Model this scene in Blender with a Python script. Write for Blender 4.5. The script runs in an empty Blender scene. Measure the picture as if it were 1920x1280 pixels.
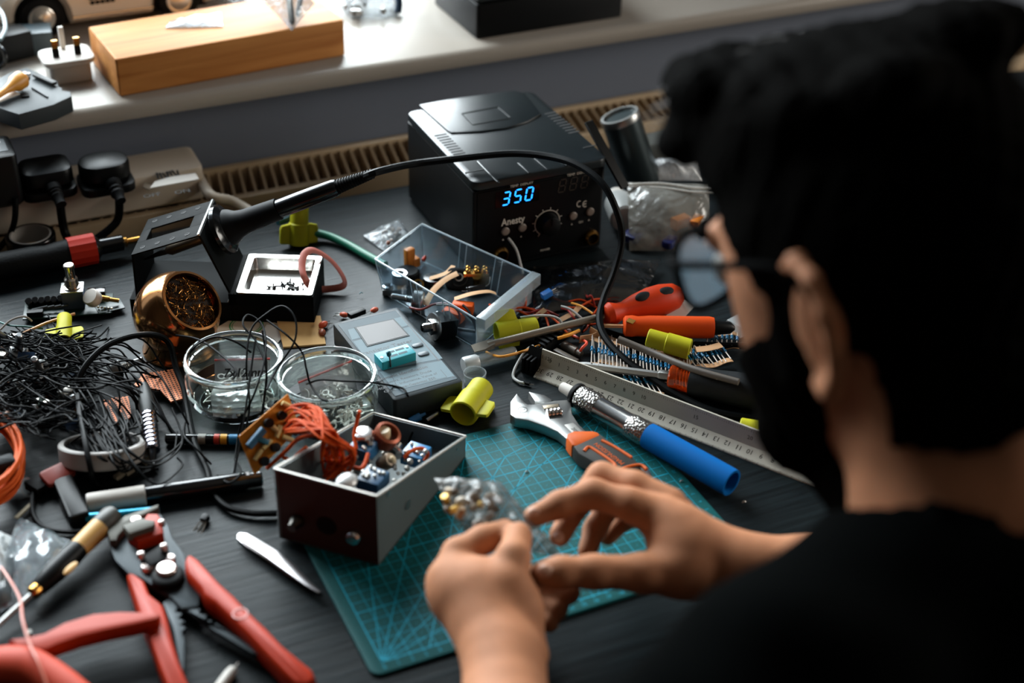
import bpy, bmesh, math, random
import numpy as np
from mathutils import Vector as V, Matrix as M4
random.seed(7)
# ---------------------------------------------------------------- camera, world, light
S = .01            # the scene is laid out in centimetres above the desk top
TZ = .74           # desk top height in metres
CH = 73.571        # camera height above the desk, cm
FPX = 2800.0       # focal length in pixels at 1920 px width
RW = ((0.9075632726, -0.4191986604, 0.0245232405),
      (-0.2120693346, -0.5079688384, -0.8348618188),
      (0.3624299980, 0.7524892972, -0.5499130423))
sc = bpy.context.scene
COL = sc.collection
cam = bpy.data.cameras.new('camera'); cam_ob = bpy.data.objects.new('camera', cam); COL.objects.link(cam_ob)
cam.sensor_width = 36; cam.lens = FPX / 1920 * 36; cam.clip_start = .02; cam.clip_end = 50
_r, _d, _f = [V(r) for r in RW]
m = M4((( _r.x, -_d.x, -_f.x, 0), (_r.y, -_d.y, -_f.y, 0), (_r.z, -_d.z, -_f.z, CH * S + TZ), (0, 0, 0, 1)))
cam_ob.matrix_world = m
cam.dof.use_dof = True; cam.dof.focus_distance = 1.29; cam.dof.aperture_fstop = 3.2; cam.dof.aperture_blades = 9
sc.camera = cam_ob
w = bpy.data.worlds.new('world'); sc.world = w; w.use_nodes = True
w.node_tree.nodes['Background'].inputs[0].default_value = (.62, .78, .95, 1)
w.node_tree.nodes['Background'].inputs[1].default_value = 1.1
def area(name, loc, rot, sx, sy, power, col):
    l = bpy.data.lights.new(name, 'AREA'); l.shape = 'RECTANGLE'; l.size = sx; l.size_y = sy; l.energy = power; l.color = col
    o = bpy.data.objects.new(name, l); COL.objects.link(o); o.location = loc; o.rotation_euler = rot
    return o
# daylight entering through the window above the sill
area('window_daylight', (.20, 2.55, TZ + 1.0), (math.radians(-78), 0, 0), 2.1, 1.5, 112, (.90, .97, 1.0))
# warm fill light added on the right wall, brightening sill front and radiator
area('side_fill_light', (2.44, .25, TZ + .75), (math.radians(90), 0, math.radians(90)), .9, .9, 15, (1.0, .95, .87))
sc.view_settings.view_transform = 'Standard'; sc.view_settings.look = 'None'
sc.view_settings.exposure = .95; sc.view_settings.gamma = 1.0; sc.view_settings.use_curve_mapping = False
sc.cycles.max_bounces = 10; sc.cycles.transparent_max_bounces = 24; sc.cycles.transmission_bounces = 10
sc.cycles.sample_clamp_indirect = 6; sc.cycles.blur_glossy = .6; sc.cycles.use_denoising = True

# ---------------------------------------------------------------- placing
def ray(px, py):
    d = _r * ((px - 960) / FPX) + _d * ((py - 640) / FPX) + _f
    return d.normalized()
EYE = V((0, 0, CH))
def at(px, py, z=0.0):            # point of the line of sight at height z over the desk
    d = ray(px, py); return EYE + d * ((z - CH) / d.z)
def hit(px, py, p0, n):           # ... on a plane
    d = ray(px, py); n = V(n); return EYE + d * ((V(p0) - EYE).dot(n) / d.dot(n))
def atY(px, py, y): return hit(px, py, (0, y, 0), (0, 1, 0))
def far(px, py, dist): return EYE + ray(px, py) * dist
def ppoly(pts, z=0.0):
    q = [at(a, b, z) for a, b in pts]; return ccw([(p.x, p.y) for p in q])
def ccw(poly):
    a = sum(poly[i][0] * poly[(i + 1) % len(poly)][1] - poly[(i + 1) % len(poly)][0] * poly[i][1] for i in range(len(poly)))
    return poly if a > 0 else poly[::-1]
def fr(o, x=(1, 0, 0), z=(0, 0, 1)):   # frame with its x axis along x and its z axis near z
    x = V(x).normalized(); z = V(z); y = z.cross(x).normalized(); z = x.cross(y)
    return M4(((x.x, y.x, z.x, o[0]), (x.y, y.y, z.y, o[1]), (x.z, y.z, z.z, o[2]), (0, 0, 0, 1)))
def ax(p1, p2, up=(0, 0, 1)):          # frame at p1 with its z axis towards p2
    z = (V(p2) - V(p1)).normalized(); u = V(up)
    if abs(z.dot(u)) > .97: u = V((1, 0, 0))
    x = u.cross(z).normalized(); y = z.cross(x)
    return M4(((x.x, y.x, z.x, p1[0]), (x.y, y.y, z.y, p1[1]), (x.z, y.z, z.z, p1[2]), (0, 0, 0, 1)))
def rz(o, a=0.0): return M4.Translation(V(o)) @ M4.Rotation(a, 4, 'Z')
ID = M4.Identity(4)
# ---------------------------------------------------------------- mesh building
def rr(x0, x1, y0, y1, r, n=3):
    out = []
    for cx, cy, a0 in ((x1 - r, y0 + r, -90), (x1 - r, y1 - r, 0), (x0 + r, y1 - r, 90), (x0 + r, y0 + r, 180)):
        for k in range(n + 1):
            a = math.radians(a0 + 90 * k / n); out.append((cx + r * math.cos(a), cy + r * math.sin(a)))
    return out
def circ(cx, cy, r, n=20): return [(cx + r * math.cos(2 * math.pi * k / n), cy + r * math.sin(2 * math.pi * k / n)) for k in range(n)]
def inset(poly, d):
    n = len(poly); out = []
    for i in range(n):
        a, b, c = V(poly[i - 1]), V(poly[i]), V(poly[(i + 1) % n])
        e1 = (b - a); e2 = (c - b)
        if e1.length < 1e-9 or e2.length < 1e-9: out.append(tuple(b)); continue
        n1 = V((-e1.y, e1.x)).normalized(); n2 = V((-e2.y, e2.x)).normalized()
        s = n1 + n2; L = s.dot(n1)
        if L < .35: L = .35
        out.append(tuple(b + s * (d / L)))
    return out
def crv(pts, sub=5, closed=False):
    pts = [V(p) for p in pts]
    if sub <= 1 or len(pts) < 3: return pts
    n = len(pts); out = []
    for i in range(n if closed else n - 1):
        g = (lambda k: pts[k % n]) if closed else (lambda k: pts[max(0, min(n - 1, k))])
        p0, p1, p2, p3 = g(i - 1), g(i), g(i + 1), g(i + 2)
        for k in range(sub):
            t = k / sub
            out.append(.5 * ((2 * p1) + (p2 - p0) * t + (2 * p0 - 5 * p1 + 4 * p2 - p3) * t * t + (3 * p1 - p0 - 3 * p2 + p3) * t ** 3))
    if not closed: out.append(pts[-1])
    return out
class MB:
    def __init__(s): s.v = []; s.f = []
    def add(s, vs, fs, M=None):
        o = len(s.v); s.v += [(M @ V(p)) if M else V(p) for p in vs]; s.f += [tuple(i + o for i in q) for q in fs]; return s
    def prism(s, poly, z0, z1, M=None, b=0.0, bb=None):     # extruded outline, chamfered top (b) and bottom (bb) edges
        n = len(poly); bb = b if bb is None else bb; rings = []
        if bb > 0: rings.append([(x, y, z0) for x, y in inset(poly, bb)])
        rings.append([(x, y, z0 + bb) for x, y in poly]); rings.append([(x, y, z1 - b) for x, y in poly])
        if b > 0:
            rings.append([(x, y, z1 - b * .3) for x, y in inset(poly, b * .3)]); rings.append([(x, y, z1) for x, y in inset(poly, b)])
        return s.rings(rings, M)
    def rings(s, rings, M=None, cap=True, loop=True):
        n = len(rings[0]); vs = [p for r in rings for p in r]; fs = []
        for k in range(len(rings) - 1):
            for i in range(n if loop else n - 1):
                j = (i + 1) % n; fs.append((k * n + i, k * n + j, (k + 1) * n + j, (k + 1) * n + i))
        if cap: fs.append(tuple(range(n - 1, -1, -1))); fs.append(tuple((len(rings) - 1) * n + i for i in range(n)))
        return s.add(vs, fs, M)
    def box(s, x0, x1, y0, y1, z0, z1, M=None, b=0.0, r=0.0):
        poly = rr(x0, x1, y0, y1, r) if r > 0 else [(x0, y0), (x1, y0), (x1, y1), (x0, y1)]
        return s.prism(poly, z0, z1, M, b)
    def lathe(s, prof, M=None, n=20):                       # prof: (radius, height along local z)
        rg = [[(max(r, 1e-4) * math.cos(2 * math.pi * k / n), max(r, 1e-4) * math.sin(2 * math.pi * k / n), z) for k in range(n)] for r, z in prof]
        return s.rings(rg, M)
    def ring(s, prof, M=None, n=28):                        # closed section swept round local z
        m_ = len(prof); vs = []; fs = []
        for k in range(n):
            a = 2 * math.pi * k / n
            vs += [(r * math.cos(a), r * math.sin(a), z) for r, z in prof]
        for k in range(n):
            for i in range(m_):
                j = (i + 1) % m_; k2 = (k + 1) % n
                fs.append((k * m_ + i, k * m_ + j, k2 * m_ + j, k2 * m_ + i))
        return s.add(vs, fs, M)
    def tube(s, pts, r, n=6, sub=5, closed=False, flat=None):
        c = crv(pts, sub, closed); N = len(c); rg = []
        up = None
        for i in range(N):
            a = c[i - 1] if (closed or i > 0) else c[0]; b = c[(i + 1) % N] if (closed or i < N - 1) else c[-1]
            t = (b - a).normalized() if (b - a).length > 1e-9 else V((0, 0, 1))
            if up is None: up = V((0, 0, 1)) if abs(t.z) < .9 else V((1, 0, 0))
            u = t.cross(up)
            u = u.normalized() if u.length > 1e-6 else t.orthogonal().normalized()
            w_ = u.cross(t).normalized(); up = w_
            rad = r if not isinstance(r, (list, tuple)) else r[0] + (r[-1] - r[0]) * i / (N - 1) if len(r) == 2 else r[min(len(r) - 1, int(i * len(r) / N))]
            fx, fy = flat or (1, 1)
            rg.append([tuple(c[i] + u * (rad * fx * math.cos(2 * math.pi * k / n)) + w_ * (rad * fy * math.sin(2 * math.pi * k / n))) for k in range(n)])
        if closed: rg.append(rg[0])
        return s.rings(rg, None, cap=not closed)
    def ball(s, c, r, M=None, n=12, sx=1, sy=1, sz=1):
        h = max(4, n // 2); rg = []
        for i in range(h + 1):
            a = math.pi * i / h - math.pi / 2
            q = max(math.cos(a), 1e-3)
            rg.append([(c[0] + sx * r * q * math.cos(2 * math.pi * k / n), c[1] + sy * r * q * math.sin(2 * math.pi * k / n), c[2] + sz * r * math.sin(a)) for k in range(n)])
        return s.rings(rg, M)
    def sheet(s, fn, nu, nv, th=.03, M=None):               # fn(u, v) -> point; a thin closed sheet
        top = [[V(fn(i / nu, j / nv)) for j in range(nv + 1)] for i in range(nu + 1)]
        def nrm(i, j):
            a = top[min(i + 1, nu)][j] - top[max(i - 1, 0)][j]; b = top[i][min(j + 1, nv)] - top[i][max(j - 1, 0)]
            q = a.cross(b); return q.normalized() if q.length > 1e-9 else V((0, 0, 1))
        vs = []; W = nv + 1; N = (nu + 1) * W
        for sg in (.5, -.5):
            for i in range(nu + 1):
                for j in range(nv + 1): vs.append(top[i][j] + nrm(i, j) * th * sg)
        fs = []
        for i in range(nu):
            for j in range(nv):
                a = i * W + j; fs.append((a, a + W, a + W + 1, a + 1)); fs.append((N + a, N + a + 1, N + a + W + 1, N + a + W))
        for i in range(nu):
            for j in (0, nv):
                a = i * W + j; fs.append((a, a + W, N + a + W, N + a) if j else (a, N + a, N + a + W, a + W))
        for j in range(nv):
            for i in (0, nu):
                a = i * W + j; fs.append((a, a + 1, N + a + 1, N + a) if not i else (a, N + a, N + a + 1, a + 1))
        return s.add(vs, fs, M)
    def quad(s, a, b, c, d, M=None): return s.add([a, b, c, d], [(0, 1, 2, 3)], M)
    def text(s, body, size, M, align='CENTER', depth=.01, shear=0.0, sx=1.0, bold=0.0):
        cu = bpy.data.curves.new('t', 'FONT'); cu.body = body; cu.size = size; cu.align_x = align; cu.align_y = 'CENTER'
        cu.extrude = depth; cu.shear = shear; cu.resolution_u = 2; cu.offset = bold
        ob = bpy.data.objects.new('t', cu); COL.objects.link(ob)
        me = bpy.data.meshes.new_from_object(ob.evaluated_get(bpy.context.evaluated_depsgraph_get()))
        s.add([(v.co.x * sx, v.co.y, v.co.z) for v in me.vertices], [tuple(p.vertices) for p in me.polygons], M)
        bpy.data.objects.remove(ob); bpy.data.curves.remove(cu); bpy.data.meshes.remove(me)
        return s
def mesh(name, mb, mat, inv=None, ang=38):
    me = bpy.data.meshes.new(name)
    vs = [((inv @ p) if inv else p) * S for p in mb.v]
    me.from_pydata([tuple(p) for p in vs], [], mb.f); me.update()
    bm = bmesh.new(); bm.from_mesh(me); bmesh.ops.recalc_face_normals(bm, faces=bm.faces); bm.to_mesh(me); bm.free()
    me.shade_smooth(); me.set_sharp_from_angle(angle=math.radians(ang))
    if mat is not None: me.materials.append(mat)
    return me
def to_world(M):
    M = M.copy(); M.translation = M.translation * S + V((0, 0, TZ)); return M
def props(o, label=None, cat=None, group=None, kind=None):
    for k, v in (('label', label), ('category', cat), ('group', group), ('kind', kind)):
        if v: o[k] = v
class Th:                                                   # a thing: an Empty at its base with its parts as children
    def __init__(s, name, label, cat, M, group=None):
        s.M = M if isinstance(M, M4) else M4.Translation(V(M)); s.inv = s.M.inverted()
        s.o = bpy.data.objects.new(name, None); s.o.empty_display_size = .02; COL.objects.link(s.o)
        s.o.matrix_world = to_world(s.M); props(s.o, label, cat, group)
    def p(s, name, mb, mat, par=None, w=False, label=None, ang=38, kind=None):
        o = bpy.data.objects.new(name, mesh(name, mb, mat, s.inv if w else None, ang)); COL.objects.link(o)
        o.parent = par or s.o; props(o, label, kind=kind); return o
def solo(name, label, cat, mb, mat, M=None, group=None, kind=None, w=False, ang=38):   # a thing that is one mesh
    M = ID if M is None else (M if isinstance(M, M4) else M4.Translation(V(M)))
    o = bpy.data.objects.new(name, mesh(name, mb, mat, M.inverted() if w else None, ang)); COL.objects.link(o)
    o.matrix_world = to_world(M); props(o, label, cat, group, kind); return o
def struct(name, mb, mat, label=None, cat=None):
    o = solo(name, label or name.replace('_', ' '), cat or 'wall', mb, mat); o['kind'] = 'structure'; return o
def dup(src, M, label=None, group=None):
    o = src.copy(); COL.objects.link(o); o.matrix_world = to_world(M)
    if label: o['label'] = label
    if group: o['group'] = group
    for ch in list(src.children):
        c = ch.copy(); COL.objects.link(c); c.parent = o
        for g in list(ch.children):
            d = g.copy(); COL.objects.link(d); d.parent = c
    return o
# ---------------------------------------------------------------- materials
def lin(c):
    c = [x / 255 for x in c[:3]]
    return tuple(x / 12.92 if x <= .04045 else ((x + .055) / 1.055) ** 2.4 for x in c) + (1.0,)
MATS = {}
def mat(name, rgb, rough=.5, metal=0.0, spec=.5, var=None, bump=None, coat=0.0, trans=0.0, emis=None, ior=1.5, sss=0.0, stretch=None):
    if name in MATS: return MATS[name]
    m = bpy.data.materials.new(name); m.use_nodes = True; nt = m.node_tree; b = nt.nodes['Principled BSDF']; I = b.inputs
    I['Base Color'].default_value = lin(rgb); I['Roughness'].default_value = rough; I['Metallic'].default_value = metal
    I['Specular IOR Level'].default_value = spec; I['Coat Weight'].default_value = coat; I['Transmission Weight'].default_value = trans; I['IOR'].default_value = ior
    if sss: I['Subsurface Weight'].default_value = sss; I['Subsurface Radius'].default_value = (.01, .004, .002)
    if emis: I['Emission Color'].default_value = lin(rgb); I['Emission Strength'].default_value = emis
    if var or bump:
        tc = nt.nodes.new('ShaderNodeTexCoord'); mp = nt.nodes.new('ShaderNodeMapping'); nt.links.new(tc.outputs['Object'], mp.inputs[0])
        mp.inputs['Scale'].default_value = stretch or (1, 1, 1)
    if var:      # (scale, amount) mottling of the colour itself
        nz = nt.nodes.new('ShaderNodeTexNoise'); nz.inputs['Scale'].default_value = var[0]; nz.inputs['Detail'].default_value = 5
        nt.links.new(mp.outputs[0], nz.inputs['Vector'])
        rp = nt.nodes.new('ShaderNodeValToRGB'); rp.color_ramp.elements[0].position = .3; rp.color_ramp.elements[1].position = .72
        c0 = lin(rgb); k = var[1]
        rp.color_ramp.elements[0].color = tuple(x * (1 - k) for x in c0[:3]) + (1,)
        rp.color_ramp.elements[1].color = tuple(min(1, x * (1 + k)) for x in c0[:3]) + (1,)
        nt.links.new(nz.outputs['Fac'], rp.inputs[0]); nt.links.new(rp.outputs[0], I['Base Color'])
    if bump:     # (scale, strength, distance in metres)
        nz = nt.nodes.new('ShaderNodeTexNoise'); nz.inputs['Scale'].default_value = bump[0]; nz.inputs['Detail'].default_value = 4
        nt.links.new(mp.outputs[0], nz.inputs['Vector'])
        bp = nt.nodes.new('ShaderNodeBump'); bp.inputs['Strength'].default_value = bump[1]; bp.inputs['Distance'].default_value = bump[2] if len(bump) > 2 else .001
        nt.links.new(nz.outputs['Fac'], bp.inputs['Height']); nt.links.new(bp.outputs[0], I['Normal'])
    MATS[name] = m; return m
def film(name, rgb, clear=.8, rough=.15, crinkle=(60, .6), ior=1.5, milk=.5):   # thin see-through plastic: lets light through, shines at the folds
    if name in MATS: return MATS[name]
    m = bpy.data.materials.new(name); m.use_nodes = True; nt = m.node_tree; nt.nodes.clear()
    out = nt.nodes.new('ShaderNodeOutputMaterial'); t = nt.nodes.new('ShaderNodeBsdfTransparent'); g = nt.nodes.new('ShaderNodeBsdfPrincipled')
    g.inputs['Base Color'].default_value = lin(rgb); g.inputs['Roughness'].default_value = rough; g.inputs['Specular IOR Level'].default_value = .9
    gl = nt.nodes.new('ShaderNodeBsdfGlossy'); gl.inputs['Roughness'].default_value = rough
    t.inputs[0].default_value = tuple(.55 + .45 * x for x in lin(rgb)[:3]) + (1,)
    fz = nt.nodes.new('ShaderNodeFresnel'); fz.inputs[0].default_value = ior
    ge = nt.nodes.new('ShaderNodeNewGeometry'); mr = nt.nodes.new('ShaderNodeMapRange'); mr.inputs[3].default_value = ior; mr.inputs[4].default_value = 1 / ior   # same reflectance from both faces of the sheet
    nt.links.new(ge.outputs['Backfacing'], mr.inputs[0]); nt.links.new(mr.outputs[0], fz.inputs[0])
    m1 = nt.nodes.new('ShaderNodeMixShader'); m2 = nt.nodes.new('ShaderNodeMixShader')
    m1.inputs[0].default_value = 1 - clear
    nt.links.new(t.outputs[0], m1.inputs[1]); nt.links.new(g.outputs[0], m1.inputs[2])
    nt.links.new(fz.outputs[0], m2.inputs[0]); nt.links.new(m1.outputs[0], m2.inputs[1]); nt.links.new(gl.outputs[0], m2.inputs[2])
    if crinkle:
        tc = nt.nodes.new('ShaderNodeTexCoord'); nz = nt.nodes.new('ShaderNodeTexNoise'); nz.inputs['Scale'].default_value = crinkle[0]; nz.inputs['Detail'].default_value = 3
        nz.inputs['Distortion'].default_value = 1.2
        bp = nt.nodes.new('ShaderNodeBump'); bp.inputs['Strength'].default_value = crinkle[1]; bp.inputs['Distance'].default_value = .004
        nt.links.new(tc.outputs['Object'], nz.inputs['Vector']); nt.links.new(nz.outputs['Fac'], bp.inputs['Height'])
        for n_ in (g, gl, fz): nt.links.new(bp.outputs[0], n_.inputs['Normal'])
    nt.links.new(m2.outputs[0], out.inputs[0]); MATS[name] = m; return m
BLK = mat('black_plastic', (8, 10, 11), .42, spec=.18)
BLKM = mat('black_rubber', (7, 8, 9), .6, spec=.12)
BLKG = mat('black_gloss', (12, 13, 14), .16)
BLKE = mat('black_enamel', (8, 11, 12), .6, spec=.05, bump=(900, .25, .0004))
WIRE = mat('black_wire', (5, 7, 8), .5, spec=.09)
DKG = mat('dark_grey_plastic', (38, 45, 48), .5, spec=.25)
STEEL = mat('steel', (160, 160, 158), .34, 1.0, var=(40, .12))
CHROME = mat('chrome', (205, 205, 205), .14, 1.0)
DSTEEL = mat('dark_steel', (92, 90, 86), .35, 1.0)
BRASS = mat('brass', (190, 140, 70), .25, 1.0)
GOLDM = mat('copper_gold', (222, 156, 98), .16, 1.0)
SATIN = mat('satin_alloy', (165, 168, 170), .36, 1.0, bump=(700, .15, .0003))
WHITE = mat('white_plastic', (206, 200, 192), .55, spec=.25)
CREAM = mat('cream_plastic', (204, 190, 172), .45)
LIME = mat('lime_plastic', (178, 174, 30), .5, spec=.2, var=(60, .08))
ORANGE = mat('orange_plastic', (214, 84, 18), .5, spec=.2)
REDORG = mat('red_orange_plastic', (196, 62, 26), .4)
RED = mat('red_plastic', (176, 40, 28), .34)
ORWIRE = mat('orange_wire', (186, 66, 16), .5, spec=.2)
YWIRE = mat('yellow_wire', (214, 140, 30), .45)
WWIRE = mat('white_wire', (190, 190, 186), .45)
RWIRE = mat('red_wire', (150, 34, 24), .45)
BLUEC = mat('blue_plastic', (28, 92, 140), .4)
TAPE = mat('kraft_tape', (206, 160, 116), .7)
PAPERW = mat('white_paper', (206, 202, 194), .8)
INK = mat('black_ink', (22, 22, 24), .6)
SOLDER = mat('solder', (188, 184, 176), .3, .8)
RUBG = mat('grey_rubber', (24, 27, 29), .65, spec=.15, bump=(600, .3, .0005))
CLEAR = film('clear_plastic', (225, 235, 238), .86, .12, None, 1.45)
BAG = film('clear_bag', (170, 178, 182), .72, .14, (60, .8), 1.5)
# ---------------------------------------------------------------- the room
WALLG = mat('wall_paint', (106, 113, 126), .85, bump=(90, .12, .001))
WALLD = mat('room_paint', (80, 78, 76), .9)
YW = 144.0
XL, XR, YN, ZF, ZC = -150, 250, -150, -74, 172
OX0, OX1, OZ0, OZ1 = -44, 100, 10.5, 124; OW1 = 76       # window opening in the back wall
YO = 174                                       # plane of the window frame
mb = MB(); mb.box(XL, XR, YN, YO + 8, ZF - 6, ZF); struct('floor', mb, mat('floor_boards', (62, 50, 40), .5, var=(3, .3), stretch=(1, 12, 1)), 'dark wooden floor under the desk', 'floor')
mb = MB(); mb.box(XL, XR, YN, YO + 8, ZC, ZC + 6); struct('ceiling', mb, mat('ceiling_paint', (160, 150, 140), .9), 'plain ceiling', 'ceiling')
mb = MB()
mb.box(XL, XR, YW, YO + 8, ZF, 8.5); mb.box(XL, XR, YW, YO + 8, OZ1, ZC)
mb.box(XL, OX0, YW, YO + 8, 8.5, OZ1); mb.box(OX1, XR, YW, YO + 8, 8.5, OZ1)
mb.box(OW1, OX1, YO - 3, YO + 8, 8.5, OZ1)
struct('wall_back', mb, WALLG, 'dark grey painted wall below the window sill', 'wall')
for nm, b_ in (('wall_left', (XL - 8, XL, YN, YO + 8)), ('wall_right', (XR, XR + 8, YN, YO + 8)), ('wall_front', (XL, XR, YN - 8, YN))):
    mb = MB(); mb.box(*b_, ZF, ZC); struct(nm, mb, mat('darkened_wall', (44, 40, 38), .8) if nm == 'wall_left' else WALLD, nm.replace('_', ' ') + ' of the dim room', 'wall')  # left wall made dark to cut light bounced onto the head
# the window itself, above the picture
SILLM = mat('gloss_white_paint', (156, 148, 138), .3, spec=.3, var=(2.5, .08), bump=(14, .1, .002))
o = bpy.data.objects.new('window_1', None); COL.objects.link(o); o.location = (0, YO * S, TZ); props(o, 'white framed window over the sill', 'window', kind='structure')
def wchild(name, mb, mt):
    c = bpy.data.objects.new(name, mesh(name, mb, mt, M4.Translation(V((0, -YO, 0))))); COL.objects.link(c); c.parent = o; c['kind'] = 'structure'
mb = MB()
for x0, x1, z0, z1 in ((OX0, OW1, OZ0, OZ0 + 5), (OX0, OW1, OZ1 - 5, OZ1), (OX0, OX0 + 5, OZ0, OZ1), (OW1 - 5, OW1, OZ0, OZ1), (15, 19, OZ0, OZ1)):
    mb.box(x0, x1, YO, YO + 5, z0, z1, b=.4)
wchild('window_frame', mb, SILLM)
GLZ = film('window_glass', (250, 252, 252), .99, .02, None, 1.45)
for x0, x1 in ((OX0 + 5, 15), (19, OW1 - 5)):
    mb = MB(); mb.box(x0, x1, YO + 2, YO + 2.5, OZ0 + 5, OZ1 - 5); wchild('window_pane', mb, GLZ)
o = bpy.data.objects.new('added_side_window', None); COL.objects.link(o); o.location = (XR * S, .25, TZ); props(o, 'added unseen window frame round the side fill light', 'window', kind='structure')  # unseen frame, added to go with the side fill light
mb = MB()
for y0, y1, z0, z1 in ((-30, 80, 20, 25), (-30, 80, 125, 130), (-30, -25, 20, 130), (75, 80, 20, 130)): mb.box(XR - 4, XR - .2, y0, y1, z0, z1, b=.4)
c = bpy.data.objects.new('window_frame', mesh('window_frame', mb, SILLM, M4.Translation(V((-XR, -25, 0))))); COL.objects.link(c); c.parent = o; c['kind'] = 'structure'  # frame of the added side window
# sill with a rounded nose
YS = 140.2
mb = MB(); prof = [(YO, 8.5), (YS + .7, 8.5), (YS + .2, 8.7), (YS, 9.2), (YS, 9.8), (YS + .25, 10.25), (YS + .8, 10.5), (YO, 10.5)]
mb.rings([[(x, y, z) for y, z in prof] for x in (OX0 - 4, OX1 + 40)])
o2 = solo('window_sill', 'white glossy painted window sill with rounded front edge', 'window sill', mb, SILLM); o2['kind'] = 'structure'
# radiator below the sill, behind the desk
RADM = mat('radiator_enamel', (188, 164, 132), .5, var=(5, .15))
t = Th('radiator', 'beige convector radiator with slotted top grille behind the desk', 'radiator', (80, 139.6, -60))
mb = MB(); mb.box(-30, 190, 135.9, 136.9, -60, .2, b=.25); t.p('front_panel', mb, RADM, w=True)
mb = MB(); mb.box(-30, 190, 142.7, 143.6, -60, .35, b=.2); t.p('back_panel', mb, RADM, w=True)
mb = MB(); mb.box(-30, 190, 136.9, 142.7, -3.2, -3.0); t.p('convector_plate', mb, mat('radiator_inside', (110, 82, 58), .7), w=True)
mb = MB()
x = -30.0
while x < 190:
    mb.rings([[(x, 136.8, -3), (x, 136.8, .05), (x + .28, 136.8, .05), (x + .28, 136.8, -3)], [(x + 1.0, 142.8, -3), (x + 1.0, 142.8, .05), (x + 1.28, 142.8, .05), (x + 1.28, 142.8, -3)]]); x += 1.15
t.p('grille', mb, RADM, w=True)
# the desk
DESKM = bpy.data.materials.new('charcoal_woodgrain'); DESKM.use_nodes = True
nt = DESKM.node_tree; b = nt.nodes['Principled BSDF']; b.inputs['Roughness'].default_value = .42; b.inputs['Specular IOR Level'].default_value = .17
tc = nt.nodes.new('ShaderNodeTexCoord'); mp = nt.nodes.new('ShaderNodeMapping'); mp.inputs['Scale'].default_value = (7, 160, 1); nt.links.new(tc.outputs['Object'], mp.inputs[0])
nz = nt.nodes.new('ShaderNodeTexNoise'); nz.inputs['Scale'].default_value = 1.6; nz.inputs['Detail'].default_value = 6; nz.inputs['Roughness'].default_value = .6; nz.inputs['Distortion'].default_value = .5; nt.links.new(mp.outputs[0], nz.inputs[0])
rp = nt.nodes.new('ShaderNodeValToRGB'); rp.color_ramp.elements[0].position = .34; rp.color_ramp.elements[1].position = .68
rp.color_ramp.elements[0].color = lin((9, 15, 17)); rp.color_ramp.elements[1].color = lin((25, 34, 37)); nt.links.new(nz.outputs[0], rp.inputs[0]); nt.links.new(rp.outputs[0], b.inputs['Base Color'])
bp = nt.nodes.new('ShaderNodeBump'); bp.inputs['Strength'].default_value = .35; bp.inputs['Distance'].default_value = .0012; nt.links.new(nz.outputs[0], bp.inputs['Height']); nt.links.new(bp.outputs[0], b.inputs['Normal'])
t = Th('desk', 'charcoal wood-grain desk covered with tools and electronic parts', 'desk', (50, 92, -74))
mb = MB(); mb.box(-45, 165, 54, 132.4, -3, 0, b=.15, r=.6); t.p('desktop', mb, DESKM, w=True)
for x in (-40, 157):
    for y in (57, 126):
        mb = MB(); mb.box(x, x + 4, y, y + 4, -74, -3, b=.2); t.p('leg', mb, DSTEEL, w=True)
# ---------------------------------------------------------------- on the window sill
ZS = 10.5
def pil(a, b, c, d, th, seed, n=14, amp=.5, edge=0.12):       # pillow-like crumpled bag over four corner points (cm)
    a, b, c, d = V(a), V(b), V(c), V(d); rn = random.Random(seed)
    ph = [(rn.uniform(2, 9), rn.uniform(2, 9), rn.uniform(0, 6), rn.uniform(.4, 1)) for _ in range(6)]
    nr = (b - a).cross(d - a).normalized()
    if nr.z < 0: nr = -nr
    def f(u, v, top):
        p = a * (1 - u) * (1 - v) + b * u * (1 - v) + c * u * v + d * (1 - u) * v
        k = (max(0, math.sin(math.pi * u)) * max(0, math.sin(math.pi * v))) ** .6
        q = sum(w_ * math.sin(x * u * 3 + y * v * 3 + z) for x, y, z, w_ in ph) / 6
        h = th * k * (1 + amp * q) + edge * th * q
        return p + nr * (h if top else -.02)
    mb = MB()
    for top in (1, 0):
        vs = []; fs = []
        for i in range(n + 1):
            for j in range(n + 1): vs.append(f(i / n, j / n, top))
        for i in range(n):
            for j in range(n):
                q = i * (n + 1) + j; fs.append((q, q + n + 1, q + n + 2, q + 1))
        mb.add(vs, fs)
    o_ = (n + 1) * (n + 1); st = [i * (n + 1) for i in range(n + 1)], [i * (n + 1) + n for i in range(n + 1)], list(range(n + 1)), [n * (n + 1) + i for i in range(n + 1)]
    for s_ in st:
        for i in range(n): mb.f.append((s_[i], s_[i + 1], o_ + s_[i + 1], o_ + s_[i]))
    return mb
# wood block
BW = bpy.data.materials.new('pine_wood'); BW.use_nodes = True; nt = BW.node_tree; b = nt.nodes['Principled BSDF']; b.inputs['Roughness'].default_value = .6; b.inputs['Specular IOR Level'].default_value = .2
tc = nt.nodes.new('ShaderNodeTexCoord'); mp = nt.nodes.new('ShaderNodeMapping'); mp.inputs['Scale'].default_value = (3, 34, 34); nt.links.new(tc.outputs['Object'], mp.inputs[0])
nz = nt.nodes.new('ShaderNodeTexNoise'); nz.inputs['Scale'].default_value = 2; nz.inputs['Detail'].default_value = 5; nz.inputs['Distortion'].default_value = .8; nt.links.new(mp.outputs[0], nz.inputs[0])
rp = nt.nodes.new('ShaderNodeValToRGB'); rp.color_ramp.elements[0].position = .3; rp.color_ramp.elements[1].position = .75
rp.color_ramp.elements[0].color = lin((160, 98, 44)); rp.color_ramp.elements[1].color = lin((200, 138, 76)); nt.links.new(nz.outputs[0], rp.inputs[0])
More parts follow.
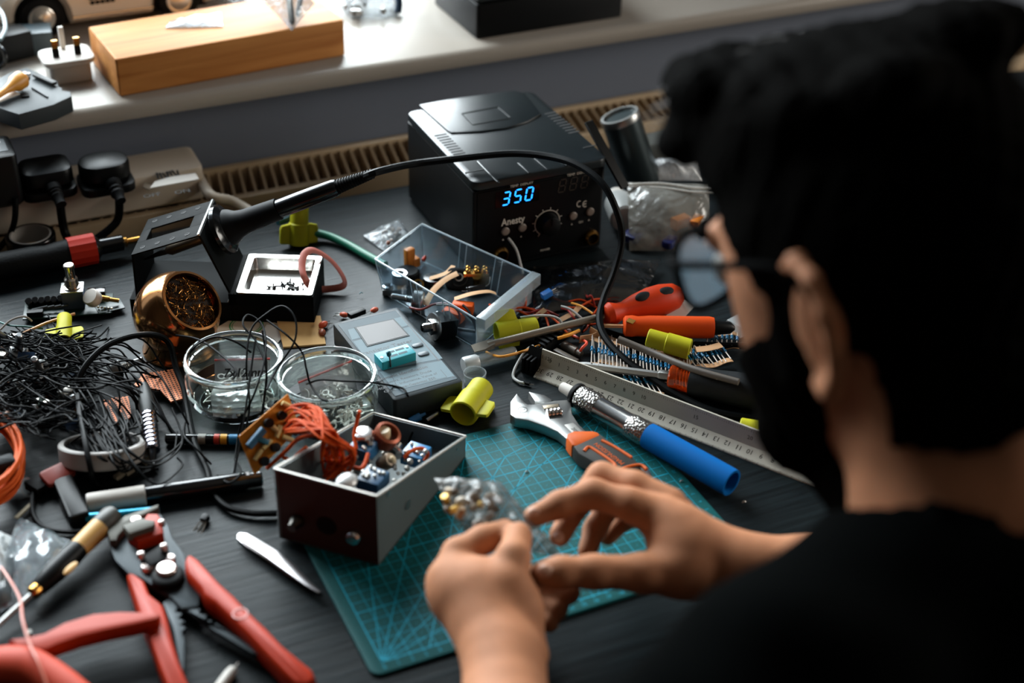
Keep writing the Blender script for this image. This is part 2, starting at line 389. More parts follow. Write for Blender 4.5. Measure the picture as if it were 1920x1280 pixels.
vo = nt.nodes.new('ShaderNodeTexVoronoi'); vo.inputs['Scale'].default_value = 9; mp2 = nt.nodes.new('ShaderNodeMapping'); mp2.inputs['Scale'].default_value = (1, 1.6, 1.6); nt.links.new(tc.outputs['Object'], mp2.inputs[0]); nt.links.new(mp2.outputs[0], vo.inputs[0])
rk = nt.nodes.new('ShaderNodeValToRGB'); rk.color_ramp.elements[0].color = (.32, .2, .12, 1); rk.color_ramp.elements[1].color = (1, 1, 1, 1); rk.color_ramp.elements[1].position = .16; nt.links.new(vo.outputs['Distance'], rk.inputs[0])
mx = nt.nodes.new('ShaderNodeMixRGB'); mx.blend_type = 'MULTIPLY'; mx.inputs[0].default_value = .75; nt.links.new(rp.outputs[0], mx.inputs[1]); nt.links.new(rk.outputs[0], mx.inputs[2]); nt.links.new(mx.outputs[0], b.inputs['Base Color'])
p0 = at(225, 183, ZS); p1 = at(648, 105, ZS); L = (p1 - p0).length
mb = MB(); mb.box(0, L, 0, 9.6, 0, 4.1, b=.22, r=.25)
solo('wood_block', 'thick honey-coloured pine plank offcut with knots on the window sill', 'wood block', mb, BW, fr(p0, p1 - p0))
# model car, front to the left
q0 = at(85, 75, ZS); q1 = at(340, 39, ZS); wb = (q1 - q0).length
t = Th('model_car', 'silver vintage model car with chrome hubcaps behind the wood block', 'model car', fr(q0, q1 - q0))
SIL = mat('silver_paint', (196, 184, 168), .3, .25, coat=.5)
R = 2.35
def arch(cx, r, n=12): return [(cx + r * math.cos(math.pi - math.pi * k / n), 1.6 + .75 + r * math.sin(math.pi - math.pi * k / n)) for k in range(n + 1)]
prof = [(-4.6, 2.2), (-2.85, 1.5)] + arch(0, 2.75) + [(3.0, 1.3), (wb - 2.95, 1.3)] + arch(wb, 2.75) + [(wb + 2.9, 1.6), (wb + 7.5, 2.3), (wb + 8.3, 3.6), (wb + 7.6, 5.0), (wb + 3, 5.9), (wb - 2, 6.1), (4.5, 6.2), (1, 6.1), (-3.5, 5.4), (-5.2, 4.4), (-5.4, 3.2)]
MX = M4(((1, 0, 0, 0), (0, 0, 1, 0), (0, 1, 0, 0), (0, 0, 0, 1)))       # outline in x-z, depth along y
mb = MB(); mb.prism(prof, .1, 10.1, MX, b=.55); body = t.p('body', mb, SIL)
mb = MB(); mb.box(-3.2, wb + 3.2, .7, 9.4, 1.2, 4.6); t.p('underbody', mb, BLKM, body)
mb = MB(); mb.prism([(4.4, 6.0), (7.6, 9.0), (wb - 3, 9.2), (wb + 3.6, 5.9)], 1.3, 8.9, MX, b=.6); cb = t.p('cabin', mb, SIL)
mb = MB(); mb.prism([(6.0, 6.5), (8.0, 8.5), (wb - 3.6, 8.6), (wb + .6, 6.5)], 1.25, 8.95, MX); t.p('side_window', mb, BLKG, cb)
for k, cx in enumerate((0, wb)):
    for yy in (0, 10.2):
        W_ = M4.Translation(V((cx, yy, R))) @ M4.Rotation(math.radians(90 if yy == 0 else -90), 4, 'X')
        mb = MB(); mb.lathe([(1.0, -1.5), (2.2, -1.5), (R, -1.2), (R, -.3), (2.2, 0), (1.5, .05), (1.45, -.1), (0, -.1)], W_, 28); wl = t.p('wheel', mb, BLKM)
        mb = MB(); mb.lathe([(1.42, -.15), (1.42, .02), (1.3, .1), (1.1, .04), (.95, .12), (.5, .34), (0, .4)], W_, 28); t.p('hubcap', mb, mat('hub_chrome', (206, 200, 190), .3, .75), wl)
mb = MB(); mb.box(3.2, wb - 3.0, -.12, .2, 1.95, 2.15, b=.04); t.p('trim_strip', mb, CHROME, body)
mb = MB()
for k in range(3):
    for j in range(5): mb.box(5.3 + j * .55 - k * .12, 5.75 + j * .55 - k * .12, .0, .2, 3.2 + k * .55, 3.62 + k * .55, b=.05)
t.p('side_vent', mb, BLKM, body)
mb = MB(); mb.tube([(-2.9, .3, 2.0), (-4.6, .2, 2.3), (-5.6, 1.2, 2.5), (-5.9, 5, 2.5), (-5.6, 9, 2.5), (-4.4, 10, 2.3)], .42, 8); t.p('front_bumper', mb, CHROME)
for y in (1.2, 9): mb = MB(); mb.ball((-5.0, y, 4.0), .8, n=14); t.p('headlight', mb, CHROME)
mb = MB(); mb.box(-5.75, -5.3, 3, 7.4, 2.9, 3.9, b=.1); t.p('grille', mb, CHROME)
# mains plug lying pins up
t = Th('mains_plug', 'white mains plug with three upturned pins beside the wood block', 'plug', rz(at(137, 156, ZS), .02))
mb = MB(); mb.prism(rr(-2.1, 2.1, 0, 3.4, .5), 0, 2.0, b=.1); mb.prism(rr(-2.05, 2.05, .05, 3.3, .5), .95, 1.0, b=0)
t.p('body', mb, WHITE)
mb = MB(); mb.prism(rr(-2.6, 2.6, -.5, 3.8, .9), 2.0, 2.6, b=.18); t.p('base_plate', mb, WHITE)
for x in (-1.1, 1.1):
    mb = MB(); mb.box(x - .32, x + .32, .9, 1.3, 2.6, 3.5, b=.03); pn = t.p('pin_sleeve', mb, BLKM)
    mb = MB(); mb.box(x - .3, x + .3, .92, 1.28, 3.5, 4.4, b=.06); t.p('brass_pin', mb, BRASS, pn)
mb = MB(); mb.box(-.25, .25, 2.8, 3.2, 2.6, 5.0, b=.1); t.p('earth_pin', mb, WHITE)
# grey moulded cover and phono plug
pp = ppoly([(-30, 160), (22, 134), (50, 126), (108, 152), (110, 161), (116, 164), (117, 169), (132, 171), (134, 180), (100, 196), (35, 214), (10, 206), (-30, 190)], 12.2)
t = Th('moulded_cover', 'dark grey moulded plastic cover at the left end of the sill', 'plastic cover', (pp[0][0], pp[0][1], ZS))
mb = MB(); mb.prism(pp, ZS, 12.2, b=.12); t.p('shell', mb, DKG, w=True)
mb = MB(); a_, b_ = at(66, 143, 12.3), at(103, 160, 12.3); mb.box(0, (b_ - a_).length, -.3, .3, 0, .35, fr(a_, b_ - a_), b=.06); t.p('rib', mb, BLK, w=True)
mb = MB(); mb.box(-.35, .35, -.35, .35, -.1, .15, rz(at(47, 180, 12.25)), b=.05); t.p('catch', mb, BLKM, w=True)
mb = MB(); a_, b_ = at(60, 165, 12.25), at(90, 183, 12.25); mb.box(0, (b_ - a_).length, -.06, .06, -.05, .12, fr(a_, b_ - a_)); t.p('ridge', mb, DKG, w=True)
a_, b_ = at(-8, 182, 13.0), at(52, 141, 13.3)
t = Th('phono_plug', 'amber phono plug with bare metal end lying on the grey cover', 'plug', ax(a_, b_)); L = (b_ - a_).length
mb = MB(); mb.lathe([(.3, 0), (.35, L * .3), (.38, L * .33), (.55, L * .5), (.85, L * .62), (.9, L * .8), (.6, L * .86), (.6, L * .87)], None, 20); t.p('shell', mb, mat('amber_plastic', (214, 146, 52), .4))
mb = MB(); mb.lathe([(.5, L * .86), (.5, L * .95), (.2, L * .96), (.16, L * 1.06), (0, L * 1.07)], None, 16); t.p('contact', mb, STEEL)
mb = MB(); a_, b_ = at(-10, 190, 12.4), at(30, 174, 12.4); mb.box(0, (b_ - a_).length, -.6, .6, 0, .12, fr(a_, b_ - a_), b=.03)
solo('paper_tag', 'small white card tag under the amber phono plug', 'tag', mb, PAPERW)
# dark clutter behind the plug
mb = MB(); mb.box(-1.7, 1.7, 0, 3.0, 0, 2.6, rz(at(72, 106, ZS), -.15), b=.12); solo('grey_adapter', 'small slate-grey plastic block under the front of the model car', 'plastic block', mb, mat('slate_plastic', (58, 72, 78), .4))
mb = MB(); mb.box(-1.2, 1.2, 0, 2, 0, 2.8, rz(at(24, 108, ZS), .2), b=.2); solo('brown_component', 'dark brown component block at the back of the sill', 'component', mb, mat('dark_brown', (46, 36, 26), .5))
for k, (pts, c, l) in enumerate((([(0, 75, 3.2), (10, 55, 3.6), (6, 30, 4.2), (-6, 12, 4.5)], 'teal', 'thin pale cable looping up at the left edge of the sill'), ([(-4, 128, .6), (8, 118, 1.0), (10, 104, 1.8), (2, 90, 2.4), (-8, 84, 2.6)], 'b', 'glossy dark cable curving round beside the grey cover'))):
    mb = MB(); mb.tube([at(x, y, ZS + z) for x, y, z in pts], .22, 8); solo('cable', l, 'cable', mb, mat('pale_cable', (120, 140, 145), .3) if c == 'teal' else BLKG)
mb = MB(); mb.box(-2.6, 2.6, 0, 2.6, 0, 3.0, rz(at(22, 118, ZS), .25), b=.2); solo('black_switch_block', 'black plastic block in shade behind the grey cover', 'plastic block', mb, BLK)
# bags
def bagthing(label, c4, th, seed, stuff=(), m_=None, name='plastic_bag', amp=.5):
    t = Th(name, label, 'bag', tuple(c4[0])); mb = pil(*c4, th, seed, amp=amp); t.p('film', mb, m_ or BAG, w=True); return t
bagthing('clear crumpled bag between the model car and the wood block', [at(418, 49, 14.75), at(310, 52, 14.75), at(318, 40, 14.75), at(414, 22, 14.75)], .5, 3)
t = bagthing('clear pointed bag of metal parts hanging over the wood block', [at(547, 58, 14.9), at(590, 6, 16.5), at(545, -40, 18), at(488, -6, 16.5)], 1.6, 5)
a_, b_ = at(548, 44, 15.4), at(540, -20, 17.2)
mb = MB(); mb.lathe([(.2, 0), (.35, .4), (.35, 3.6), (.2, 4)], ax(a_, b_), 10); mb.lathe([(.2, 0), (.3, .4), (.3, 3), (0, 3.3)], ax(at(558, 30, 15.5), at(566, -20, 17)), 10); t.p('metal_part', mb, DSTEEL, w=True)
t = bagthing('clear bag of bright metal parts standing behind the wood block', [at(660, 36, ZS + .1), at(748, 32, ZS + .1), at(735, -20, 12), at(610, -10, 12)], 2.2, 9)
mb = MB(); rn = random.Random(4)
for k in range(14): mb.ball(at(rn.uniform(640, 725), rn.uniform(-8, 26), ZS + rn.uniform(.5, 1.4)), rn.uniform(.25, .5), n=8, sx=rn.uniform(.6, 1.6))
t.p('metal_part', mb, STEEL, w=True, kind='stuff')
bagthing('flat clear bag lying at the back of the sill between the car and block', [at(470, 2, ZS + .2), at(380, 6, ZS + .2), at(390, -20, ZS + .4), at(470, -24, ZS + .4)], 1.0, 12)
mb = MB(); mb.tube([at(746, 24, ZS + .4), at(748, 4, ZS + 1.4), at(742, -20, ZS + 2.6)], .45, 10); solo('blue_cable', 'dark blue cable end hanging down beside the clear bag on the sill', 'cable', mb, mat('navy', (12, 44, 70), .4))
# black case
p0 = at(894, 75, ZS); p1 = at(1166, 32, ZS); L = (p1 - p0).length
t = Th('black_case', 'black plastic equipment case with chamfered lid on the right of the sill', 'case', fr(p0, p1 - p0))
mb = MB(); mb.box(0, L, 0, 12, 0, 4.0, b=.12, r=.35); t.p('body', mb, BLK)
mb = MB(); mb.box(.1, L - .1, .1, 11.9, 4.0, 4.9, b=.6, r=.3); t.p('lid', mb, mat('charcoal_lid', (40, 46, 48), .35))
# ---------------------------------------------------------------- power strip on the radiator
t = Th('power_strip', 'cream mains power strip with off and on marks on the radiator', 'power strip', (5, 139.5, .3))
mb = MB(); mb.box(-16, 30.4, 136.6, 142.0, .3, 4.1, b=.3, r=.8); t.p('housing', mb, CREAM, w=True)
mb = MB(); a_ = at(300, 345, 4.12); mb.prism([(-1.2, -.7), (3.8, -.7), (3.8, .7), (1.4, .9), (-.4, .5)], 0, .16, rz(a_, .02), b=.05); t.p('switch_plate', mb, WHITE, w=True)
mb = MB(); a_ = at(276, 350, 4.14); mb.prism([(-.45, 0), (0, -.8), (.45, 0), (0, .8)], 0, .08, rz(a_)); t.p('neon_lamp', mb, mat('neon_dark', (96, 82, 66), .3), w=True)
for s_, px, py in (('OFF', 285, 366), ('ON', 342, 359)): mb = MB(); mb.text(s_, 1.0, rz(at(px, py, 4.13), .0)); t.p('switch_lettering', mb, INK, w=True)
mb = MB()
for k in range(7): mb.box(k * .34 - 1.2, k * .34 - 1.0, -.7, .7, 0, .015, rz(at(316, 327, 4.12), .12 * (k % 3 - 1)))
t.p('worn_marking', mb, INK, w=True)
mb = MB(); mb.tube([V((30.2, 139.3, 2.1)), at(395, 366, 2.0), at(432, 376, 1.2), at(462, 392, .5), at(492, 408, .2)], .55, 10); t.p('lead', mb, CREAM, w=True)
def plug(label, px, py, w_, d_, h_, M=None, dome=False, name='mains_plug'):
    c = at(px, py, 4.2); t = Th(name, label, 'plug', rz(c))
    mb = MB()
    mb.prism(rr(-w_ / 2, w_ / 2, 0, d_, 1.0), 0, .9, b=.1); t.p('base', mb, BLK)
    mb = MB(); mb.prism(rr(-w_ / 2 + .15, w_ / 2 - .15, .25, d_ - .1, 1.2 if not dome else 1.9, 6), .9, h_, b=.5); t.p('cover', mb, BLK)
    return t, c
t, c = plug('square black mains plug in the power strip, between the adapter and domed plug', 99, 376, 5.2, 4.6, 2.9)
mb = MB(); mb.lathe([(.8, 0), (.75, .6), (.6, .7), (.7, .9), (.55, 1.1), (.65, 1.3), (.5, 1.6), (.55, 2.4)], ax(c + V((.2, .1, 1.4)), c + V((.5, -2.2, .4))), 12); t.p('cable_boot', mb, BLKM, w=True)
mb = MB(); mb.tube([c + V((.45, -1.6, .6)), at(120, 430, 1.6), at(134, 458, .6), at(150, 480, .5)], .42, 8); t.p('lead', mb, WIRE, w=True)
t, c = plug('domed black mains plug in the power strip, nearest the on switch', 209, 367, 5.2, 4.4, 3.0, dome=True)
mb = MB(); mb.lathe([(.85, 0), (.8, .5), (.62, .7), (.75, 1.0), (.6, 1.2), (.7, 1.5), (.5, 1.9), (.5, 2.5)], ax(c + V((.3, .1, 1.3)), c + V((.5, -2.2, .4))), 12); t.p('cable_boot', mb, BLKM, w=True)
mb = MB(); mb.tube([c + V((.45, -1.7, .6)), at(222, 408, 2.4), at(205, 430, 1.4), at(178, 450, .6), at(160, 468, .5)], .42, 8); t.p('lead', mb, WIRE, w=True)
c = at(8, 392, 4.2); t = Th('power_adapter', 'bulky black power adapter with pale label at the end of the power strip', 'power adapter', rz(c))
mb = MB(); mb.box(-4, 2.0, 0, 5, 0, 5.4, b=.35, r=.6); t.p('housing', mb, BLK)
mb = MB(); mb.box(-3.4, 1.4, 1.2, 3.9, 5.4, 5.44); t.p('rating_label', mb, DKG)
mb = MB()
for k in range(3): mb.box(-2.8, 1.0 - k * .5, 3.2 - k * .5, 3.35 - k * .5, 5.44, 5.45)
t.p('printing', mb, PAPERW)
mb = MB(); mb.tube([c + V((1.2, .0, 1)), at(28, 410, 3.2), at(18, 440, 1.4), at(-4, 468, .4)], .3, 8); t.p('lead', mb, WIRE, w=True)
# ---------------------------------------------------------------- soldering station
f0 = at(884, 341, 10); f1 = at(1142, 300, 10)
SX0, SX1, SYF, SYB, SH = f0.x, f1.x + .2, (f0.y + f1.y) / 2, 129.4, 10.0
t = Th('soldering_station', 'black soldering station reading 350 in blue digits at the back of the desk', 'soldering station', ((SX0 + SX1) / 2, (SYF + SYB) / 2, 0))
SHELL = mat('station_shell', (18, 24, 26), .3, spec=.42, bump=(1500, .12, .0003))
mb = MB(); mb.box(SX0 + .15, SX1 - .15, SYF + .25, SYB, .3, 8.9, b=.1, r=.3); t.p('body', mb, BLK, w=True)
for x in (SX0 + 1, SX1 - 2.2):
    for y in (SYF + 1, SYB - 2.2): mb = MB(); mb.lathe([(.5, 0), (.55, .32)], M4.Translation(V((x + .6, y + .6, 0))), 12); t.p('foot', mb, BLKM, w=True)
mb = MB(); mb.box(SX0, SX1, SYF, SYB, 8.9, SH, b=.28, r=.9); lid = t.p('top_cover', mb, SHELL, w=True)
def T(px, py, z=SH): p = at(px, py, z); return (p.x, p.y)
# raised panel with the bowed front edge and the square dimple
poly = ccw([T(786, 199), T(850, 187), T(965, 172), T(985, 178), T(1014, 216), T(990, 230), T(950, 242), T(900, 249), T(846, 251), T(838, 246)])
mb = MB(); mb.prism(poly, SH - .05, SH + .18, None, .08); rp_ = t.p('raised_panel', mb, SHELL, lid, w=True)
mb = MB(); q = ccw([T(866, 213, SH + .2), T(934, 200, SH + .2), T(958, 221, SH + .2), T(886, 234, SH + .2)])
for k in range(4):
    a_, b_ = V(q[k]), V(q[(k + 1) % 4]); mb.tube([(a_.x, a_.y, SH + .19), (b_.x, b_.y, SH + .19)], .07, 6, 1)
t.p('dimple_edge', mb, SHELL, rp_, w=True)
for (ax_, ay_, bx_, by_, wx, wy) in ((815, 255, 850, 290, 22, -4), (1022, 214, 1066, 250, 20, -4)):
    mb = MB()
    for k in range(9):
        u = k / 8; px, py = ax_ + (bx_ - ax_) * u, ay_ + (by_ - ay_) * u
        a_ = at(px, py, SH); b_ = at(px + wx, py + wy, SH); mb.box(0, (b_ - a_).length, -.11, .11, -.02, .03, fr(a_, b_ - a_))
    t.p('vent_grille', mb, mat('slot_black', (4, 5, 5), .8), lid, w=True)
for pts in ([(896, 303), (934, 342)], [(972, 306), (993, 325)], [(1000, 295), (1028, 319)], [(1054, 303), (1064, 311)]):
    mb = MB(); a_, b_ = [at(x, y, SH + .02) for x, y in pts]; mb.box(0, (b_ - a_).length, -.14, .14, -.02, .1, fr(a_, b_ - a_), b=.05); t.p('cover_rib', mb, SHELL, lid, w=True)
mb = MB()
for pts in ([(872, 324), (909, 317)], [(909, 317), (936, 343)], [(1094, 277), (1128, 270)]):
    a_, b_ = [at(x, y, SH + .02) for x, y in pts]; mb.box(0, (b_ - a_).length, -.07, .07, -.02, .03, fr(a_, b_ - a_))
t.p('cover_seam', mb, mat('slot_black', (4, 5, 5), .8), lid, w=True)
# front panel
YF = SYF + .12
mb = MB(); mb.box(SX0 + .5, SX1 - .5, YF, SYF + .6, .7, 8.8, b=.06, r=.05); fp = t.p('front_panel', mb, mat('panel_black', (7, 8, 9), .4, spec=.12), w=True)
def Fp(px, py): p = atY(px, py, YF - .01); return p.x, p.z
MF = lambda px, py, d=.0: M4(((1, 0, 0, Fp(px, py)[0]), (0, 0, -1, YF - .02 - d), (0, 1, 0, Fp(px, py)[1]), (0, 0, 0, 1)))   # local xy on the panel face
x0, z0 = Fp(932, 392); x1, z1 = Fp(1008, 352)
mb = MB(); mb.box(x0 - .2, x1 + .2, YF - .03, YF + .05, z0 + .1, z1 + .35); t.p('display_window', mb, mat('display_black', (5, 7, 10), .12), fp, w=True)
LED = mat('blue_led', (30, 140, 255), .4, emis=1.7); LEDO = mat('unlit_segments', (52, 46, 38), .5)
SEG = {'3': 'abgcd', '5': 'afgcd', '0': 'abcdef', '8': 'abcdefg'}
def digit(mb, ch, M, w_=.66, h_=1.3, k=.13, sh=.16):
    def bar(xa, ya, xb, yb):
        a_ = V((xa + sh * ya, ya, 0)); b_ = V((xb + sh * yb, yb, 0)); d = (b_ - a_).normalized(); n = V((-d.y, d.x, 0)) * k * .5; a_ = a_ + d * .05; b_ = b_ - d * .05
        e = d * k * .5
        pts = [a_, a_ + e - n, b_ - e - n, b_, b_ - e + n, a_ + e + n]
        mb.prism(ccw([(p.x, p.y) for p in pts]), 0, .02, M)
    P_ = {'a': (0, h_, w_, h_), 'b': (w_, h_ / 2, w_, h_), 'c': (w_, 0, w_, h_ / 2), 'd': (0, 0, w_, 0), 'e': (0, 0, 0, h_ / 2), 'f': (0, h_ / 2, 0, h_), 'g': (0, h_ / 2, w_, h_ / 2)}
    for s_ in SEG[ch]: bar(*P_[s_])
mb = MB()
for ch, px, py in (('3', 941, 385), ('5', 963, 380), ('0', 984, 376)): digit(mb, ch, MF(px, py))
t.p('digits', mb, LED, fp, w=True, label='glowing blue digits 350')
mb = MB()
for ch, px, py in (('8', 1046, 361), ('8', 1067, 357), ('8', 1088, 353)): digit(mb, ch, MF(px, py), k=.09)
t.p('unlit_digits', mb, LEDO, fp, w=True, label='unlit digit segments')
PRT = mat('print_grey', (196, 190, 178), .6)
mb = MB(); mb.text('Anesty', 1.05, MF(962, 414, .0), sx=.82, bold=.018); t.p('brand_lettering', mb, PRT, fp, w=True)
for s_, z_, px, py in (('TEMP. DISPLAY', .36, 978, 346), ('TEMP. DISPLAY', .36, 1084, 325), ('POWER', .3, 1022, 468), ('ON', .3, 1089, 416)): mb = MB(); mb.text(s_, z_, MF(px, py)); t.p('caption_lettering', mb, PRT, fp, w=True)
mb = MB()
for px, py in ((943, 449), (977, 443), (1072, 420), (1104, 412)): mb.prism([(-.09, -.08), (.09, -.08), (0, .1)], 0, .02, MF(px, py))
t.p('button_mark', mb, PRT, fp, w=True); mb = MB()
for px in (1086, 1097):       # CE mark
    M = MF(px, 382)
    for k in range(10):
        a0 = math.radians(60 + 240 * k / 10); a1 = math.radians(60 + 240 * (k + 1.1) / 10)
        mb.prism(ccw([(.3 * math.cos(a0), .36 * math.sin(a0)), (.3 * math.cos(a1), .36 * math.sin(a1)), (.2 * math.cos(a1), .26 * math.sin(a1)), (.2 * math.cos(a0), .26 * math.sin(a0))]), 0, .02, M)
    if px == 1097: mb.box(-.28, .1, -.05, .05, 0, .02, M)
t.p('conformity_mark', mb, PRT, fp, w=True); mb = MB()
M = MF(1026, 417)
for k in range(30):           # dial scale
    a0 = math.radians(235 - 250 * k / 30); a1 = math.radians(235 - 250 * (k + 1) / 30); r0, r1 = 1.28, 1.35
    mb.prism(ccw([(r0 * math.cos(a0), r0 * math.sin(a0)), (r0 * math.cos(a1), r0 * math.sin(a1)), (r1 * math.cos(a1), r1 * math.sin(a1)), (r1 * math.cos(a0), r1 * math.sin(a0))]), 0, .02, M)
for k in range(9):
    a0 = math.radians(235 - 250 * k / 8); d = V((math.cos(a0), math.sin(a0), 0)); mb.box(1.3, 1.62, -.03, .03, 0, .02, M @ M4.Rotation(a0, 4, 'Z'))
t.p('dial_scale', mb, PRT, fp, w=True)
mb = MB(); mb.lathe([(1.12, 0), (1.1, .5), (.95, 1.0), (.85, 1.05), (0, 1.1)], MF(1026, 417), 28); mb.box(-.06, .06, .2, .95, 1.05, 1.16, MF(1026, 417)); t.p('dial_knob', mb, BLK, w=True)
for px, py in ((947, 433), (979, 426), (1074, 404), (1106, 396)):
    mb = MB(); mb.lathe([(.42, 0), (.42, .12), (.34, .2), (0, .24)], MF(px, py), 18); t.p('button', mb, mat('grey_button', (120, 108, 98), .45), w=True)
for px, py in ((1108, 444), (938, 476)):
    mb = MB(); mb.ring([(.8, 0), (.8, .2), (.62, .5), (.55, .5), (.5, .05), (.5, 0)], MF(px, py), 22); sk = t.p('socket', mb, BRASS, w=True)
    mb = MB(); mb.lathe([(.5, 0), (.5, .15), (0, .16)], MF(px, py), 18); t.p('socket_core', mb, BLKM, sk, w=True)
# the black holder arm fixed at the right side
mb = MB(); a_ = at(1103, 228, 12.2); b_ = at(1172, 352, 7.6); mb.box(-.45, .45, -.15, .15, 0, (b_ - a_).length, ax(a_, b_), b=.06); t.p('side_arm', mb, BLK, w=True)
# hot air gun standing behind
a_ = at(1206, 346, .2); t = Th('hot_air_gun', 'dark metal cylindrical hot-air handle standing beside the soldering station', 'hot-air gun', tuple(a_))
b_ = a_ + V((-2.6, 2.0, 8.2))
mb = MB(); mb.lathe([(1.8, 0), (2.05, .4), (2.05, 8.0)], ax(a_, b_), 28); t.p('barrel', mb, mat('gunmetal', (52, 62, 64), .32, .6), w=True)
mb = MB(); mb.ring([(2.1, 7.6), (2.15, 8.1), (2.05, 8.35), (1.75, 8.35), (1.7, 7.6)], ax(a_, b_), 28); t.p('rim', mb, STEEL, w=True)
mb = MB(); mb.lathe([(1.72, 7.9), (0, 7.9)], ax(a_, b_), 24); t.p('end_disc', mb, DSTEEL, w=True)
# ---------------------------------------------------------------- clutter right of the station
c4 = [at(1180, 470, .2), at(1330, 470, .2), at(1330, 345, 4.5), at(1176, 342, 4.5)]
t = bagthing('milky zip bag of orange and blue parts standing beside the station', c4, 1.6, 21, name='zip_bag', m_=film('milky_bag', (170, 168, 160), .62, .2, (50, .8), 1.5))
mb = MB(); mb.tube([at(1178, 346, 4.6), at(1240, 344, 4.8), at(1300, 352, 4.8), at(1340, 352, 4.7)], .12, 6); mb.tube([at(1178, 350, 4.4), at(1240, 352, 4.6), at(1300, 360, 4.6), at(1340, 360, 4.5)], .1, 6); t.p('zip_seal', mb, film('seal', (225, 222, 215), .3, .3, None), w=True)
for k, (px, py, l) in enumerate(((1275, 418, 'left'), (1305, 420, 'right'))):
    mb = MB(); mb.box(-.9, .9, -.5, .5, 0, 1.2, rz(at(px, py + 8, 1.6), .2 + k * .5), b=.1)
    solo('film_capacitor', 'orange block capacitor in the milky bag, ' + ('nearer the station' if k == 0 else 'further from the station'), 'capacitor', mb, mat('amber_block', (216, 122, 28), .45), group='orange capacitors in the bag')
for k, (px, py, r_) in enumerate(((1190, 448, 1.3), (1256, 462, .9))):
    mb = MB(); mb.prism(rr(-r_, r_, -r_ * .7, r_ * .7, .4), 0, .9, rz(at(px, py, .4), .5), b=.2)
    solo('blue_capacitor', ('larger dark blue' if k == 0 else 'smaller dark blue') + ' capacitor block under the milky bag', 'capacitor', mb, mat('deep_blue', (28, 34, 96), .3))
mb = pil(at(1215, 338, 1.2), at(1318, 338, 1.0), at(1310, 292, 2), at(1222, 300, 2), 1.6, 31, amp=.9); solo('foil_bag', 'crumpled silvery bag behind the milky zip bag', 'bag', mb, film('foil', (225, 228, 230), .25, .14, (50, 1.0)))
a_ = at(1214, 306, .1); mb = MB(); mb.box(0, 4.4, 0, 3, 0, 2.2, rz(a_, -.05), b=.25, r=.3); solo('grey_tray', 'small grey metal box at the back of the desk behind the silvery bag', 'box', mb, mat('grey_box', (110, 112, 108), .35, .3))
t = Th('white_bottle', 'white plastic bottle lying at the right side of the station', 'bottle', tuple(at(1165, 410, 0)))
mb = MB(); mb.lathe([(0, 0), (1.3, .05), (1.5, .3), (1.5, 3.4), (1.2, 4.0), (.7, 4.3)], ax(at(1172, 412, 1.6), at(1150, 352, 1.8)), 24); t.p('body', mb, mat('dull_white', (168, 170, 168), .4), w=True)
mb = MB(); mb.lathe([(.85, 4.2), (.85, 5.2), (.7, 5.3), (0, 5.3)], ax(at(1172, 412, 1.6), at(1150, 352, 1.8)), 18); t.p('cap', mb, WHITE, w=True)
c4 = [at(1000, 590, .15), at(1205, 560, .15), at(1240, 486, 1.0), at(1000, 500, .15)]
t = bagthing('dark translucent anti-static bag lying in front of the station', c4, 1.5, 44, amp=.7, m_=film('static_bag', (30, 36, 38), .45, .14, (40, .8), 1.35))
a_ = at(1026, 556, 1.0); t = Th('blue_trimmer', 'small blue trimmer component on the dark anti-static bag', 'component', fr(a_, at(1040, 548, 1.2) - a_))
mb = MB(); mb.box(-.5, .5, -.3, .3, 0, .6, b=.05); t.p('body', mb, mat('bright_blue', (30, 110, 190), .4))
mb = MB()
for k in (-1, 0, 1): mb.tube([(.5, k * .2, .2), (1.2, k * .3, .1)], .03, 5, 1)
t.p('lead', mb, SOLDER)
mb = MB(); mb.tube([at(952, 445, 3.4), at(968, 468, 2.6), at(977, 500, 1.6), at(980, 512, .9)], .13, 8); solo('white_lead', 'short white wire arching down in front of the soldering station', 'wire', mb, WWIRE)
# ---------------------------------------------------------------- soldering iron stand
A0 = at(440, 550, 3); B0 = at(455, 475, 3); C0 = at(602, 480, 3); D0 = at(587, 555, 3)
ex = (D0 - A0).normalized(); ey = V((-ex.y, ex.x, 0)); W_ = (B0 - A0).dot(ey); LT = (D0 - A0).length
MS = fr((A0.x, A0.y, 0), ex)              # origin: tray front-left corner, x to the tray's far end, y away
t = Th('soldering_iron_stand', 'black steel soldering iron stand with a bright tin tray', 'soldering stand', MS)
LB = 9.6
mb = MB(); mb.box(-.6, LT, 0, W_, 0, 1.75, b=.04, r=.12); mb.box(-.6, .12, 0, W_, 1.7, 2.9, b=.04); mb.box(LT - .12, LT, 0, W_, 1.7, 2.9, b=.04); mb.box(-.6, LT, 0, .12, 1.7, 2.9, b=.04); mb.box(-.6, LT, W_ - .12, W_, 1.7, 2.9, b=.04); mb.prism(rr(-LB, -.2, 0, W_, .2), 0, 2.0, b=.1); t.p('base', mb, BLKE)
TRAYM = mat('tin_plate', (206, 204, 200), .16, 1.0)
mb = MB(); o_ = rr(.1, LT - .1, .1, W_ - .1, .25, 3); i1 = rr(.65, LT - .6, .65, W_ - .65, .3, 3); i2 = rr(.85, LT - .8, .85, W_ - .85, .3, 3)
mb.rings([[(x, y, z) for x, y in q] for q, z in ((o_, 2.85), (o_, 3.05), (i1, 3.05), (i2, 1.9))], cap=False); mb.f.append(tuple(range(len(mb.v) - len(i2), len(mb.v)))); t.p('tray', mb, TRAYM)
mb = MB(); mb.rings([[(-.75, y, 2.0), (-.1, y, 3.0), (-.05, y, 2.9), (-.7, y, 1.9)] for y in (.1, W_ - .1)]); t.p('tray_bracket', mb, STEEL)
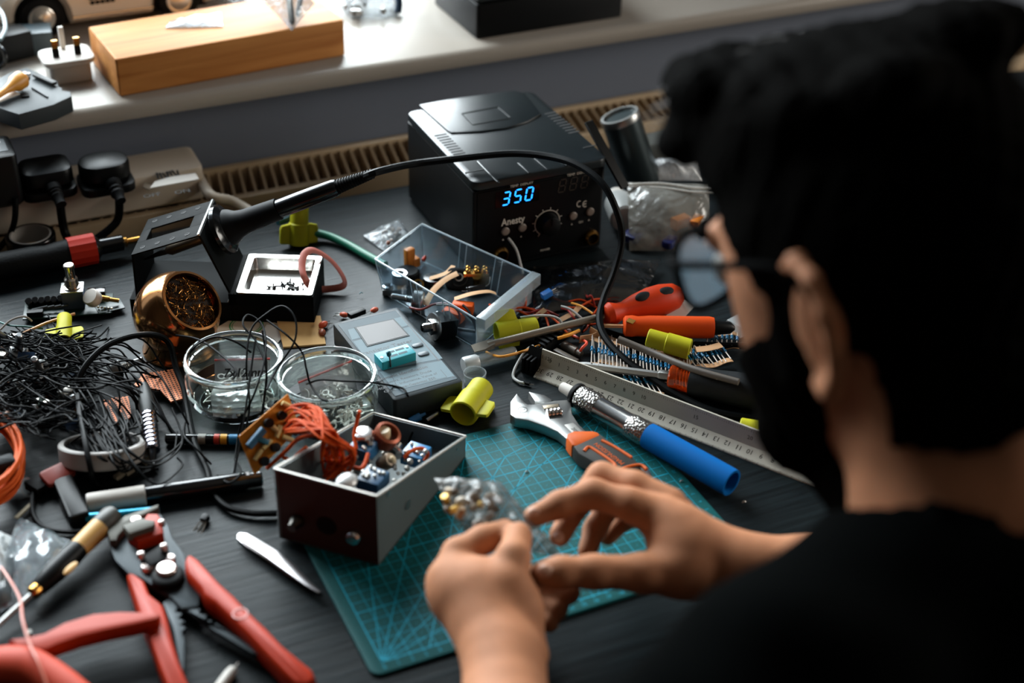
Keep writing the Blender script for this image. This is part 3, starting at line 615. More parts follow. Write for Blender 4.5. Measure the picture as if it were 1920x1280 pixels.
# bracket above: sloped top plate with slot and holes, end face, funnel
n_f = (-ex).cross(V((0, 0, 1)))
TR = hit(374, 441, MS @ V((0, .4, 0)), ey); TB = hit(396, 371, MS @ V((0, W_ - .4, 0)), ey)
TL = hit(247, 478, MS @ V((0, .4, 0)), ey); LBK = hit(268, 415, MS @ V((0, W_ - .4, 0)), ey)
I_ = MS.inverted(); tr, tl = I_ @ TR, I_ @ TL
xr, zr, xl, zl = tr.x, tr.z, tl.x, tl.z
sl = math.atan2(zr - zl, xr - xl); LP = math.hypot(zr - zl, xr - xl)
MP = M4.Translation(V((xl, 0, zl))) @ M4.Rotation(-sl, 4, 'Y')
hw = W_ / 2
mb = MB()
mb.box(0, LP, .3, hw - 1.1, -.08, .08, MP, b=.03); mb.box(0, LP, hw + 1.1, W_ - .3, -.08, .08, MP, b=.03)
mb.box(0, .9, hw - 1.1, hw + 1.1, -.08, .08, MP, b=.03); mb.box(LP - 1.4, LP, hw - 1.1, hw + 1.1, -.08, .08, MP, b=.03)
pl = t.p('top_plate', mb, BLKE)
mb = MB(); mb.box(LP - .16, LP + .06, .3, W_ - .3, -.06, .2, MP, b=.05); t.p('folded_edge', mb, mat('worn_edge', (150, 152, 152), .3, .7), pl)
mb = MB()
for k in range(4):
    for yy in (1.15, W_ - 1.15): mb.ring([(.26, .07), (.26, .11), (.16, .11), (.16, .07)], MP @ M4.Translation(V((LP * (.14 + .22 * k), yy, 0))), 14); mb.lathe([(.16, .0), (.16, .09)], MP @ M4.Translation(V((LP * (.14 + .22 * k), yy, 0))), 12)
t.p('holes', mb, mat('slot_black', (4, 5, 5), .8), pl)
# end face slopes from the plate's right edge down to the base
mb = MB(); E0 = V((xr, .3, zr)); E1 = V((-.2, .3, 2.0)); E2 = V((-.2, W_ - .3, 2.0)); E3 = V((xr, W_ - .3, zr)); nn = (E1 - E0).cross(E3 - E0).normalized() * .1
mb.rings([[tuple(p + nn) for p in (E0, E1, E2, E3)], [tuple(p - nn) for p in (E0, E1, E2, E3)]]); t.p('end_plate', mb, BLKE)
mb = MB(); mb.rings([[(xl, y, zl), (xl - .1, y, 2.0), (xl + .1, y, 2.0), (xl + .2, y, zl)] for y in (.3, W_ - .3)]); t.p('rear_plate', mb, BLKE)
# ---------------------------------------------------------------- soldering iron through the stand
mid = MS @ V(((xr - .2) / 2, hw, (zr + 2.0) / 2))
ga = far(418, 437, (at(418, 437, 6.5) - EYE).length)
def onplane(px, py): return hit(px, py, MS @ V((0, hw, 0)), ey)     # vertical plane through the stand's axis
H0 = onplane(425, 428); H1 = onplane(700, 325)
u_ = (H1 - H0).normalized(); TIP = H0 - u_ * 8.6
mb = MB(); mb.ring([(1.9, -.2), (2.35, .15), (2.3, .5), (1.7, .9), (1.5, .9), (1.4, .2)], ax(H0 - u_ * .6, H0), 28); t.p('funnel_ring', mb, BLKG, w=True)
t = Th('soldering_iron', 'black soldering iron resting in the stand with its cable over the station', 'soldering iron', ax(H0, H1)); HL = (H1 - H0).length
mb = MB(); mb.lathe([(1.1, -.3), (1.75, .1), (1.6, .6), (1.25, 1.2), (1.1, 2.0), (1.02, HL * .30), (.98, HL * .36)], None, 26); t.p('grip', mb, BLKM)
mb = MB(); mb.lathe([(.8, HL * .34), (.86, HL * .36), (.86, HL * .5), (.78, HL * .74), (.7, HL * .76)], None, 26); t.p('handle', mb, BLKG)
mb = MB(); pr = [(.66, HL * .74)]; k = 0; z = HL * .755
while z < HL * .99:
    r_ = .66 - .22 * (z / HL - .75) / .25; pr += [(r_, z), (r_, z + .14), (r_ - .1, z + .15), (r_ - .1, z + .24)]; z += .26
mb.lathe(pr, None, 18); t.p('strain_relief', mb, BLKM)
mb = MB(); mb.lathe([(.32, -6.2), (.55, -5.8), (.55, -.3)], None, 18); sh_ = t.p('heater_barrel', mb, mat('burnt_steel', (96, 84, 70), .38, .9))
mb = MB(); mb.lathe([(0, -8.8), (.07, -8.7), (.32, -6.3), (.32, -6.0)], None, 14); t.p('tip', mb, DSTEEL, sh_)
def pz(l): return [at(a, b, c) for a, b, c in l]
cord = [H1 - u_ * 1.0] + [H1 + u_ * .5] + pz([(770, 308, 10.9), (850, 298, 11.2), (950, 288, 11.6), (1020, 292, 12), (1080, 308, 12.3), (1130, 345, 11.6), (1158, 400, 9.6), (1166, 450, 7.2), (1152, 510, 4.8), (1132, 560, 3.1), (1124, 600, 2.2), (1136, 635, 1.6), (1170, 672, 1.2), (1215, 704, .9), (1280, 745, .5), (1340, 772, .4), (1420, 786, .4)])
mb = MB(); mb.tube(cord, .34, 8); t.p('cord', mb, WIRE, w=True)
# screws in the tray
t0 = None
rn = random.Random(11)
def screw(M):
    t = Th('screw', 'black machine screw heaped in the tin tray', 'screw', M, 'black screws in the tin tray')
    mb = MB(); mb.lathe([(0, 0), (.16, .01), (.2, .08), (.14, .16), (.07, .18)], None, 10); t.p('head', mb, BLKG)
    mb = MB(); pr = []
    for k in range(9): pr += [(.07, .18 + k * .09), (.09, .22 + k * .09)]
    mb.lathe(pr, None, 7); t.p('shank', mb, BLKG); return t.o
for k in range(16):
    px, py = (506 + rn.uniform(-2, 20), 545 + rn.uniform(-8, 3)) if k < 3 else (rn.uniform(530, 585), rn.uniform(531, 549))
    M = M4.Translation(at(px, py, 2.05 + rn.uniform(0, .3))) @ M4.Rotation(rn.uniform(0, 6.28), 4, 'Z') @ M4.Rotation(math.radians(rn.uniform(70, 100)), 4, 'X')
    if t0 is None: t0 = screw(M)
    else: dup(t0, M)
# rubber band leaning on the tray
pts = pz([(600, 545, .4), (640, 540, .5), (645, 525, 1.0), (622, 492, 2.4), (590, 472, 3.8), (572, 478, 4.0), (566, 500, 3.7), (572, 525, 3.1), (584, 540, 1.6)])
mb = MB(); mb.tube([p + V((0, 0, .15)) for p in pts], .36, 8, 6, closed=True, flat=(.3, 1.0)); solo('rubber_band', 'dull red wide rubber band leaning over the tray edge', 'rubber band', mb, mat('band_red', (156, 78, 64), .6))
# ---------------------------------------------------------------- brass tip cleaner
c = at(332, 592, 3.4); rb = 3.72
t = Th('tip_cleaner', 'round copper-coloured tip cleaner full of brass wool', 'tip cleaner', (c.x, c.y, 0))
C_ = V((0, 0, 3.6)); ddir = (EYE - c).normalized(); od = (V((.47, -.58, .77))).normalized()
a_open = math.radians(47)
MO = ax(C_, C_ + od)
prof = [(rb * math.sin(math.radians(th)), rb * math.cos(math.radians(th))) for th in (178, 160, 140, 120, 105, 90, 78, 66, 56, 49)]
ro, zo = rb * math.sin(a_open), rb * math.cos(a_open)
prof += [(ro + .1, zo + .02), (ro + .1, zo + .18), (ro - .12, zo + .2), (ro - .16, zo - .1), (ro + .2, zo - .6), (rb * .9, 0), (.1, -rb * .9)]
mb = MB(); rg = prof; mb.rings([[(r * math.cos(2 * math.pi * k / 44), r * math.sin(2 * math.pi * k / 44), z) for k in range(44)] for r, z in rg], MO); t.p('bowl', mb, GOLDM, ang=50)
mb = MB(); mb.lathe([(3.15, 0), (3.3, .15), (3.3, .3), (3.15, .5), (3.1, 1.2), (3.15, 2.4)], None, 44); t.p('foot', mb, GOLDM)
WOOL = mat('brass_wool', (120, 76, 34), .3, 1.0)
mb = MB(); mb.lathe([(ro * .98, zo - .9), (ro * .9, zo - .6), (ro * .5, zo - .4), (0, zo - .3)], MO, 30); t.p('wool_core', mb, mat('wool_dark', (26, 16, 8), .8))
mb = MB()
rn = random.Random(5)
for k in range(420):
    a0 = rn.uniform(0, 6.28); r0 = ro * math.sqrt(rn.uniform(0, .9)); z0 = zo - .15 - .5 * (r0 / ro) ** 2
    pts = []
    for j in range(4):
        pts.append(MO @ V((r0 * math.cos(a0) + rn.uniform(-.35, .35), r0 * math.sin(a0) + rn.uniform(-.35, .35), z0 + rn.uniform(-.2, .3))))
    mb.tube(pts, .02, 4, 3)
t.p('brass_wool', mb, mat('wool_base', (120, 78, 34), .22, 1.0), kind='stuff')
# ---------------------------------------------------------------- cutting mat
A = at(700, 1273); B = at(1410, 1048); am = math.atan2((B - A).y, (B - A).x)
MM = rz(A, am)
t = Th('cutting_mat', 'teal self-healing cutting mat with printed centimetre grid', 'cutting mat', MM)
MATM = mat('mat_teal', (2, 78, 80), .6, spec=.22, bump=(1800, .25, .0004), var=(700, .25))
mb = MB(); mb.box(0, 30, 0, 22, 0, .28, b=.05, r=.7); t.p('sheet', mb, MATM)
mb = MB(); zt = .284
def ln(x0, y0, x1, y1, w_=.05):
    a_ = V((x0, y0, 0)); b_ = V((x1, y1, 0)); d = (b_ - a_).normalized(); n = V((-d.y, d.x, 0)) * w_ / 2
    mb.quad((a_ - n) + V((0, 0, zt)), (b_ - n) + V((0, 0, zt)), (b_ + n) + V((0, 0, zt)), (a_ + n) + V((0, 0, zt)))
g0x, g1x, g0y, g1y = 1.0, 29.0, 1.0, 21.0
for k in range(29): ln(g0x + k, g0y, g0x + k, g1y, .085 if k % 5 == 0 else .045)
for k in range(21): ln(g0x, g0y + k, g1x, g0y + k, .085 if k % 5 == 0 else .045)
for (x, y, sx_, angs) in ((g0x, g0y, 1, (15, 30, 45, 60, 75)), (g1x, g1y, -1, (15, 30, 45, 60))):
    for a_ in angs:
        c_, s_ = math.cos(math.radians(a_)), math.sin(math.radians(a_)); L_ = min(28 / c_, 20 / s_, 24)
        ln(x, y, x + sx_ * c_ * L_, y + sx_ * s_ * L_, .07)
ln(16, 21, 16 - 20 / math.tan(math.radians(60)), 1, .08); ln(24, 21, 8, 5, .07)
for i in range(28):
    for j in range(20): mb.box(i + 1.47, i + 1.53, j + 1.47, j + 1.53, .28, .283)
for k in range(0, 29): mb.box(g0x + k - .02, g0x + k + .02, .7, 1, .28, .283); mb.box(g0x + k - .02, g0x + k + .02, 21, 21.3, .28, .283)
for k in range(0, 29, 1):
    mb.text(str(28 - k), .42, M4.Translation(V((g0x + k, 21.5, .283))) @ M4.Rotation(math.pi, 4, 'Z'), depth=0); mb.text(str(k), .42, M4.Translation(V((g0x + k, .45, .283))), depth=0)
for k in range(0, 21): mb.text(str(k), .42, M4.Translation(V((29.5, g0y + k, .283))) @ M4.Rotation(math.pi / 2, 4, 'Z'), depth=0)
t.p('printed_grid', mb, mat('mat_print', (6, 146, 172), .6, spec=.2))
# ---------------------------------------------------------------- transistor tester
tc_ = [at(622, 604, 2.3), at(748, 574, 2.3), at(868, 713, 2.3), at(739, 752, 2.3)]
u = ((tc_[1] - tc_[0]) + (tc_[2] - tc_[3])).normalized(); ct = sum(tc_, V()) / 4
vdir = V((-u.y, u.x, 0)); hw_ = ((tc_[1] - tc_[0]).length + (tc_[2] - tc_[3]).length) / 4; hl = ((tc_[0] - tc_[3]).length + (tc_[1] - tc_[2]).length) / 4
MT = fr((ct.x, ct.y, 0), u)
t = Th('transistor_tester', 'grey handheld transistor tester with blank screen and turquoise socket', 'tester', MT)
mb = MB(); mb.box(-hw_, hw_, -hl, hl, 0, 2.3, b=.22, r=.35); t.p('case', mb, DKG)
FACE = mat('tester_face', (66, 82, 90), .5, spec=.2); FACEL = mat('tester_face_light', (100, 120, 128), .5, spec=.2)
mb = MB(); mb.box(-hw_ + .35, hw_ - .35, -hl + .5, hl - .5, 2.25, 2.33, r=.1); fc = t.p('face_label', mb, FACE)
IT = MT.inverted()
def Tp(px, py, z=2.33): q = IT @ at(px, py, z); return q.x, q.y
def tr(mb, pts, z0, z1): mb.prism(ccw([Tp(*p) for p in pts]), z0, z1)
mb = MB(); tr(mb, [(652, 618), (752, 594), (765, 610), (660, 637)], 2.32, 2.34); tr(mb, [(662, 640), (700, 690), (708, 694), (830, 672), (812, 650), (770, 612)], 2.32, 2.34); tr(mb, [(712, 697), (740, 732), (852, 705), (828, 676)], 2.32, 2.342); t.p('light_stripe', mb, FACEL, fc)
mb = MB(); s4 = [Tp(*p) for p in ((668, 615), (737, 600), (764, 629), (690, 648))]
mb.prism(ccw(inset(ccw(s4), -.14)), 2.33, 2.38); t.p('screen_frame', mb, DKG, fc)
mb = MB(); mb.prism(ccw(s4), 2.36, 2.4); t.p('screen', mb, mat('lcd_grey', (126, 124, 124), .35, spec=.1), fc)
mb = MB(); c_ = V(Tp(722, 652)); mb.text('Transistor Tester', .72, M4.Translation(V((c_.x, c_.y, 2.345))), depth=.004)
c_ = V(Tp(757, 707)); mb.text('Automatic Identification', .5, M4.Translation(V((c_.x, c_.y + .55, 2.346))), depth=.004, bold=.012)
for k, s_ in enumerate(('Transistors, Resistors, Diode', 'MOS, SCR, Inductance, Value of', 'Capacitance, Capacitor ESR')): mb.text(s_, .42, M4.Translation(V((c_.x, c_.y - .15 - k * .55, 2.346))), depth=.004)
for a_, b_ in (((733, 702), (746, 727)), ((746, 727), (838, 707)), ((838, 707), (826, 693))):
    a_, b_ = V(Tp(*a_)).to_3d() + V((0, 0, 2.345)), V(Tp(*b_)).to_3d() + V((0, 0, 2.345)); mb.box(0, (b_ - a_).length, -.02, .02, 0, .004, fr(a_, b_ - a_))
a_, b_ = V(Tp(641, 605)), V(Tp(742, 581)); d_ = V(Tp(850, 708))
for p_, q_ in ((a_, b_), (b_, d_)): mb.box(0, (q_ - p_).length, -.06, .06, 0, .006, fr((p_.x, p_.y, 2.335), (q_ - p_).to_3d()))
t.p('printing', mb, mat('tester_print', (40, 48, 54), .5), fc)
for px, py in ((783, 648), (794, 664)):
    mb = MB(); c_ = V(Tp(px, py)); mb.prism([(c_.x + x, c_.y + y) for x, y in rr(-.5, .5, -.28, .28, .25)], 2.33, 2.46, b=.05); t.p('button', mb, mat('tester_button', (70, 80, 86), .45))
ZIF = mat('turquoise_plastic', (28, 140, 152), .4)
zi = [Tp(702, 664, 3.2), Tp(765, 645, 3.2), Tp(779, 658, 3.2), Tp(716, 678, 3.2)]
zc = (V(zi[0]) + V(zi[2])) / 2; zu = (V(zi[1]) - V(zi[0])).normalized(); zl_ = ((V(zi[1]) - V(zi[0])).length + (V(zi[2]) - V(zi[3])).length) / 4
MZ = fr((zc.x, zc.y, 2.33), zu.to_3d()); zw = .8
mb = MB(); mb.box(-zl_, zl_, -zw, zw, 0, .85, MZ, b=.06, r=.08); zb = t.p('zif_socket', mb, ZIF, label='turquoise lever socket')
mb = MB()
for y in (-.3, .3):
    for x0 in (-.7, .2): mb.box(x0, x0 + .8, y - .13, y + .13, .84, .86, MZ)
t.p('contact_slot', mb, mat('zif_dark', (10, 60, 70), .6), zb)
mb = MB(); mb.tube([MZ @ V((-zl_ + .75, -zw - .05, .2)), MZ @ V((-zl_ + .72, -zw - .02, .8)), MZ @ V((-zl_ + .7, -zw + .1, 1.3))], .07, 8); t.p('lever', mb, DSTEEL, zb)
mb = MB(); mb.ball(MZ @ V((-zl_ + .7, -zw + .15, 1.42)), .22, n=12, sz=1.3); t.p('lever_cap', mb, mat('zif_cap', (12, 96, 108), .4), zb)
for x in (-zl_ + .3, zl_ - .3):
    mb = MB(); mb.lathe([(.14, .84), (.13, .9), (.05, .9), (.05, .86)], MZ @ M4.Translation(V((x, .3 if x > 0 else -.1, 0))), 12); t.p('screw', mb, STEEL, zb)
# ---------------------------------------------------------------- glass jars
GLASS = mat('jar_glass', (246, 252, 250), .0, spec=.5, trans=1.0, ior=1.45)
def jar(label, px, py):
    c = at(px, py, 4.6); t = Th('glass_jar', label, 'jar', (c.x, c.y, 0))
    o_ = [(0, 0), (3.1, 0), (3.35, .12), (3.75, .7), (4.05, 1.6), (4.12, 2.6), (4.02, 3.2), (3.86, 3.45), (3.84, 3.9), (4.0, 4.05), (4.08, 4.3), (4.02, 4.52), (3.85, 4.6)]
    i_ = [(3.7, 4.52), (3.62, 4.2), (3.62, 3.5), (3.78, 3.1), (3.86, 2.6), (3.8, 1.7), (3.5, .8), (3.0, .35), (0, .42)]
    mb = MB(); mb.rings([[(max(r, .01) * math.cos(2 * math.pi * k / 56), max(r, .01) * math.sin(2 * math.pi * k / 56), z) for k in range(56)] for r, z in o_[4:10] + i_[2:6]], cap=False); mb.f += [(8 * 56 + 56 + i, 8 * 56 + 56 + (i + 1) % 56, (i + 1) % 56, i) for i in range(56)]; t.p('glass_wall', mb, film('jar_wall', (226, 240, 236), .96, .03, (26, .25), 1.42), ang=60)
    mb = MB(); mb.ring([(3.84, 3.9), (4.0, 4.05), (4.08, 4.3), (4.02, 4.52), (3.85, 4.6), (3.7, 4.52), (3.62, 4.2), (3.62, 3.8)], None, 56); t.p('glass_rim', mb, GLASS, ang=60)
    mb = MB(); mb.lathe([(0, 0), (3.1, 0), (3.35, .12), (3.75, .7), (3.5, .8), (3.0, .35), (0, .42)], None, 56); t.p('glass_base', mb, GLASS, ang=60)
    return t, V((c.x, c.y, 0))
t, J1 = jar('open glass jar holding a zip bag marked in ink, nearer the copper ball', 437, 667)
t, J2 = jar('open glass jar of bare metal terminals, beside the grey tester', 613, 698)
def strip_bag(label, c, az, ln_, hg, text=None, lean=.5):
    d = V((math.cos(az), math.sin(az), 0)); n = V((-d.y, d.x, 0)); a_ = c - d * ln_ / 2; b_ = c + d * ln_ / 2; upv = (V((0, 0, 1)) + n * lean).normalized() * hg
    t = Th('zip_bag', label, 'zip bag', tuple(c)); mb = pil(a_, b_, b_ + upv, a_ + upv, .6, int(hg * 100), amp=.4); t.p('film', mb, film('zip_film', (190, 194, 196), .72, .15, (60, .5), 1.35), w=True)
    mb = MB(); fa = -n * .06 * (1 if n.y > 0 else -1); mb.tube([a_ + upv * .9 + fa, b_ + upv * .9 + fa], .09, 6, 1); t.p('red_seal', mb, mat('seal_red', (190, 40, 34), .5), w=True)
    return t, a_, b_, upv, n
t, a_, b_, uv_, n_ = strip_bag('small clear zip bag with red seal and black handwriting in the jar', J1 + V((.6, .2, .75)), -.35, 4.6, 3.0, lean=.75)
mb = MB(); nq = (b_ - a_).cross(uv_).normalized(); nq = nq if nq.dot(EYE - a_) > 0 else -nq; M = fr(a_ * .45 + b_ * .55 + uv_ * .5 + nq * .75, b_ - a_, nq); mb.text('7x12mm', 1.0, M, shear=.2, bold=.02); t.p('handwriting', mb, INK, w=True)
mb = MB(); mb.ball(J1 + V((-1.3, -.9, 1.7)), 1.0, n=16, sz=.8); solo('cotton_wad', 'pale plastic bead inside the zip bag in the jar', 'bead', mb, mat('milky', (190, 188, 184), .5))
strip_bag('clear bag with upright red seal leaning inside the second jar', J2 + V((.6, 1.0, .7)), .25, 5.2, 3.2, lean=.3)
def bits(label, c, n, R_, z0, seed, name='metal_terminals'):
    rn = random.Random(seed); mb = MB()
    for k in range(n):
        a0 = rn.uniform(0, 6.28); r0 = R_ * math.sqrt(rn.random()); p = c + V((r0 * math.cos(a0), r0 * math.sin(a0), z0 + rn.uniform(0, .8)))
        M = M4.Translation(p) @ M4.Rotation(rn.uniform(0, 6.28), 4, 'Z') @ M4.Rotation(rn.uniform(-1, 1), 4, 'X')
        q = rn.random()
        if q < .4: mb.ring([(.34, -.05), (.34, .05), (.22, .05), (.22, -.05)], M, 12); mb.box(.3, 1.1, -.1, .1, -.03, .03, M)
        elif q < .75: mb.tube([M @ V((-.7, 0, 0)), M @ V((0, .2, .1)), M @ V((.8, 0, 0))], .06, 5, 3)
        else: mb.lathe([(.18, -.4), (.18, .4), (.1, .42), (.1, .7)], M, 8)
    o = solo(name, label, 'terminals', mb, mat('bright_tin', (214, 210, 202), .35, .35), kind='stuff')
bits('heap of small silver terminals at the bottom of the jar with handwriting', J1, 60, 2.7, .55, 3)
bits('heap of ring terminals and wire ends in the jar beside the tester', J2, 70, 2.8, .55, 8)
mb = pil(J1 + V((-2.6, -2.2, .6)), J1 + V((1.4, -2.9, .6)), J1 + V((1.4, -2.0, 2.3)), J1 + V((-2.5, -1.4, 2.3)), .7, 77, amp=1.0); solo('foil_pouch', 'crumpled silvery pouch pressed against the front of the jar', 'pouch', mb, film('foil', (225, 228, 230), .25, .14, (50, 1.0)))
# cards behind the jars
pp = ppoly([(408, 613), (460, 583), (545, 616), (514, 648), (470, 640), (405, 634)], .05)
t = Th('printed_card', 'pale card with a green printed ring behind the first jar', 'card', (pp[0][0], pp[0][1], 0)); mb = MB(); mb.prism(pp, 0, .06); t.p('card', mb, mat('card_grey', (170, 160, 142), .8), w=True)
mb = MB(); c_ = at(462, 610, .07); mb.ring([(1.55, 0), (1.55, .01), (1.42, .01), (1.42, 0)], M4.Translation(c_), 30); mb.ring([(1.3, 0), (1.3, .01), (1.24, .01), (1.24, 0)], M4.Translation(c_), 30); mb.prism(circ(1.6, .7, .5, 14), 0, .01, M4.Translation(c_)); t.p('green_print', mb, mat('green_ink', (40, 120, 60), .7), w=True)
mb = MB(); mb.prism(ppoly([(478, 640), (500, 608), (547, 612), (514, 650)], .1), .07, .1); t.p('white_leaf', mb, PAPERW, w=True)
mb = MB(); mb.prism(ppoly([(518, 596), (601, 592), (611, 645), (531, 651)], .15), 0, .2, b=.03); solo('sticky_note_pad', 'tan square note pad lying between the jars and the tester', 'note pad', mb, mat('tan_note', (222, 176, 112), .8))
# small capacitors by the tester
for k, (px, py, c, l) in enumerate(((606, 608, (206, 78, 40), 'red-orange'), (604, 623, (140, 70, 44), 'dark brown'), (645, 590, (206, 90, 60), 'pale red'), (702, 581, (196, 84, 52), 'small rust-red'))):
    p = at(px, py, .35); t = Th('disc_capacitor', l + ' dipped capacitor at the edge of the grey tester', 'capacitor', rz(p, .4 + k))
    mb = MB(); mb.ball((0, 0, 0), .42 if k < 2 else .36, n=12, sx=1.2, sz=.7, sy=.8); t.p('body', mb, mat('cap%d' % k, c, .35))
    for s_ in (-1, 1): mb = MB(); mb.tube([(.35, s_ * .15, 0), (.7, s_ * .2, -.1), (1.0, s_ * .25, -.25)], .035, 5); t.p('lead', mb, SOLDER)
mb = MB(); a_, b_ = at(655, 597, .9), at(683, 586, .9); mb.box(0, (b_ - a_).length, -.3, .3, 0, .5, fr(a_, b_ - a_), b=.05); solo('black_regulator', 'small black chip with metal tab behind the tester', 'chip', mb, BLK)
# ---------------------------------------------------------------- clear tray of parts
q = [at(791, 420, 3.7), at(998, 512, 3.7), at(893, 598, 3.7), at(703, 486, 3.7)]
ux = ((q[1] - q[0]) + (q[2] - q[3])).normalized(); cq = sum(q, V()) / 4; LX = ((q[1] - q[0]).length + (q[2] - q[3]).length) / 4; LY = ((q[3] - q[0]).length + (q[2] - q[1]).length) / 4
MQ = fr((cq.x, cq.y, 0), ux); IQ = MQ.inverted()
t = Th('clear_parts_tray', 'clear plastic parts tray with a label lip, full of small components', 'parts tray', MQ)
qq = [IQ @ p for p in q]; rim = ccw([(p.x, p.y) for p in qq]); flo = [(x * .93, y * .86) for x, y in rim]
TRM = film('tray_plastic', (190, 216, 230), .95, .08, None, 1.4)
mb = MB(); ri = inset(rim, .14); fi = inset(flo, .14)
mb.rings([[(x, y, z) for x, y in pl_] for pl_, z in ((flo, .0), (rim, 3.7), (ri, 3.7), (fi, .16))]); t.p('tray_wall', mb, TRM)
EDGE = film('tray_edge', (206, 220, 226), .4, .2, None, 1.4)
mb = MB(); mb.tube([(x, y, 3.7) for x, y in rim], .09, 6, 1, closed=True); mb.tube([(x, y, .05) for x, y in flo], .05, 6, 1, closed=True)
for i in range(4): mb.tube([(rim[i][0], rim[i][1], 3.7), (flo[i][0], flo[i][1], 0)], .05, 5, 1)
E_ = [(qq[0], qq[1]), (qq[3], qq[2])]
for (pa, pb) in E_:
    for f_ in (.36, .42, .68, .74):
        a_ = pa.lerp(pb, f_); mb.tube([(a_.x, a_.y, 3.65), (a_.x * .95, a_.y * .87, .1)], .05, 5, 1)
t.p('rim_and_ribs', mb, EDGE)
a_, b_ = qq[1], qq[2]; dl = (b_ - a_); ML = fr((a_.x, a_.y, 0), (dl.x, dl.y, 0))
Ld = dl.length
mb = MB(); mb.box(0, Ld, -.05, .05, .6, 3.9, ML); mb.box(0, Ld, -.05, .9, 3.8, 3.92, ML, b=.03); mb.box(0, Ld, .8, .9, 2.8, 3.9, ML); mb.box(0, .1, 0, .9, 2.9, 3.9, ML); mb.box(Ld - .1, Ld, 0, .9, 2.9, 3.9, ML)
t.p('label_lip', mb, film('lip_plastic', (206, 216, 220), .74, .2, None, 1.25))
def inz(px, py, z): return at(px, py, z)
def compo(name, label, M): return Th(name, label, 'component', M)
t = compo('orange_switch', 'amber toggle cap and black knurled knob in the clear tray', rz(inz(768, 503, .4), .3))
mb = MB(); mb.box(-.5, .5, -.35, .35, .3, 2.2, b=.15, r=.2); t.p('cap', mb, mat('amber_block', (226, 150, 52), .4))
mb = MB(); mb.box(.2, 1.0, -.4, .4, 0, 1.0, b=.12); t.p('side_cap', mb, mat('amber_block', (226, 150, 52), .4))
t = compo('knurled_knob', 'black knurled knob beside the amber cap in the clear tray', rz(inz(764, 524, .3), .3)); mb = MB()
mb.rings([[((1.15 - .05 * (k % 2) - ch) * math.cos(2 * math.pi * k / 48), (1.15 - .05 * (k % 2) - ch) * math.sin(2 * math.pi * k / 48), z) for k in range(48)] for z, ch in ((0, 0), (.9, 0), (1.05, .15))]); t.p('cap', mb, BLKM)
t = compo('power_jack', 'black square jack with round metal-lined hole in the clear tray', ax(inz(862, 524, .8), inz(862, 524, .8) + V((-.35, -.55, .75))))
mb = MB(); mb.box(-1.3, 1.3, -1.1, 1.1, -1.2, .4, b=.25, r=.6); t.p('body', mb, BLK)
mb = MB(); mb.ring([(.85, .38), (.85, .46), (.7, .46), (.6, .3)], None, 24); hl_ = t.p('recess', mb, BLKG)
mb = MB(); mb.ring([(.42, .4), (.42, .75), (.28, .75), (.28, .4)], None, 20); t.p('sleeve', mb, CHROME, hl_)
t = compo('brass_terminal', 'brass terminal block with three round posts in the clear tray', rz(inz(893, 530, .3), -.4))
mb = MB(); mb.box(-1.2, 1.2, -.5, .5, 0, 1.3, b=.1); t.p('block', mb, BRASS)
for k in range(3):
    for y in (-.25, .3): mb = MB(); mb.ball((-.8 + .8 * k, y, 1.45), .27, n=10); t.p('post', mb, BRASS)
t = compo('black_capacitor', 'black cylindrical capacitor lying at the front of the clear tray', ax(inz(874, 545, .6), inz(915, 538, .6)))
mb = MB(); mb.lathe([(0, 0), (.35, .03), (.38, .15), (.34, .25), (.38, .35), (.38, 1.8), (.3, 1.86), (0, 1.86)], None, 16); t.p('can', mb, BLKG)
mb = MB(); mb.tube([(.1, 0, 1.8), (.1, .3, 2.3), (.4, .8, 2.5)], .04, 5); mb.tube([(-.1, 0, 0), (-.2, .2, -.5)], .04, 5); t.p('lead', mb, SOLDER)
for k, (pts, l) in enumerate((([(797, 572, .3), (812, 545, .9), (835, 524, 1.4), (858, 512, 1.8)], 'tan paper tape strip across the left half of the clear tray'), ([(852, 560, 1.2), (885, 550, 1.7), (915, 546, 1.6), (930, 550, 1.3)], 'cream tape strip curving along the front of the clear tray'), ([(805, 522, .8), (835, 512, 1.3), (850, 498, 1.7)], 'short torn tan tape beside the black jack'))):
    mb = MB(); mb.tube(pz(pts), .32, 6, 6, flat=(1.0, .1)); solo('tape_strip', l, 'paper tape', mb, TAPE)
t = compo('red_led', 'tiny red lamp with two thin legs at the back of the clear tray', rz(inz(793, 488, .6), .7)); mb = MB(); mb.lathe([(.2, 0), (.2, .4), (.12, .55), (0, .6)], M4.Rotation(1.2, 4, 'Y'), 10); t.p('lens', mb, mat('red_lens', (210, 60, 24), .2))
mb = MB(); mb.tube([(0, .08, 0), (-.5, .1, -.15), (-1.1, .2, -.3)], .03, 5); mb.tube([(0, -.08, 0), (-.5, -.1, -.15), (-1.1, -.1, -.3)], .03, 5); t.p('lead', mb, SOLDER)
t = compo('chrome_washer_jack', 'round chrome socket standing in the left corner of the clear tray', rz(inz(750, 535, .3))); mb = MB(); mb.lathe([(.75, 0), (.75, 1.0), (.65, 1.2), (.3, 1.25)], None, 20); t.p('body', mb, mat('grey_socket', (120, 124, 128), .3, .6)); mb = MB(); mb.ring([(.72, 1.15), (.72, 1.4), (.4, 1.4), (.4, 1.15)], None, 20); t.p('ring', mb, CHROME)
mb = MB(); mb.ring([(.55, 0), (.55, .16), (.36, .16), (.36, 0)], ax(inz(785, 534, .9), inz(785, 534, .9) + V((-.5, -.6, .6))), 22); solo('brass_washer', 'bronze ring washer leaning on the tray wall', 'washer', mb, BRASS)
mb = MB(); mb.lathe([(.9, 0), (1.0, .2), (.9, .6), (0, .65)], M4.Translation(inz(812, 530, .2)), 20); solo('round_switch_knob', 'low black round cap between the tape and amber cap in the tray', 'cap', mb, BLKG)
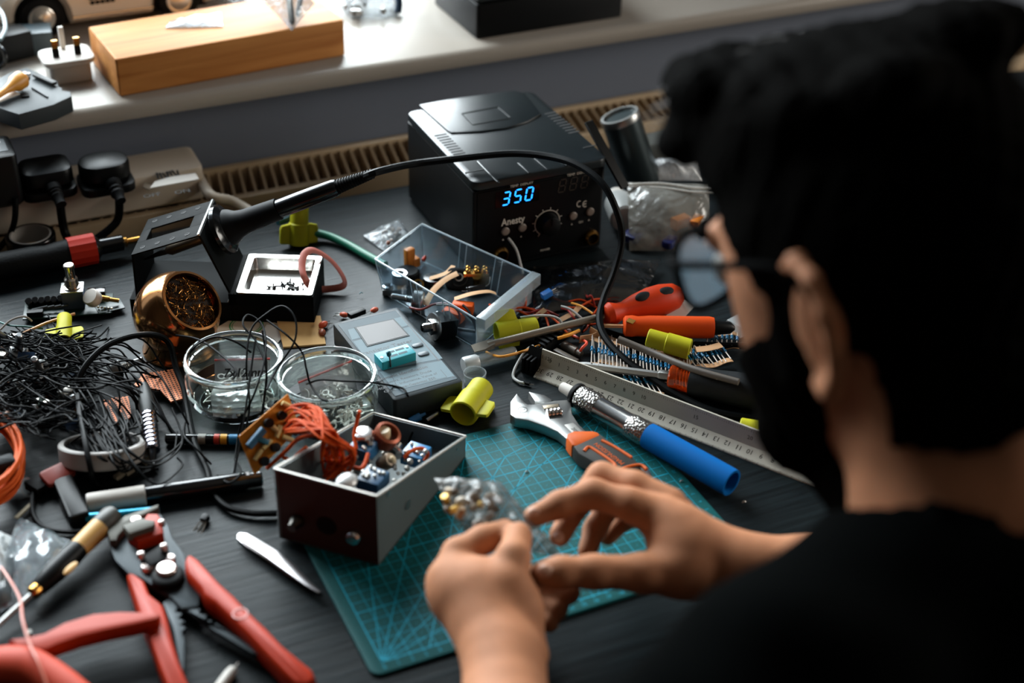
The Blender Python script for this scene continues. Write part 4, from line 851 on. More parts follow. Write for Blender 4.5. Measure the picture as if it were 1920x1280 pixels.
# small clear bag behind the tray
t = bagthing('small clear bag of pale beads behind the parts tray', [at(722, 472, .1), at(770, 440, .1), at(748, 410, .3), at(680, 440, .3)], .7, 61, amp=.6)
rn = random.Random(9)
mb = MB()
for k in range(24): mb.ball(at(rn.uniform(715, 752), rn.uniform(428, 452), .5), rn.uniform(.12, .2), n=6)
t.p('beads', mb, mat('bead', (206, 186, 172), .4), w=True, kind='stuff')
mb = MB(); mb.ball(at(728, 455, .6), .22, n=8); solo('brown_bead', 'single brown bead on the small clear bag', 'bead', mb, mat('brown_bead', (150, 84, 56), .4))
# loose jacks and pots by the tester
def pot(label, px, py, z, axis, r=.85, knob=False, name='potentiometer'):
    c = at(px, py, z); t = Th(name, label, 'potentiometer', ax(c, c + V(axis)))
    mb = MB(); mb.lathe([(0, -.9), (r - .1, -.9), (r, -.8), (r, 0), (r - .08, .06), (.4, .06)], None, 24); t.p('can', mb, STEEL)
    mb = MB(); pr = [(.36, 0)]
    for k in range(5): pr += [(.36, .1 + k * .14), (.31, .17 + k * .14)]
    mb.lathe(pr + [(.3, .8)], None, 16); t.p('bushing', mb, STEEL)
    mb = MB(); mb.lathe([(.28, .7), (.28, 2.0), (.2, 2.08), (0, 2.08)], None, 14); t.p('shaft', mb, SATIN)
    mb = MB(); mb.box(-.75, .75, -r - .5, -r + .3, -.25, -.1); lug = t.p('lug_board', mb, mat('phenolic', (110, 66, 30), .6))
    for k in (-1, 0, 1): mb = MB(); mb.box(k * .5 - .1, k * .5 + .1, -r - 1.0, -r - .2, -.3, -.22); t.p('lug', mb, SOLDER, lug)
    return t
c = at(735, 540, .6); t = Th('toggle_jack', 'flat metal jack plate with round chrome socket left of the tray', 'jack', rz(c, -.35)); mb = MB(); mb.box(-.9, 1.4, -.55, .55, -.5, .1, b=.05); t.p('body', mb, mat('grey_metal', (96, 98, 98), .4, .5)); mb = MB(); mb.ring([(.5, .1), (.5, .3), (.3, .35), (.3, .1)], M4.Translation(V((-.4, 0, 0))), 18); t.p('socket', mb, CHROME); mb = MB(); mb.box(.5, 1.3, -.45, .45, .1, .14); t.p('tan_plate', mb, mat('tan_plate', (150, 116, 84), .5))
pot('steel potentiometer lying between the tray and the tester', 775, 562, .9, (-.8, .5, .1), .95)
c = at(815, 612, 1.1); t = Th('jack_socket', 'black jack socket with nickel washer and nut beside the tester', 'jack', ax(c, c + V((-.9, -.1, .15))))
mb = MB(); mb.box(-.9, .9, -.9, .9, -2.0, 0, b=.15); t.p('body', mb, BLK)
mb = MB(); mb.lathe([(1.25, .0), (1.25, .18), (1.05, .22), (.5, .22)], None, 28); t.p('washer', mb, STEEL)
mb = MB(); mb.prism(circ(0, 0, .72, 6), .2, .55, b=.06); t.p('nut', mb, CHROME)
mb = MB(); pr = []
for k in range(6): pr += [(.44, .5 + k * .13), (.38, .56 + k * .13)]
mb.lathe(pr + [(.3, 1.3), (.3, .6)], None, 18); t.p('thread', mb, CHROME)
for k in (0, 1): mb = MB(); mb.ring([(.3, -.04), (.3, .04), (.17, .04), (.17, -.04)], M4.Translation(V((-1.2 - k * .05, .5 - k * .75, -.9))) @ M4.Rotation(1.2, 4, 'Y'), 14); t.p('solder_lug', mb, CHROME)
for k, (px, py, az, l) in enumerate(((868, 578, -.6, 'orange block part wedged under the front of the tray'), (850, 592, -.9, 'second orange block part between jack socket and tray'))):
    c = at(px, py, .6); mb = MB(); mb.box(-1.0, 1.0, -.5, .5, -.5, .6, rz(c, az), b=.18, r=.15); solo('orange_connector', l, 'component', mb, ORANGE)
# ---------------------------------------------------------------- lime winged connectors
def winged(M, label, L=3.6, r=1.05, wing=True, name='winged_connector'):
    t = Th(name, label, 'connector', M)
    mb = MB(); mb.ring([(r - .08, 0), (r, .06), (r, L * .55), (r * .9, L * .57), (r * .88, L - .08), (r * .8, L), (r * .62, L), (r * .6, L * .7), (r * .78, L * .6), (r * .8, .2), (r * .84, .02)], None, 32); t.p('barrel', mb, LIME)
    mb = MB(); mb.lathe([(r * .6, L * .7), (0, L * .71)], None, 20); t.p('bore_stop', mb, mat('lime_shade', (120, 118, 24), .6, spec=.1))
    if wing:
        for s_ in (1, -1):
            mb = MB(); poly = ccw([(s_ * r * .9, .05), (s_ * (r + .85), .12), (s_ * (r + .95), .3), (s_ * (r + .95), L * .42), (s_ * (r + .8), L * .5), (s_ * r * .9, L * .55)])
            mb.prism(poly, -.17, .17, M4(((1, 0, 0, 0), (0, 0, 1, 0), (0, 1, 0, 0), (0, 0, 0, 1))), b=.07); t.p('wing', mb, LIME)
    return t
def two(px1, py1, z1, px2, py2, z2, up=(0, 0, 1)): a_ = at(px1, py1, z1); b_ = at(px2, py2, z2); return ax(a_, b_, up), (b_ - a_).length
M, L = two(560, 458, .1, 562, 385, 3.9, (0, 1, 0)); winged(M @ M4.Rotation(math.radians(0), 4, 'Z'), 'lime winged connector standing upright behind the soldering iron', 3.9, 1.0)
M, L = two(120, 640, 1.0, 121, 586, 1.6, (0, 0, 1)); winged(M, 'lime winged connector lying beside the footswitch board', 3.3, .72)
M, L = two(930, 624, 1.15, 1006, 612, 1.15, (0, 0, 1)); winged(M @ M4.Rotation(math.radians(60), 4, 'Z'), 'lime winged connector lying behind the flat screwdriver blade', L, 1.0)
M, L = two(868, 776, 1.2, 902, 728, 1.3, (0, 0, 1)); winged(M @ M4.Rotation(math.radians(-8), 4, 'Z'), 'lime winged connector with open end beside the adjustable wrench', L + .2, 1.2)
M, L = two(1294, 655, 1.6, 1214, 632, 2.0, (0, 0, 1)); winged(M, 'lime connector lying on the resistor strips without visible wings', L, .92, wing=False); 
M, L = two(1460, 815, .9, 1412, 806, .9, (0, 0, 1)); winged(M, 'lime connector half hidden behind the scale ruler', 3.2, .95, wing=False)
# green tube
mb = MB(); mb.tube(pz([(588, 436, .8), (620, 444, .6), (655, 460, .5), (690, 480, .5), (722, 497, .5)]), .42, 10); solo('green_tube', 'green rubber tube running under the clear parts tray', 'tube', mb, mat('green_rubber', (20, 112, 84), .4))
mb = MB(); mb.tube(pz([(520, 416, .9), (532, 412, .9), (542, 408, 1)]), .4, 8); solo('teal_tube_end', 'teal tube end showing left of the upright lime connector', 'tube', mb, mat('teal_rubber', (18, 70, 80), .4))
# clear vial and cap
a_, b_ = at(872, 684, .75), at(966, 660, .75)
t = Th('clear_vial', 'small clear vial with frosted cap lying under the screwdriver blade', 'vial', ax(a_, b_)); L = (b_ - a_).length
mb = MB(); mb.rings([[(r * math.cos(2 * math.pi * k / 24), r * math.sin(2 * math.pi * k / 24), z) for k in range(24)] for r, z in ((.55, 1.0), (.6, 1.2), (.6, L - .2), (.5, L), (.42, L), (.52, L - .3), (.52, 1.2), (.48, 1.0))]); t.p('barrel', mb, film('vial', (220, 228, 230), .8, .08, None, 1.5))
mb = MB(); mb.lathe([(0, -.2), (.62, -.18), (.72, -.05), (.72, 1.1), (.66, 1.2), (.5, 1.2)], None, 24); t.p('cap', mb, film('frosted', (216, 220, 220), .3, .3, None))
c = at(890, 716, .1); mb = MB(); mb.rings([[(r * math.cos(2 * math.pi * k / 28), r * math.sin(2 * math.pi * k / 28), z) for k in range(28)] for r, z in ((0.01, 0), (.95, 0), (1.0, .1), (1.0, 1.0), (.9, 1.0), (.88, .15), (.01, .12))], M4.Translation(c)); solo('clear_cup', 'tiny clear plastic cup behind the open lime connector', 'cup', mb, film('vial', (220, 228, 230), .8, .08, None, 1.5))
# blue and silver plug ends in shade below the tester
a_, b_ = at(768, 790, .5), at(788, 780, .7); mb = MB(); mb.lathe([(.3, 0), (.32, .1), (.32, 1.0), (.15, 1.05), (.12, 1.5), (0, 1.5)], ax(a_, b_), 12); solo('blue_plug_tip', 'blue wire plug tip behind the open metal box', 'plug', mb, BLUEC)
a_, b_ = at(800, 788, .4), at(822, 774, .6); mb = MB(); mb.lathe([(.18, 0), (.2, .2), (.2, 1.1), (.1, 1.3), (0, 1.35)], ax(a_, b_), 10); solo('metal_pin', 'small bare metal pin behind the open metal box', 'pin', mb, STEEL)
# ---------------------------------------------------------------- scale ruler
a_ = at(1000, 708); b_ = at(1500, 903); du = (b_ - a_).normalized(); LR = 30.6
MR = fr((a_.x, a_.y, 0), du)          # x along the ruler, y away from the camera, z up
t = Th('scale_ruler', 'silver triangular scale ruler with engraved centimetre marks', 'ruler', MR)
ALU = mat('ruler_alloy', (182, 176, 162), .5, .2, var=(30, .08))
sec = [(0, 0.02), (.06, 0), (1.35, .4), (2.64, 0), (2.7, .02), (2.69, .12), (1.6, .68), (1.42, 2.28), (1.28, 2.28), (1.1, .68), (.01, .12)]
mb = MB(); mb.rings([[(x, y, z) for y, z in sec] for x in (0, LR)]); t.p('body', mb, ALU, ang=20)
def face(y0, z0, y1, z1, x, f, flip=False, up=.012):
    d = V((0, y1 - y0, z1 - z0)).normalized(); n = V((1, 0, 0)).cross(d)
    if n.z < 0: n = -n
    o_ = V((x, y0 + (y1 - y0) * f, z0 + (z1 - z0) * f)) + n * up; xx = V((-1, 0, 0)) if flip else V((1, 0, 0))
    return fr(o_, xx, n)
LO = (.01, .12, 1.1, .68); UP = (1.1, .68, 1.28, 2.28)
mb = MB()
for k in range(0, 31):
    x = LR - .35 - k
    if x > .2: mb.text(str(k), .6, face(*LO, x, .62, True), depth=0); mb.box(-.02, .02, -.22, .0, 0, .004, face(*LO, x, .1, True) @ M4.Translation(V((0, .22, 0))))
    for j in range(1, 10):
        if x - j / 10 > .2: mb.box(-.012, .012, -.1 if j != 5 else -.16, 0, 0, .004, face(*LO, x - j / 10, .1, True) @ M4.Translation(V((0, .12, 0))))
for k in range(0, 11): mb.text(str(k), .5, face(*UP, .9 + k * .92, .45), depth=0)
for k in range(0, 3): mb.text(str(15 + 5 * k), .5, face(*UP, 15 + 4.9 * k, .45), depth=0)
for k in range(140): mb.box(-.012, .012, 0, .1 if k % 5 else .2, 0, .004, face(*UP, .9 + k * .2, .8))
mb.text('1:125', .5, face(*UP, .55, .55), depth=0)
t.p('engraved_scale', mb, mat('engraving', (24, 22, 20), .7, spec=.1))
mb = MB(); mb.rings([[(x, y, z) for y, z in inset(ccw([(.3, .0), (2.4, .0), (1.35, 2.0)]), -.1)] for x in (-1.3, -.02)])
for k in range(3): mb.box(-1.3 + k * .42, -1.1 + k * .42, .1, 2.6, 0, 1.5, b=.05)
t.p('end_cap', mb, BLKM)
# ---------------------------------------------------------------- hobby knife
def along(p1, p2): return ax(p1, p2), (p2 - p1).length
p1 = at(1052, 724, 1.55); p2 = at(1372, 905, 1.45); M, L = along(p1, p2)
t = Th('hobby_knife', 'knurled metal hobby knife with blue grip and white tip cover', 'knife', M)
mb = MB(); mb.lathe([(.28, 0), (.42, .08), (.46, .3), (.52, 1.6), (.52, 1.9)], None, 20); t.p('tip_cover', mb, WHITE)
mb = MB(); mb.lathe([(.6, 1.5), (.98, 1.55), (1.08, 1.7), (1.08, 1.95), (.95, 2.1), (.8, 2.1)], None, 24); t.p('collar', mb, BLKM)
KN = bpy.data.materials.new('knurled_alloy'); KN.use_nodes = True; nt = KN.node_tree; b = nt.nodes['Principled BSDF']; b.inputs['Base Color'].default_value = lin((158, 156, 152)); b.inputs['Metallic'].default_value = 1; b.inputs['Roughness'].default_value = .26
tc = nt.nodes.new('ShaderNodeTexCoord'); vo = nt.nodes.new('ShaderNodeTexVoronoi'); vo.inputs['Scale'].default_value = 520; nt.links.new(tc.outputs['Object'], vo.inputs[0]); bp = nt.nodes.new('ShaderNodeBump'); bp.inputs['Strength'].default_value = .9; bp.inputs['Distance'].default_value = .0008
nt.links.new(vo.outputs['Distance'], bp.inputs['Height']); nt.links.new(bp.outputs[0], b.inputs['Normal'])
S1 = L * .52
mb = MB(); mb.lathe([(.9, 2.0), (1.02, 2.15), (1.05, 2.3), (1.05, 4.0), (1.0, 4.2)], None, 32); t.p('front_knurl', mb, KN)
mb = MB(); mb.lathe([(.97, 4.1), (.94, 4.6), (.94, S1 - 2.0), (.97, S1 - 1.6)], None, 32); t.p('barrel', mb, mat('brushed_alloy', (176, 174, 170), .22, 1.0, var=(80, .15), stretch=(4, 4, .3)))
mb = MB(); mb.lathe([(1.0, S1 - 1.7), (1.05, S1 - 1.4), (1.05, S1 + .3), (.9, S1 + .5)], None, 32); t.p('rear_knurl', mb, KN)
mb = MB(); mb.lathe([(.9, S1 + .2), (1.06, S1 + .22), (1.08, S1 + .5), (1.12, L - .6), (1.1, L), (.9, L), (.86, L - 1.2), (0, L - 1.3)], None, 32); t.p('grip', mb, mat('grip_blue', (0, 90, 160), .7, spec=.08))
# ---------------------------------------------------------------- adjustable wrench
z1, z0 = 1.45, .45
out = [(969, 736), (957, 752), (957, 776), (966, 783), (990, 787), (1020, 797), (1045, 808), (1062, 822), (1078, 834), (1118, 830), (1104, 812), (1086, 795), (1073, 775), (1070, 748), (1040, 750), (1000, 757), (990, 757), (984, 753)]
body = ppoly(out, z1)
c0 = at(1085, 815, z0)
t = Th('adjustable_wrench', 'chrome adjustable wrench with orange and charcoal handle lying on the mat', 'wrench', (c0.x, c0.y, .3))
WRM = mat('wrench_chrome', (160, 160, 158), .36, 1.0, bump=(1400, .12, .0003))
mb = MB(); mb.prism(body, z0, z1, b=.14, bb=.1); wb_ = t.p('fixed_jaw', mb, WRM, w=True)
mb = MB(); jaw = ppoly([(991, 733), (1003, 752), (1032, 755), (1036, 748), (1020, 739)], z1); mb.prism(jaw, z0 + .1, z1 - .02, b=.1); t.p('moving_jaw', mb, WRM, w=True)
mb = MB(); mb.prism(ppoly([(1016, 761), (1048, 757), (1055, 782), (1031, 785)], z1), z1 - .02, z1 + .02); t.p('worm_opening', mb, mat('slot_black', (4, 5, 5), .8), wb_, w=True)
mb = MB(); mb.prism(ppoly([(1017, 761), (1047, 757), (1048, 763), (1020, 767)], z1), z1 - .05, z1 + .06, b=.03); t.p('worm_rail', mb, mat('rail', (160, 146, 126), .4, .8), wb_, w=True)
p1, p2 = at(1025, 776, z1), at(1053, 772, z1); M, L = along(p1, p2)
mb = MB(); pr = [(.3, 0)]
for k in range(4): pr += [(.42, L * (k + .15) / 4), (.44, L * (k + .5) / 4), (.42, L * (k + .7) / 4), (.32, L * (k + .85) / 4)]
mb.lathe(pr + [(.3, L)], M, 22); t.p('worm_screw', mb, CHROME, wb_, w=True)
mb = MB(); mb.prism(ppoly([(1058, 796), (1075, 792), (1112, 826), (1092, 830)], z1 + .02), z1 - .04, z1 + .02, b=.01); t.p('shank_recess', mb, mat('cast_grey', (140, 138, 134), .5, .8), wb_, w=True)
mb = MB(); p_ = at(1083, 811, z1 + .03); q_ = at(1102, 828, z1 + .03); mb.text('200mm', .5, fr(p_, q_ - p_)); p_ = at(980, 768, z1); mb.ring([(.42, 0), (.42, .015), (.36, .015), (.36, 0)], M4.Translation(p_), 22); mb.text('Cr', .4, M4.Translation(p_)); t.p('stamped_marks', mb, mat('stamp', (84, 84, 82), .6), wb_, w=True)
hand = [(1064, 812), (1068, 806), (1110, 806), (1128, 812), (1218, 878), (1210, 886), (1180, 886), (1152, 884), (1072, 832)]
WG = mat('charcoal_grip', (50, 49, 46), .65, spec=.2); OG = mat('orange_grip', (196, 86, 24), .55, spec=.2)
mb = MB(); mb.prism(ppoly([(1062, 820), (1064, 812), (1076, 807), (1112, 807), (1122, 810), (1128, 818), (1080, 836), (1072, 834)], z1 + .3), .3, z1 + .35, b=.25); t.p('front_band', mb, OG, w=True)
mb = MB(); mb.prism(ppoly([(1074, 836), (1124, 812), (1192, 862), (1204, 878), (1176, 884), (1144, 884), (1084, 850)], z1 + .25), .3, z1 + .32, b=.25); t.p('grip', mb, WG, w=True)
mb = MB()
for pts in ([(1095, 846), (1102, 839), (1112, 842), (1150, 868), (1150, 876), (1138, 878)], [(1128, 826), (1152, 838), (1184, 858)], [(1155, 884), (1176, 876), (1200, 872), (1212, 880)]):
    mb2 = MB(); mb2.tube([at(x, y, z1 + .3) for x, y in pts], .15, 8); t.p('orange_inlay', mb2, OG, w=True)
p_ = at(1142, 850, z1 + .34); q_ = at(1112, 828, z1 + .34); mb = MB(); mb.text('MAGNUSSON', .58, fr(p_, q_ - p_), depth=.004, sx=.92); t.p('brand_lettering', mb, OG, w=True)
mb = MB(); mb.prism(ppoly([(1176, 882), (1200, 872), (1216, 878), (1222, 890), (1215, 900), (1195, 906), (1175, 900)], 1.0), .4, 1.1, b=.12); hg_ = t.p('hanging_end', mb, WRM, w=True)
mb = MB(); c_ = at(1199, 888, 1.12); mb.lathe([(.52, -.03), (.52, .03), (.0, .03)], M4.Translation(c_), 20); t.p('hanging_hole', mb, mat('slot_black', (4, 5, 5), .8), hg_, w=True)
# ---------------------------------------------------------------- screwdrivers
RO2 = mat('red_orange_grip', (190, 52, 6), .5, spec=.2, bump=(800, .2, .0004))
p1 = at(902, 650, 1.7); p2 = at(1134, 592, 2.0); p3 = at(1300, 545, 1.9)
M, L = along(p1, p2)
t = Th('flat_screwdriver', 'flat-blade screwdriver with red-orange handle inset with dark rubber pads', 'screwdriver', M)
mb = MB(); mb.lathe([(.3, .6), (.34, .9), (.34, L + .6)], None, 16); t.p('shaft', mb, mat('dull_shaft', (132, 124, 112), .4, .8))
mb = MB(); MI = M.inverted(); mb.rings([[(x * sx_, y * sy_, z) for x, y in ((-1, -1), (1, -1), (1, 1), (-1, 1))] for sx_, sy_, z in ((.42, .06, -.8), (.46, .12, .2), (.36, .3, .9), (.3, .3, 1.2))], M4.Rotation(math.radians(15), 4, 'Z')); t.p('blade', mb, mat('dull_shaft', (132, 124, 112), .4, .8))
MH, LH = along(p2, p3); d0 = t.inv @ MH
mb = MB(); mb.lathe([(.55, -.2), (.95, 0), (1.15, .5), (.85, 1.4), (.82, 2.0), (1.15, 3.2), (1.45, 5), (1.45, 6.2), (1.2, 7.6), (.8, 8.2), (0, 8.4)], d0, 30); hd = t.p('handle', mb, RO2)
for k, (x, y) in enumerate(((1207, 554), (1248, 545))):
    p_ = at(x, y, 3.2); mb = MB(); mb.ball((0, 0, 0), .62, n=18, sx=1.45, sy=.8, sz=.42, M=t.inv @ fr(p_ + V((0, 0, -.12)), at(x + 20, y - 6, 3.2) - p_, (-.15, -.5, .8))); t.p('rubber_pad', mb, RUBG, hd)
p1 = at(1168, 611, 1.75); p2 = at(1338, 614, 1.75); M, L = along(p1, p2)
t = Th('orange_tool', 'plain orange tool handle with tan stub and black end', 'tool', M)
mb = MB(); mb.lathe([(.0, 0), (.7, .02), (.92, .2), (.98, .8), (.9, 1.3), (.98, 2.4), (1.0, L - .4), (.9, L), (0, L)], None, 28); t.p('handle', mb, mat('orange_grip_plain', (208, 70, 8), .55, spec=.2))
mb = MB(); mb.lathe([(.6, L - .1), (.7, L), (.55, L + 1.5), (.2, L + 1.9), (0, L + 1.9)], None, 18); t.p('end_cap', mb, BLK)
mb = MB(); mb.box(-.12, .12, -.3, .3, -2.2, .1, M4.Rotation(math.radians(70), 4, 'Z')); t.p('stub', mb, TAPE)
mb = MB(); mb.box(-.35, .35, -.25, .25, -.05, .05, t.inv @ fr(at(1183, 602, 2.62), du, (0, -.35, .94))); t.p('clip', mb, BRASS)
p1 = at(1090, 684, .9); p2 = at(1258, 706, 1.25); p3 = at(1296, 712, 1.3); p4 = at(1500, 752, 1.7)
M, L = along(p1, p2)
t = Th('amber_collar_screwdriver', 'hex-shaft screwdriver with translucent amber collar and black grip', 'screwdriver', M)
mb = MB(); mb.rings([[(r * math.cos(2 * math.pi * k / 6), r * math.sin(2 * math.pi * k / 6), z) for k in range(6)] for r, z in ((.18, -.6), (.32, .4), (.34, L * .88))]); t.p('shaft', mb, mat('satin_shaft', (158, 158, 156), .38, .8))
mb = MB(); mb.rings([[(r * math.cos(2 * math.pi * k / 6), r * math.sin(2 * math.pi * k / 6), z) for k in range(6)] for r, z in ((.42, L * .86), (.5, L * .88), (.5, L + .3))]); t.p('bolster', mb, STEEL)
MH, LH = along(p2, p4); d0 = t.inv @ MH
AMB = mat('amber_translucent', (232, 84, 22), .12, trans=.75, ior=1.45)
mb = MB(); mb.lathe([(0, -.1), (1.0, -.08), (1.2, .1), (1.22, .4), (1.05, .8), (1.1, 1.5), (1.15, 1.9), (0, 1.9)], d0, 30); t.p('collar', mb, AMB)
mb = MB(); mb.lathe([(1.1, 1.7), (1.28, 1.75), (1.35, 2.4), (1.3, 3.6), (1.45, 5.5), (1.5, 8.5), (1.3, 9.6), (0, 9.9)], d0, 30); hd = t.p('handle', mb, RUBG)
p_ = at(1352, 706, 2.9)
for k in range(3): mb = MB(); mb.ball((0, 0, 0), .2, n=10, sy=1.5, M=t.inv @ fr(at(1346 + k * 7, 707 + k * 1, 2.75), du)); t.p('moulded_mark', mb, mat('pale_mark', (150, 132, 124), .4), hd)
# rods and cables on the right
mb = MB(); mb.tube(pz([(1160, 636, 2.6), (1220, 660, 2.4), (1300, 692, 2.7), (1385, 716, 2.9)]), [.34, .3], 10, 5); solo('grey_probe', 'grey-brown thin probe rod slanting across the resistor strips', 'probe', mb, mat('probe_grey', (84, 76, 68), .45))
mb = MB(); mb.tube(pz([(1125, 618, .8), (1170, 632, .8), (1230, 642, .7), (1300, 646, .6), (1390, 648, .6), (1460, 650, .5)]), .3, 8); solo('black_lead', 'black test lead running under the plain orange handle', 'cable', mb, WIRE)
mb = MB(); mb.box(-1.4, 1.4, -.7, .7, 0, .05, fr(at(1276, 583, .9), V((.9, .45, .25)), (-.2, -.3, 1))); lt = solo('paper_label', 'white paper label tag behind the orange tool handle', 'label', mb, PAPERW)
mb = MB(); mb.box(-1.2, 1.2, -.9, .9, 0, 1.3, rz(at(1390, 620, .1), .3), b=.15); solo('clear_block', 'clear plastic box at the far end of the orange tool', 'box', mb, film('vial2', (222, 230, 232), .6, .1, (40, .6)))
# black component parts by the ruler end
mb = MB(); mb.box(0, 3.0, -.6, .6, .2, 1.2, fr(at(1010, 664, .2), at(1055, 636, .2) - at(1010, 664, .2)), b=.15)
for k in range(4): mb.box(.3 + k * .6, .6 + k * .6, -.7, .7, 1.1, 1.4, fr(at(1010, 664, .2), at(1055, 636, .2) - at(1010, 664, .2)))
solo('black_ribbed_clip', 'black ribbed plastic clip behind the end of the scale ruler', 'clip', mb, BLK)
mb = MB(); a_, b_ = at(1055, 646, .6), at(1098, 668, .6); mb.lathe([(.3, 0), (.42, .1), (.42, 1.6), (.3, 1.7), (.3, 2.2), (.1, 2.3)], ax(a_, b_), 14); solo('grey_capacitor', 'small grey tubular part between the ruler and the resistors', 'capacitor', mb, mat('grey_can', (100, 92, 84), .35, .6))
mb = MB(); a_, b_ = at(1040, 662, .5), at(1082, 684, .5); mb.box(0, (b_ - a_).length, -.25, .25, 0, .5, fr(a_, b_ - a_), b=.06); solo('brown_strip', 'dull brown connector strip lying along the top of the ruler', 'connector', mb, mat('dull_brown', (70, 60, 50), .5))
# ---------------------------------------------------------------- resistor strips
RESB = mat('resistor_blue', (20, 104, 146), .4, spec=.3)
def strip(label, a, b, n, width, z, tapes=(1, 1), lean=0.0, seed=0, curl=0):
    a, b = at(*a, z), at(*b, z); d = (b - a); u_ = d.normalized(); nn = V((-u_.y, u_.x, 0)); rn = random.Random(seed)
    t = Th('resistor_strip', label, 'resistors', fr(a, d), 'taped resistor strips')
    L = d.length; sp = L / n
    mb = MB(); mb2 = MB()
    for k, (yy, on) in enumerate(zip((0, width), tapes)):
        if not on: continue
        mbt = MB(); mbt.sheet(lambda u, v: (u * L + (lean if k else 0), yy - .3 + .6 * v, .05 + .12 * math.sin(u * 9 + k) + curl * math.sin(u * 4)), 12, 1, .05); t.p('paper_tape', mbt, TAPE)
    r0 = l0 = None
    for i in range(n):
        x = (i + .5) * sp; x2 = x + lean + rn.uniform(-.12, .12); zz = .15 + rn.uniform(0, .25)
        mb = MB(); c_ = V(((x + x2) / 2, width / 2, zz + .1)); Mx = ax(V((x, 0, zz)), V((x2, width, zz)))
        Lw = math.hypot(x2 - x, width)
        mb.lathe([(.06, Lw * .5 - .34), (.14, Lw * .5 - .3), (.14, Lw * .5 - .17), (.1, Lw * .5 - .13), (.1, Lw * .5 + .13), (.14, Lw * .5 + .17), (.14, Lw * .5 + .3), (.06, Lw * .5 + .34)], Mx, 9); t.p('resistor', mb, RESB)
        mb = MB(); mb.lathe([(.055, -.2), (.055, Lw + .2)], Mx, 5); t.p('lead', mb, mat('tinned_lead', (206, 196, 186), .4, .3))
    return t
strip('longest strip of blue resistors lying between the black cable and ruler', (1122, 676), (1300, 730), 26, 3.6, .5, (1, 1), -1.6, 1)
strip('strip of blue resistors fanned out left of the black cable', (1105, 684), (1180, 698), 11, 3.9, .9, (1, 1), -1.0, 2)
strip('strip of blue resistors at the right near the black-gripped screwdriver', (1300, 692), (1372, 676), 9, 2.6, .5, (1, 1), .2, 3)
strip('strip of blue resistors under the lime connector', (1235, 668), (1320, 690), 10, 3.0, .3, (0, 1), -.8, 4)
strip('short strip of resistors poking out under the hex screwdriver shaft', (1180, 735), (1245, 742), 7, 3.0, .2, (1, 1), -1.4, 5)
strip('loose resistor strip at the far right end of the clutter', (1320, 650), (1385, 652), 7, 2.2, .4, (1, 1), .3, 6)
for k, (pts, l) in enumerate((([(1087, 636, 1.2), (1112, 632, 1.0), (1128, 624, 1.3)], 'torn tan tape end standing at the left of the resistors'), ([(1106, 618, 1.4), (1122, 628, 1.2), (1126, 634, .8)], 'folded tan tape beside the left resistor strip'), ([(1305, 655, 1.0), (1330, 652, 1.1), (1352, 646, 1.2)], 'tan tape scrap right of the lime connector'), ([(1135, 708, .5), (1170, 722, .5), (1210, 740, .6)], 'tan tape lying along the ruler ridge'))):
    mb = MB(); mb.tube(pz(pts), .42, 6, 5, flat=(.1, 1.0) if k < 2 else (1.0, .12)); solo('tape_strip', l, 'paper tape', mb, TAPE)
# ---------------------------------------------------------------- loose hookup wires in the middle
def wire(label, pts, r, m_, name='hookup_wire', n=7, sub=6):
    mb = MB(); mb.tube(pz(pts), r, n, sub); return solo(name, label, 'wire', mb, m_)
t_ = wire
t = Th('white_jumper_wire', 'white jumper wire with black sleeved ends curving left of the ruler', 'wire', tuple(at(975, 690, 0)))
mb = MB(); mb.tube(pz([(1000, 648, 1.5), (985, 658, 1.0), (968, 685, .5), (962, 705, .25), (972, 715, .25), (984, 718, .25)]), .13, 8); t.p('insulation', mb, WWIRE, w=True)
mb = MB(); mb.tube(pz([(982, 717, .25), (993, 720, .25)]), .16, 8, 1); t.p('sleeve', mb, BLKM, w=True)
mb = MB(); mb.tube(pz([(992, 720, .25), (1001, 721, .25)]), .05, 5, 1); t.p('bare_end', mb, SOLDER, w=True)
wire('red-brown wire arching from the grey pot over the jack socket', [(768, 576, .9), (790, 580, 1.3), (815, 570, 2.2), (840, 570, 2.5), (858, 582, 2.0), (862, 600, 1.2), (855, 612, .5)], .11, mat('dark_red_wire', (120, 36, 26), .4))
wire('grey wire with bare tip curving in front of the clear tray', [(818, 571, 2.6), (840, 572, 2.6), (862, 582, 2.2), (880, 600, 1.2), (886, 606, .8)], .1, mat('grey_wire', (150, 146, 138), .45))
wire('black wire bent down beside the orange connectors', [(868, 572, 2.2), (880, 585, 2.0), (890, 610, 1.4), (898, 632, .6), (903, 642, .4)], .12, WIRE)
wire('white wire looping over the lime connector behind the blade', [(972, 596, 1.6), (1000, 592, 2.0), (1030, 592, 2.0), (1048, 598, 1.8), (1054, 608, 1.4)], .12, WWIRE)
wire('black sleeved wire end above the lime connector', [(955, 594, 1.7), (966, 597, 1.7), (976, 596, 1.6)], .17, WIRE)
wire('white wire running from the anti-static bag to the screwdriver shaft', [(1052, 574, 1.6), (1070, 580, 1.6), (1090, 596, 1.2), (1100, 604, .9)], .12, WWIRE)
wire('amber wire crossing above the flat screwdriver shaft', [(1072, 568, 1.2), (1090, 574, 1.5), (1112, 588, 1.5)], .11, YWIRE)
wire('amber wire lying over the clear vial', [(912, 660, .6), (935, 668, 1.5), (962, 664, 1.6), (1000, 652, 1.2), (1045, 632, 1.2), (1085, 620, 1.4)], .12, YWIRE)
wire('short amber wire end between the vial and the black clip', [(1045, 634, 1.5), (1066, 628, 1.6), (1086, 619, 1.6)], .16, YWIRE)
rn = random.Random(23)
names = ['behind the lime connector', 'under the clear tray lip', 'near the black cable', 'beside the red-orange handle', 'above the flat screwdriver shaft', 'beside the white loop']
